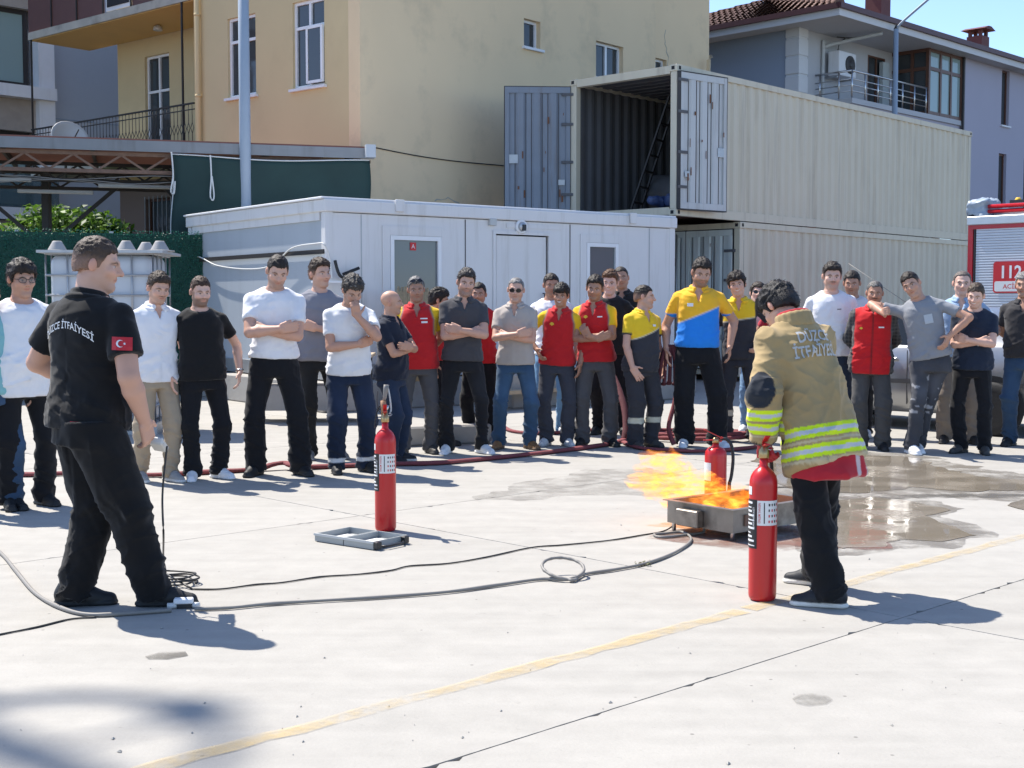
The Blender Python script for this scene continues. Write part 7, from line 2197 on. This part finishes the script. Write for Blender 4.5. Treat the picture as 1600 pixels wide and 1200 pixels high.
person(318, 748, 431, 'bearded person in black T-shirt and black trousers standing beside the white polo', head=28, hair='fade', hairc=(.05, .026, .015), col=(.010, .010, .011), ra='hang', la='hang2', tcol=BLK, beard=.85, skin='d', seed=5, shoe='white', g=1.14, belly=.02, look=(8, 8, 0), feet=((-.10, -.02, -18), (.13, .0, 25)), after=lambda c: watch(c, 'l'))
person(430, 742, 395, 'tall person in white T-shirt with folded arms and black trousers', head=4, hair='short', hairc=BR, col=W_, ra='cross2', la='cross', tcol=BLK, beard=.42, skin='a', seed=6, shoe='black', m=1.15, sw=1.06, g=1.02, look=(10, 20, 3), feet=((-.15, 0, -16), (.20, .0, 30)), loose=1.1, cuff=.075, hem=.93)
person(503, 716, 404, 'person in grey T-shirt half hidden behind the curly haired person', far=1, head=20, hair='quiff', hairc=(.035, .02, .012), col=(.22, .22, .25), ra='hang', la='cross', tcol=(.02, .02, .02), beard=.2, skin='a', seed=7, shoe='grey', look=(25, 5, 0), feet=((-.12, 0, -5), (.14, 0, 12)))
person(545, 738, 425, 'curly haired person in white T-shirt with hand on chin and navy work trousers', head=12, hair='curly', hairc=(.04, .033, .028), grey=.15, col=(.70, .70, .71), ra='cross', la=dict(ARMS['chin'], w=(-.02, -.215, 1.40), p=(-.75, -.5, -1)), tcol=NAVYJ, jeans=1, beard=.35, moustache=.6, skin='b', seed=8, shoe='black', m=1.06, g=1.06, lean=6, look=(6, 30, 2), feet=((-.11, -.02, 0), (.15, .05, 25)), bands=((.10, .135, (.6, .6, .6)),), loose=1.12, hem=.86)
person(615, 722, 452, 'bald person in navy polo and jeans turned away to the right with folded arms', head=72, top='polo', hair=None, hairc=(.05, .04, .035), col=(.014, .018, .032), ra='cross', la='cross2', tcol=(.016, .026, .05), jeans=1, beard=.25, skin='b', seed=9, shoe='blackwhite', g=1.08, belly=.02, look=(25, 4, 0), feet=((-.10, 0, -5), (.11, .0, 10)), hem=.84)
person(652, 708, 431, 'grey haired person in red and yellow polo with sunglasses pushed up on the head', head=10, top='polo', hair='short', hairc=(.05, .045, .045), grey=.5, col=RED, colf=red_yellow, collar=RED, ra='back', la='back', tcol=GREYT, beard=.3, skin='c', spec='ontop', seed=10, shoe='darkgrey', g=1.14, belly=.03, look=(8, 5, 0), hem=.84, decals=(badge(.075, 1.30, .06, .018, 'print_white', 'chest_print'), badge(.07, 1.335, .07, .012, 'print_white', 'chest_print')))
person(684, 694, 450, 'young person in plain red polo and black trousers turned right between two others', head=70, top='polo', hair='mop', hairc=BR, col=RED, ra='hang', la='hang', tcol=BLK, beard=.1, skin='b', seed=11, shoe='black', g=.92, hem=.95, look=(10, 5, 0), feet=((-.09, -.12, 0), (.1, .1, 5)))
person(752, 690, 452, 'person in red shirt almost hidden behind the charcoal polo', far=1, head=-10, hair='short', hairc=BR, col=RED, ra='hang', la='hang', tcol=BLK, skin='c', seed=12, shoe='runner', look=(0, 5, 0), H=1.68)
person(725, 708, 419, 'person in charcoal polo with folded arms, black jeans and white sneakers', head=2, top='polo', hair='quiff', hairc=(.03, .024, .022), grey=.12, col=(.062, .060, .066), ra='cross', la='cross2', tcol=(.014, .014, .016), jeans=1, beard=.55, skin='a', seed=13, shoe='white', m=1.08, g=1.04, look=(6, 12, 3), feet=((-.16, 0, -12), (.17, .0, 32)), loose=.92, cuff=.058, vz=1.36, hem=.88)
person(803, 701, 432, 'person in beige polo and sunglasses with folded arms and blue jeans', head=-4, top='polo', hair='crop', hairc=(.10, .09, .085), grey=.5, col=(.42, .37, .33), ra='cross2', la='cross', tcol=(.036, .072, .125), jeans=1, beard=.25, skin='a', spec='shades', seed=14, shoe='brown', g=1.0, look=(4, 6, 0), feet=((-.15, 0, -12), (.16, .0, 30)), vz=1.35, hem=.86)
person(860, 676, 437, 'person in white T-shirt and light jeans behind the smiling red shirted one', far=1, head=-8, hair='short', hairc=BR, col=W_, ra='back', la='hang', tcol=(.12, .24, .38), beard=.3, skin='c', seed=15, shoe='white', H=1.80, look=(20, 5, 0), g=1.08)
person(868, 696, 441, 'smiling young person in red and yellow polo leaning sideways with hand on hip', head=-6, top='polo', hair='fringe', hairc=BR, col=RED, colf=red_yellow, collar=RED, ra='hip', la='hang', tcol=SLATE, beard=.12, skin='c', smile=1, seed=16, shoe='whitegrey', g=.96, roll=4, lean=4, look=(-4, 8, -3), feet=((-.10, 0, -14), (.12, -.03, 24)), loose=1.1, hem=.87, decals=(fan_badge(-.065, 1.315, .026),))
person(930, 696, 430, 'dark haired person in red and yellow polo with hands joined at the chest', head=-8, top='polo', hair='quiff', hairc=BR, col=RED, colf=red_yellow, collar=RED, ra=dict(ARMS['cross'], w=(.06, -.22, 1.11), d=(1, 0, .35)), la=dict(ARMS['cross2'], w=(.03, -.24, 1.14), d=(.55, -.1, .9), c=.55), tcol=GREYT, beard=.35, skin='c', seed=17, shoe='black', g=1.02, look=(2, 10, 2), feet=((-.13, 0, -10), (.15, .0, 30)), loose=1.1, hem=.87, decals=(fan_badge(-.07, 1.335, .024), badge(.075, 1.33, .05, .012, 'print_white', 'chest_print')))
person(955, 678, 432, 'smiling young person with reddish hair and black top behind the red polos', far=1, head=-12, hair='quiff', hairc=(.10, .045, .02), col=(.016, .016, .017), ra='hang', la='side', tcol=BLK, beard=.05, skin='d', smile=1, seed=18, shoe='black', look=(0, 6, 4), H=1.83)
person(977, 668, 431, 'person in black shirt standing at the back by the cabin window', far=1, head=-8, hair='crop', hairc=BR, col=(.014, .014, .015), top='polo', ra='back', la='back', tcol=BLK, beard=.1, skin='c', seed=19, shoe='black', look=(6, 4, 0), H=1.90)
person(1003, 699, 445, 'dark haired person in yellow and charcoal polo looking away to the right', head=30, top='polo', hair='short', hairc=BR, col=CHAR, colf=two_tone((.80, .52, .025), CHAR, 1.235, .42, cuff=CHAR), collar=(.80, .52, .025), ra=dict(ARMS['hang'], w=(-.20, -.14, .86), d=(.5, -.35, -.8), n=(.3, 1, .3), c=.12, spread=.35, p=(-1, .5, 0)), la='hang', tcol=CHAR, beard=.25, skin='a', seed=20, shoe='darkgrey', g=1.14, belly=.03, look=(50, 0, 0), feet=((-.09, 0, -12), (.12, .02, 12)), bands=((.27, .335, (.55, .53, .42)),), loose=1.22, hem=.82, decals=(badge(.055, 1.32, .045, .022, 'print_white'),))
person(1092, 698, 402, 'tall bearded person in orange and blue polo and black trousers', head=-8, top='polo', hair='quiff', hairc=BR, col=BLU, colf=two_tone(ORY, BLU, 1.225, .42, cuff=BLU), collar=ORY, ra='hang', la='side', tcol=BLK, beard=.6, skin='b', seed=21, shoe='white', g=1.18, belly=.02, m=1.05, look=(12, 18, 4), feet=((-.14, .02, -2), (.17, -.01, 28)), loose=1.22, cuff=.075, hem=.93, decals=(badge(-.075, 1.32, .055, .03, 'print_white'),))
person(1152, 690, 424, 'smiling young person in yellow and charcoal polo with hand on hip', head=-14, top='polo', hair='mop', hairc=BR, col=CHAR, colf=two_tone((.80, .52, .025), CHAR, 1.255, .12, sleeve=CHAR), collar=(.80, .52, .025), ra='hang', la='hip', tcol=CHAR, beard=.05, skin='a', smile=1, seed=22, shoe='black', g=.92, look=(-2, 8, -4), roll=-2, feet=((-.13, .05, -8), (.17, .02, 20)), bands=((.27, .325, (.52, .45, .36)),), loose=1.15, hem=.85)
person(1181, 675, 448, 'person with tied hair and sunglasses in pale top and light blue jeans', head=-12, hair='long', hairc=(.03, .02, .014), col=(.62, .58, .56), ra='side', la='hang', tcol=(.16, .27, .42), beard=0, skin='d', spec='shades', seed=23, shoe='white', g=.9, m=.85, sw=.9, look=(0, -6, 6), H=1.70, loose=.85, cuff=.05, hem=.83, flare=.03)
person(1222, 680, 458, 'person in red T-shirt hidden behind the firefighter', far=1, head=-10, hair='short', hairc=BR, col=(.42, .03, .05), ra='hang2', la='hang', tcol=BLK, skin='c', seed=24, shoe='black', H=1.70)
person(1293, 694, 410, 'person in plain white T-shirt behind the firefighter with short beard', head=-14, hair='quiff', hairc=(.022, .015, .011), col=W_, ra='hang', la='hang', tcol=(.03, .04, .06), beard=.3, moustache=.6, skin='d', seed=25, shoe='black', g=1.12, belly=.03, look=(0, 5, 3), decals=(badge(.065, 1.31, .04, .007, 'print_black', 'chest_print'),))
person(1332, 682, 422, 'person in pale shirt standing between the white T-shirt and the red vest', far=1, head=-16, hair='short', hairc=BR, col=(.62, .60, .62), ra='hang', la='hang', tcol=BLK, beard=.3, skin='c', seed=26, shoe='whitegrey', look=(0, 4, 4))
person(1360, 702, 437, 'person with moustache in red zip vest over dark plaid shirt', head=-16, top='vest', topname='vest', hair='crop', hairc=(.05, .045, .04), grey=.4, col=(.55, .016, .020), colf=vest, collar=(.55, .016, .02), sleeve=1.85, fit=.030, flare=.02, ra='back', la='back', tcol=(.075, .072, .07), beard=.2, moustache=1, skin='c', seed=27, shoe='black', g=1.0, look=(2, 4, 4), feet=((-.10, .03, -8), (.12, -.02, 10)), loose=1.15, sf=1.5, hem=.79, vz=1.40, decals=(badge(.085, 1.27, .055, .014, 'print_white', 'chest_print'), fan_badge(-.115, 1.255, .018)))
person(1434, 708, 432, 'young person in grey T-shirt and ripped jeans leaning over with a thumbs up', head=-20, hair='short', hairc=BR, col=(.25, .26, .28), H=1.80, ra=dict(ARMS['hang'], w=(-.31, -.20, 1.40), p=(-1, .4, .6), d=(.15, -1, .25), n=(1, .1, 0), c=1.25, th=(.02, 1.0, -.1), ts=1, base=1), la=dict(ARMS['hip'], w=(.20 * -1, -.10, 1.07), p=(-1, .2, .4)), tcol=(.05, .052, .06), jeans=1, beard=.1, skin='b', seed=28, shoe='white', g=1.0, roll=-12, sway=(.10, 0, 0), look=(-6, 8, -14), feet=((-.06, -.06, 25), (-.02, .08, 20)), loose=.98, hem=.90, decals=(badge(.06, 1.27, .075, .085, 'cabin_side', 'chest_print'),), tcolf=lambda v, tc: mixc(tc, ((vnoise(v * np.array([22, 22, 48], f32), 4) > .76) & (v[:, 1] < 0) & (v[:, 2] < .75) & (v[:, 2] > .35)).astype(f32) * .7, (.4, .4, .42)))
person(1497, 692, 434, 'bald person in light blue shirt and khaki trousers, hand on hip, at the back', head=-14, top='polo', hair='rec', hairc=(.10, .08, .07), col=(.30, .42, .58), ra='hang', la='hip', tcol=(.19, .155, .125), beard=.1, skin='d', seed=29, shoe='black', g=1.12, look=(0, 5, 0), loose=1.15, hem=.88, H=1.80)
person(1518, 708, 440, 'person in navy T-shirt with folded arms and watch, smiling downwards', head=-20, hair='short', hairc=(.055, .036, .024), col=(.016, .024, .044), ra='cross', la='cross2', tcol=BLK, beard=.2, skin='d', smile=1, seed=30, shoe='darkgrey', g=1.04, look=(-6, 14, 2), feet=((-.10, .02, -30), (.12, -.02, 8)), hem=.86, after=lambda c: watch(c, 'r'))
person(1600, 697, 424, 'grey haired person in dark polo and blue jeans at the right edge', head=-30, top='polo', hair='short', hairc=(.09, .085, .08), grey=.5, col=(.036, .034, .036), ra='back', la='hang', tcol=(.03, .06, .11), jeans=1, beard=.1, skin='c', seed=31, shoe='black', g=1.16, belly=.04, look=(0, 6, 0), hem=.90)
# hose bundle held by the tall person
hb_ = empty('folded_hose', (*at_depth(1046, 575, 13.3)[:2], 0), .2); tag(hb_, 'folded burgundy hose bundle hanging at the tall person\'s hand', 'hose')
hz_ = at_depth(1046, 545, 13.3)[2]
for k in range(5):
    x = -.09 + k * .045; MB().tube(smooth_path([(x * .4, .0, hz_ + .04), (x, -.02, hz_ - .1), (x * 1.3, -.01, hz_ - .30 - .03 * (k % 2)), (x * 1.25, .02, hz_ - .36)]), .030, 8, .6).build('hose_fold', MATS['hose_dark'], hb_)
for x in (-.11, .10): MB().tube([(x, .0, hz_ - .36), (x * 1.1, .0, hz_ - .46)], .026, 8, .6).build('hose_end', MATS['label_white'], hb_)
MB().tube(smooth_path([(.09, 0, hz_ - .3), (.05, -.02, .45), (-.02, -.05, .2), (.02, -.1, .03)]), .030, 8, .8).build('hose_tail', MATS['hose_red'], hb_)
# ------------------------------------------------------------------ instructor (left foreground)
def crescent_star(cx, cz, r):
    out = []; P = []
    for k in range(21): a = radians(40 + k * 14); P.append((cx + r * cos(a), cz + r * sin(a)))
    Q = []
    for k in range(21): a = radians(40 + k * 14); Q.append((cx + r * .30 + r * .80 * cos(a * .97 + .09), cz + r * .80 * sin(a * .97 + .09)))
    F = [(k, k + 1, 21 + k + 1, 21 + k) for k in range(20)]
    S = [(cx + r * 1.15 + (r * .42 if k % 2 == 0 else r * .17) * cos(radians(180 + k * 36)), cz + (r * .42 if k % 2 == 0 else r * .17) * sin(radians(180 + k * 36))) for k in range(10)]
    return P + Q + S, F + [tuple(range(42, 52))]
ix_, iy_ = ground_at(144, 946)
ispec = dict(x=ix_, y=iy_, H=1.76, label='instructor seen from behind in black lettered polo holding a grey remote', group='people running the fire drill', head=124, top='polo', hair='short', hairc=(.055, .034, .022), col=(.009, .009, .010), collar=(.009, .009, .010),
    ra=dict(ARMS['hang'], w=(-.25, -.08, .885), p=(-.6, 1, 0), d=(.12, -.40, -.85), n=(1, .1, .15), c=.55), la=dict(ARMS['hang'], w=(-.23, -.20, 1.05), p=(-.9, .8, -.2), d=(.6, -.6, .1), n=(.3, .6, .3), c=.5),
    tcol=(.0085, .0085, .0095), skin='a', beard=.12, seed=41, shoe='black', g=1.26, belly=.035, m=1.22, sw=1.05, h=.0085, hs=.0055, hh=.0048, fr=.0088, look=(-50, 10, 0), tyaw=27, lean=2, hk=1.0, feet=((-.17, -.25, -30), (.05, .07, -24)), loose=1.36, cuff=.060, thigh=1.16, nk=1.15, hem=.85, sleeve=.66, slr=.066, flare=.003, sf=1.0, tf=.9)
ic = make_person(ispec)
def arc_text(body, size, zc, bend, bold, xs):
    v, f = fine_text(body, size, bold)
    return [(-float(x) * xs, zc + float(y) - bend * (float(x) * xs) ** 2) for x, y in v], f
P, F = arc_text('DÜZCE İTFAİYESİ', .046, 1.315, 2.6, .012, .80)
decal(ic, ispec, P, F, MATS['print_white'], 'back_lettering', 'back', .006)
P, F = grid_patch(-.045, .045, 1.225, 1.285); decal(ic, ispec, P, F, MATS['print_red'], 'flag_patch', 'sleeve', .006)
P, F = crescent_star(-.010, 1.255, .017); decal(ic, ispec, [(-x, z) for x, z in P], F, MATS['print_white'], 'flag_emblem', 'sleeve', .0095)
P, F = grid_patch(-.115, -.07, .856, .892); decal(ic, ispec, P, F, MATS['print_red'], 'red_tab', 'back', .006)
# remote in the right hand, with its cable down to the coil
Mi = Matrix.Translation((ix_, iy_, 0)) @ Matrix.Rotation(radians(124), 4, 'Z')
wp = ic['wr'][0] * ic['s']; hdn = unit(ic['hd'][0][0])
rem = empty('remote_control'); tag(rem, 'grey handheld remote in the instructor\'s right hand', 'remote control')
rp = Mi @ Vector((wp + hdn * .105 * ic['s'] + V3(.035, -.045, 0)).tolist()); rem.location = rp; rem.rotation_euler = (radians(10), radians(20), radians(95))
MB().box(-.03, .13, -.035, .035, -.018, .018).build('casing', MATS['grey_plastic'], rem, bevel=.008)
MB().box(.09, .12, -.02, .02, .019, .025).build('button', MATS['black_plastic'], rem)
gc = ground_at(247, 905); mid = ground_at(240, 880)
MB().tube(smooth_path([tuple(rp + Vector((.05, 0, -.02))), tuple(rp + Vector((.03, -.02, -.25))), (rp.x + .04, rp.y - .05, .35), (gc[0] + .03, gc[1], .12), (gc[0] + .045, gc[1] - .02, .03), (gc[0] + .02, gc[1] - .05, .01)]), .005, 6).build('remote_cable', MATS['cable_black'])
tag(bpy.data.objects['remote_cable'], 'thin black cable hanging from the remote to the ground', 'cable')
# ------------------------------------------------------------------ trainee in firefighter coat (right foreground)
KH = (.375, .27, .13); LIME = (.62, .80, .02); SIL = (.52, .53, .54); BEI = (.50, .42, .26)
def coat_col(L, c, v):
    z = L[:, 2] + .05 * L[:, 1]
    def band(z0):
        nonlocal c
        c = mixc(c, ((z > z0) & (z < z0 + .066)).astype(f32), LIME)
        c = mixc(c, ((z > z0 + .021) & (z < z0 + .045)).astype(f32), SIL)
    torso = 1
    c = mixc(c, ((z > .722) & (z < .736)).astype(f32), BEI)
    band(.742); 
    c = mixc(c, ((z > .818) & (z < .832)).astype(f32), BEI)
    band(.842)
    return c
fx_, fy_ = 1.475, 6.42
TH = radians(207)
hx, hy_ = ex2[0] - fx_, ex2[1] + .067 - fy_ + .03
lx = hx * cos(TH) + hy_ * sin(TH); ly = -hx * sin(TH) + hy_ * cos(TH)
_Rt = Ry(radians(4)) @ Rx(radians(16)); _s = 1.61 / 1.75
_p = V3(lx, ly, .770) / _s; _w = _Rt.T @ (_p - PIV) + PIV
fspec = dict(x=fx_, y=fy_, H=1.61, label='trainee seen from behind in khaki firefighter coat bending over an extinguisher', group='people running the fire drill', head=207, lean=16, roll=4, hk=1.0, top=None, hair='mop', hairc=(.012, .010, .010),
    ra=dict(ARMS['hang'], w=(-.20, -.30, .92), p=(-.9, .9, 0), d=(.3, -.3, -1), n=(1, 0, 0), c=.5), la=dict(ARMS['hang'], w=(-float(_w[0]), float(_w[1]), float(_w[2])), p=(-.8, .8, 0), d=(.05, .1, -1), n=(1, -.3, 0), c=.95, base=1),
    tcol=(.0085, .0085, .0095), skin='a', beard=.1, seed=51, shoe='blackwhite', g=1.02, h=.0085, hs=.0055, hh=.0048, look=(14, 26, -6), sw=.93, feet=((-.21, -.18, 35), (.09, .26, 48)), loose=1.28, cuff=.064, gloves=(.42, .02, .03), tf=1.0)
fcx = make_person(fspec)
def build_coat(ctx, sp):
    Tp, Tinv, Rt, s = ctx['Tp'], ctx['Tinv'], ctx['Rt'], ctx['s']
    zs = np.array([.66, .74, .82, .92, 1.02, 1.12, 1.22, 1.32, 1.39, 1.43, 1.465, 1.485])
    aa = np.array([.246, .242, .236, .228, .220, .212, .206, .200, .184, .156, .122, .098]) * .86
    bb = np.array([.178, .174, .168, .160, .152, .146, .142, .138, .126, .110, .094, .084]) * .92
    cy = np.array([.020, .022, .024, .022, .018, .016, .018, .024, .028, .028, .024, .022])
    class TL(Loft):
        def local(self, P): return Tinv(P)
        def bounds(self):
            w = np.array([Tp((x, y, z)) for x in (-.29, .29) for y in (-.25, .25) for z in (.62, 1.5)]); return w.min(0), w.max(0)
    it = [(TL(zs, aa, bb, cy, p=2.4), 0, '+')]
    for i, sd in enumerate((-1, 1)):
        it.append((RCone(Tp((sd * .07, .02, 1.46)), ctx['sh'][i], .05, .062), .045, '+'))
        it.append((RCone(ctx['sh'][i], ctx['el'][i], .072, .067), .045, '+'))
        e = ctx['el'][i] + (ctx['wr'][i] - ctx['el'][i]) * .97
        it.append((RCone(ctx['el'][i], e, .068, .060, cap=True), .025, '+'))
    def post(P, d):
        L = Tinv(P)
        d = np.maximum(d, np.where(np.abs(L[:, 0]) < .15, L[:, 2] - 1.482 - .25 * np.clip(L[:, 1], -.12, .02), -1))
        inner = np.abs(L[:, 0]) < .29
        hemz = .70 + .12 * np.clip(L[:, 1], -.2, .2) - .02 * L[:, 0]
        arm = np.minimum(RCone(ctx['el'][1], ctx['wr'][1], .10, .10)(P), RCone(ctx['el'][0], ctx['wr'][0], .10, .10)(P))
        return np.maximum(d, np.where(arm < .0, -1, (hemz - L[:, 2]) * .9))
    v, q = sdf_mesh(it, .0072, post)
    n = vnormals(v, q); L = Tinv(v)
    ta = [np.clip(((v - ctx['el'][i]) @ (ctx['wr'][i] - ctx['el'][i])) / float(((ctx['wr'][i] - ctx['el'][i]) ** 2).sum()), -.5, 1.2) for i in (0, 1)]
    da = [np.linalg.norm(v - (ctx['el'][i] + np.clip(ta[i], 0, 1)[:, None] * (ctx['wr'][i] - ctx['el'][i])), axis=1) for i in (0, 1)]
    tu = [np.clip(((v - ctx['sh'][i]) @ (ctx['el'][i] - ctx['sh'][i])) / float(((ctx['el'][i] - ctx['sh'][i]) ** 2).sum()), 0, 1) for i in (0, 1)]
    du = [np.linalg.norm(v - (ctx['sh'][i] + tu[i][:, None] * (ctx['el'][i] - ctx['sh'][i])), axis=1) for i in (0, 1)]
    isarm = [(da[i] < .108) & (np.abs(L[:, 0]) > .12) & (ta[i] > -.02) for i in (0, 1)]
    amp = .014 + .010 * np.exp(-((L[:, 2] - 1.15) / .25) ** 2)
    armm = np.maximum((da[0] < .11) | (du[0] < .11), (da[1] < .11) | (du[1] < .11)).astype(f32)
    elb = np.exp(-(np.minimum(np.linalg.norm(v - ctx['el'][0], axis=1), np.linalg.norm(v - ctx['el'][1], axis=1)) / .09) ** 2)
    v2 = folds(v, n, amp + .012 * elb, 4.2, 77, (1.0, 1.0, .8))
    v2 = dirfold(v2, n, .012 + 0 * amp, (L[:, 2] * .7 + L[:, 0] * .7) * 8, (L[:, 0] * .7 - L[:, 2] * .7) * 3, L[:, 1] * 3, 83)
    v2 = dirfold(v2, n, .010 * sstep(1.2, .8, L[:, 2]), (L[:, 0] + .6 * L[:, 1]) * 9, L[:, 2] * 2.2, L[:, 1] * 2, 87)
    v2 = folds(v2, n, .004 + .012 * elb, 11.0, 80, (1, 1, 1.8), False)
    c = np.tile(np.asarray(KH, f32), (len(v), 1))
    dirt = vnoise(v * 5, 6); c = c * (.86 + .28 * dirt)[:, None]
    ct = coat_col(L, c.copy(), v)
    notarm = ~(isarm[0] | isarm[1])
    c = np.where(notarm[:, None], ct, c)
    for i in (0, 1):
        t = ta[i]
        cc = c.copy()
        for t0 in (.28, .56):
            cc = mixc(cc, ((t > t0) & (t < t0 + .23)).astype(f32), LIME)
            cc = mixc(cc, ((t > t0 + .075) & (t < t0 + .155)).astype(f32), SIL)
        cc = mixc(cc, ((t > .82) & (t < .86)).astype(f32), BEI)
        cc = mixc(cc, (t > .955).astype(f32), (.03, .03, .035))
        c = np.where(isarm[i][:, None], cc, c)
        # elbow patch on the outer back of the sleeve
        ov = np.linalg.norm((v - ctx['el'][i] - Rt @ V3((-1, 1)[i] * .05, .045, .03)) / V3(.068, .075, .105), axis=1)
        c = mixc(c, (sstep(1.02, .96, ov) * (np.minimum(da[i], du[i]) < .125)).astype(f32), (.022, .026, .034))
    # red lining at the back of the skirt edge
    o = link('coat', np_mesh('coat', v2 * s, q, M_CLOTH, c), ctx['root'])
    sp['_shirt'] = o; sp['_shirt_v'] = (v2 * s, q)
    # inner red lining hanging below the hem
    class TL2(Loft):
        local = TL.local; bounds = TL.bounds
    li = [(TL2(np.array([.60, .70, .80]), np.array([.202, .202, .195]), np.array([.155, .153, .148]), np.array([.021, .021, .021]), p=2.4), 0, '+')]
    def post2(P, d):
        L = Tinv(P); return np.maximum(d, .625 + .22 * np.clip(.04 - L[:, 1], -.1, .3) + .10 * np.clip(L[:, 0], 0, .3) - L[:, 2])
    v, q = sdf_mesh(li, .010, post2); n = vnormals(v, q); L = Tinv(v)
    v2 = folds(v, n, .012, 5, 90)
    c = np.tile(np.array((.42, .02, .032), f32), (len(v), 1))
    for x0 in (-.17, -.10): c = mixc(c, ((np.abs(L[:, 0] - x0) < .014) & (L[:, 1] > 0)).astype(f32), (.55, .45, .45))
    link('lining', np_mesh('lining', v2 * s, q, M_CLOTH, c), o)
    # standing collar: khaki outside, red inside
    for (r0, z0, zt, col, nm) in ((.094, 1.455, 1.515, KH, 'collar'), (.080, 1.47, 1.527, (.42, .02, .03), 'collar_lining')):
        ci = []
        for k in range(14):
            a0 = pi * .5 + (k - 7) / 7 * pi * .86; a1 = pi * .5 + (k - 6) / 7 * pi * .86
            for zz in np.linspace(z0, zt, 4):
                rr_ = r0 - (zz - z0) * .1
                ci.append((RCone(Tp((rr_ * cos(a0), .026 + rr_ * .92 * sin(a0), zz)), Tp((rr_ * cos(a1), .026 + rr_ * .92 * sin(a1), zz)), .014, .014), .012, '+'))
        cv, cq = sdf_mesh(ci, .008); link(nm, np_mesh(nm, cv * s, cq, M_CLOTH, np.tile(np.array(col, f32), (len(cv), 1))), o)
build_coat(fcx, fspec)
for body, zc in (('DÜZCE', 1.345), ('İTFAİYESİ', 1.262)):
    vv, ff = fine_text(body, .088, .022)
    decal(fcx, fspec, [(-float(x) * .70 - .012, zc + float(y)) for x, y in vv], ff, MATS['reflect_text'], 'back_lettering', 'back', .007)
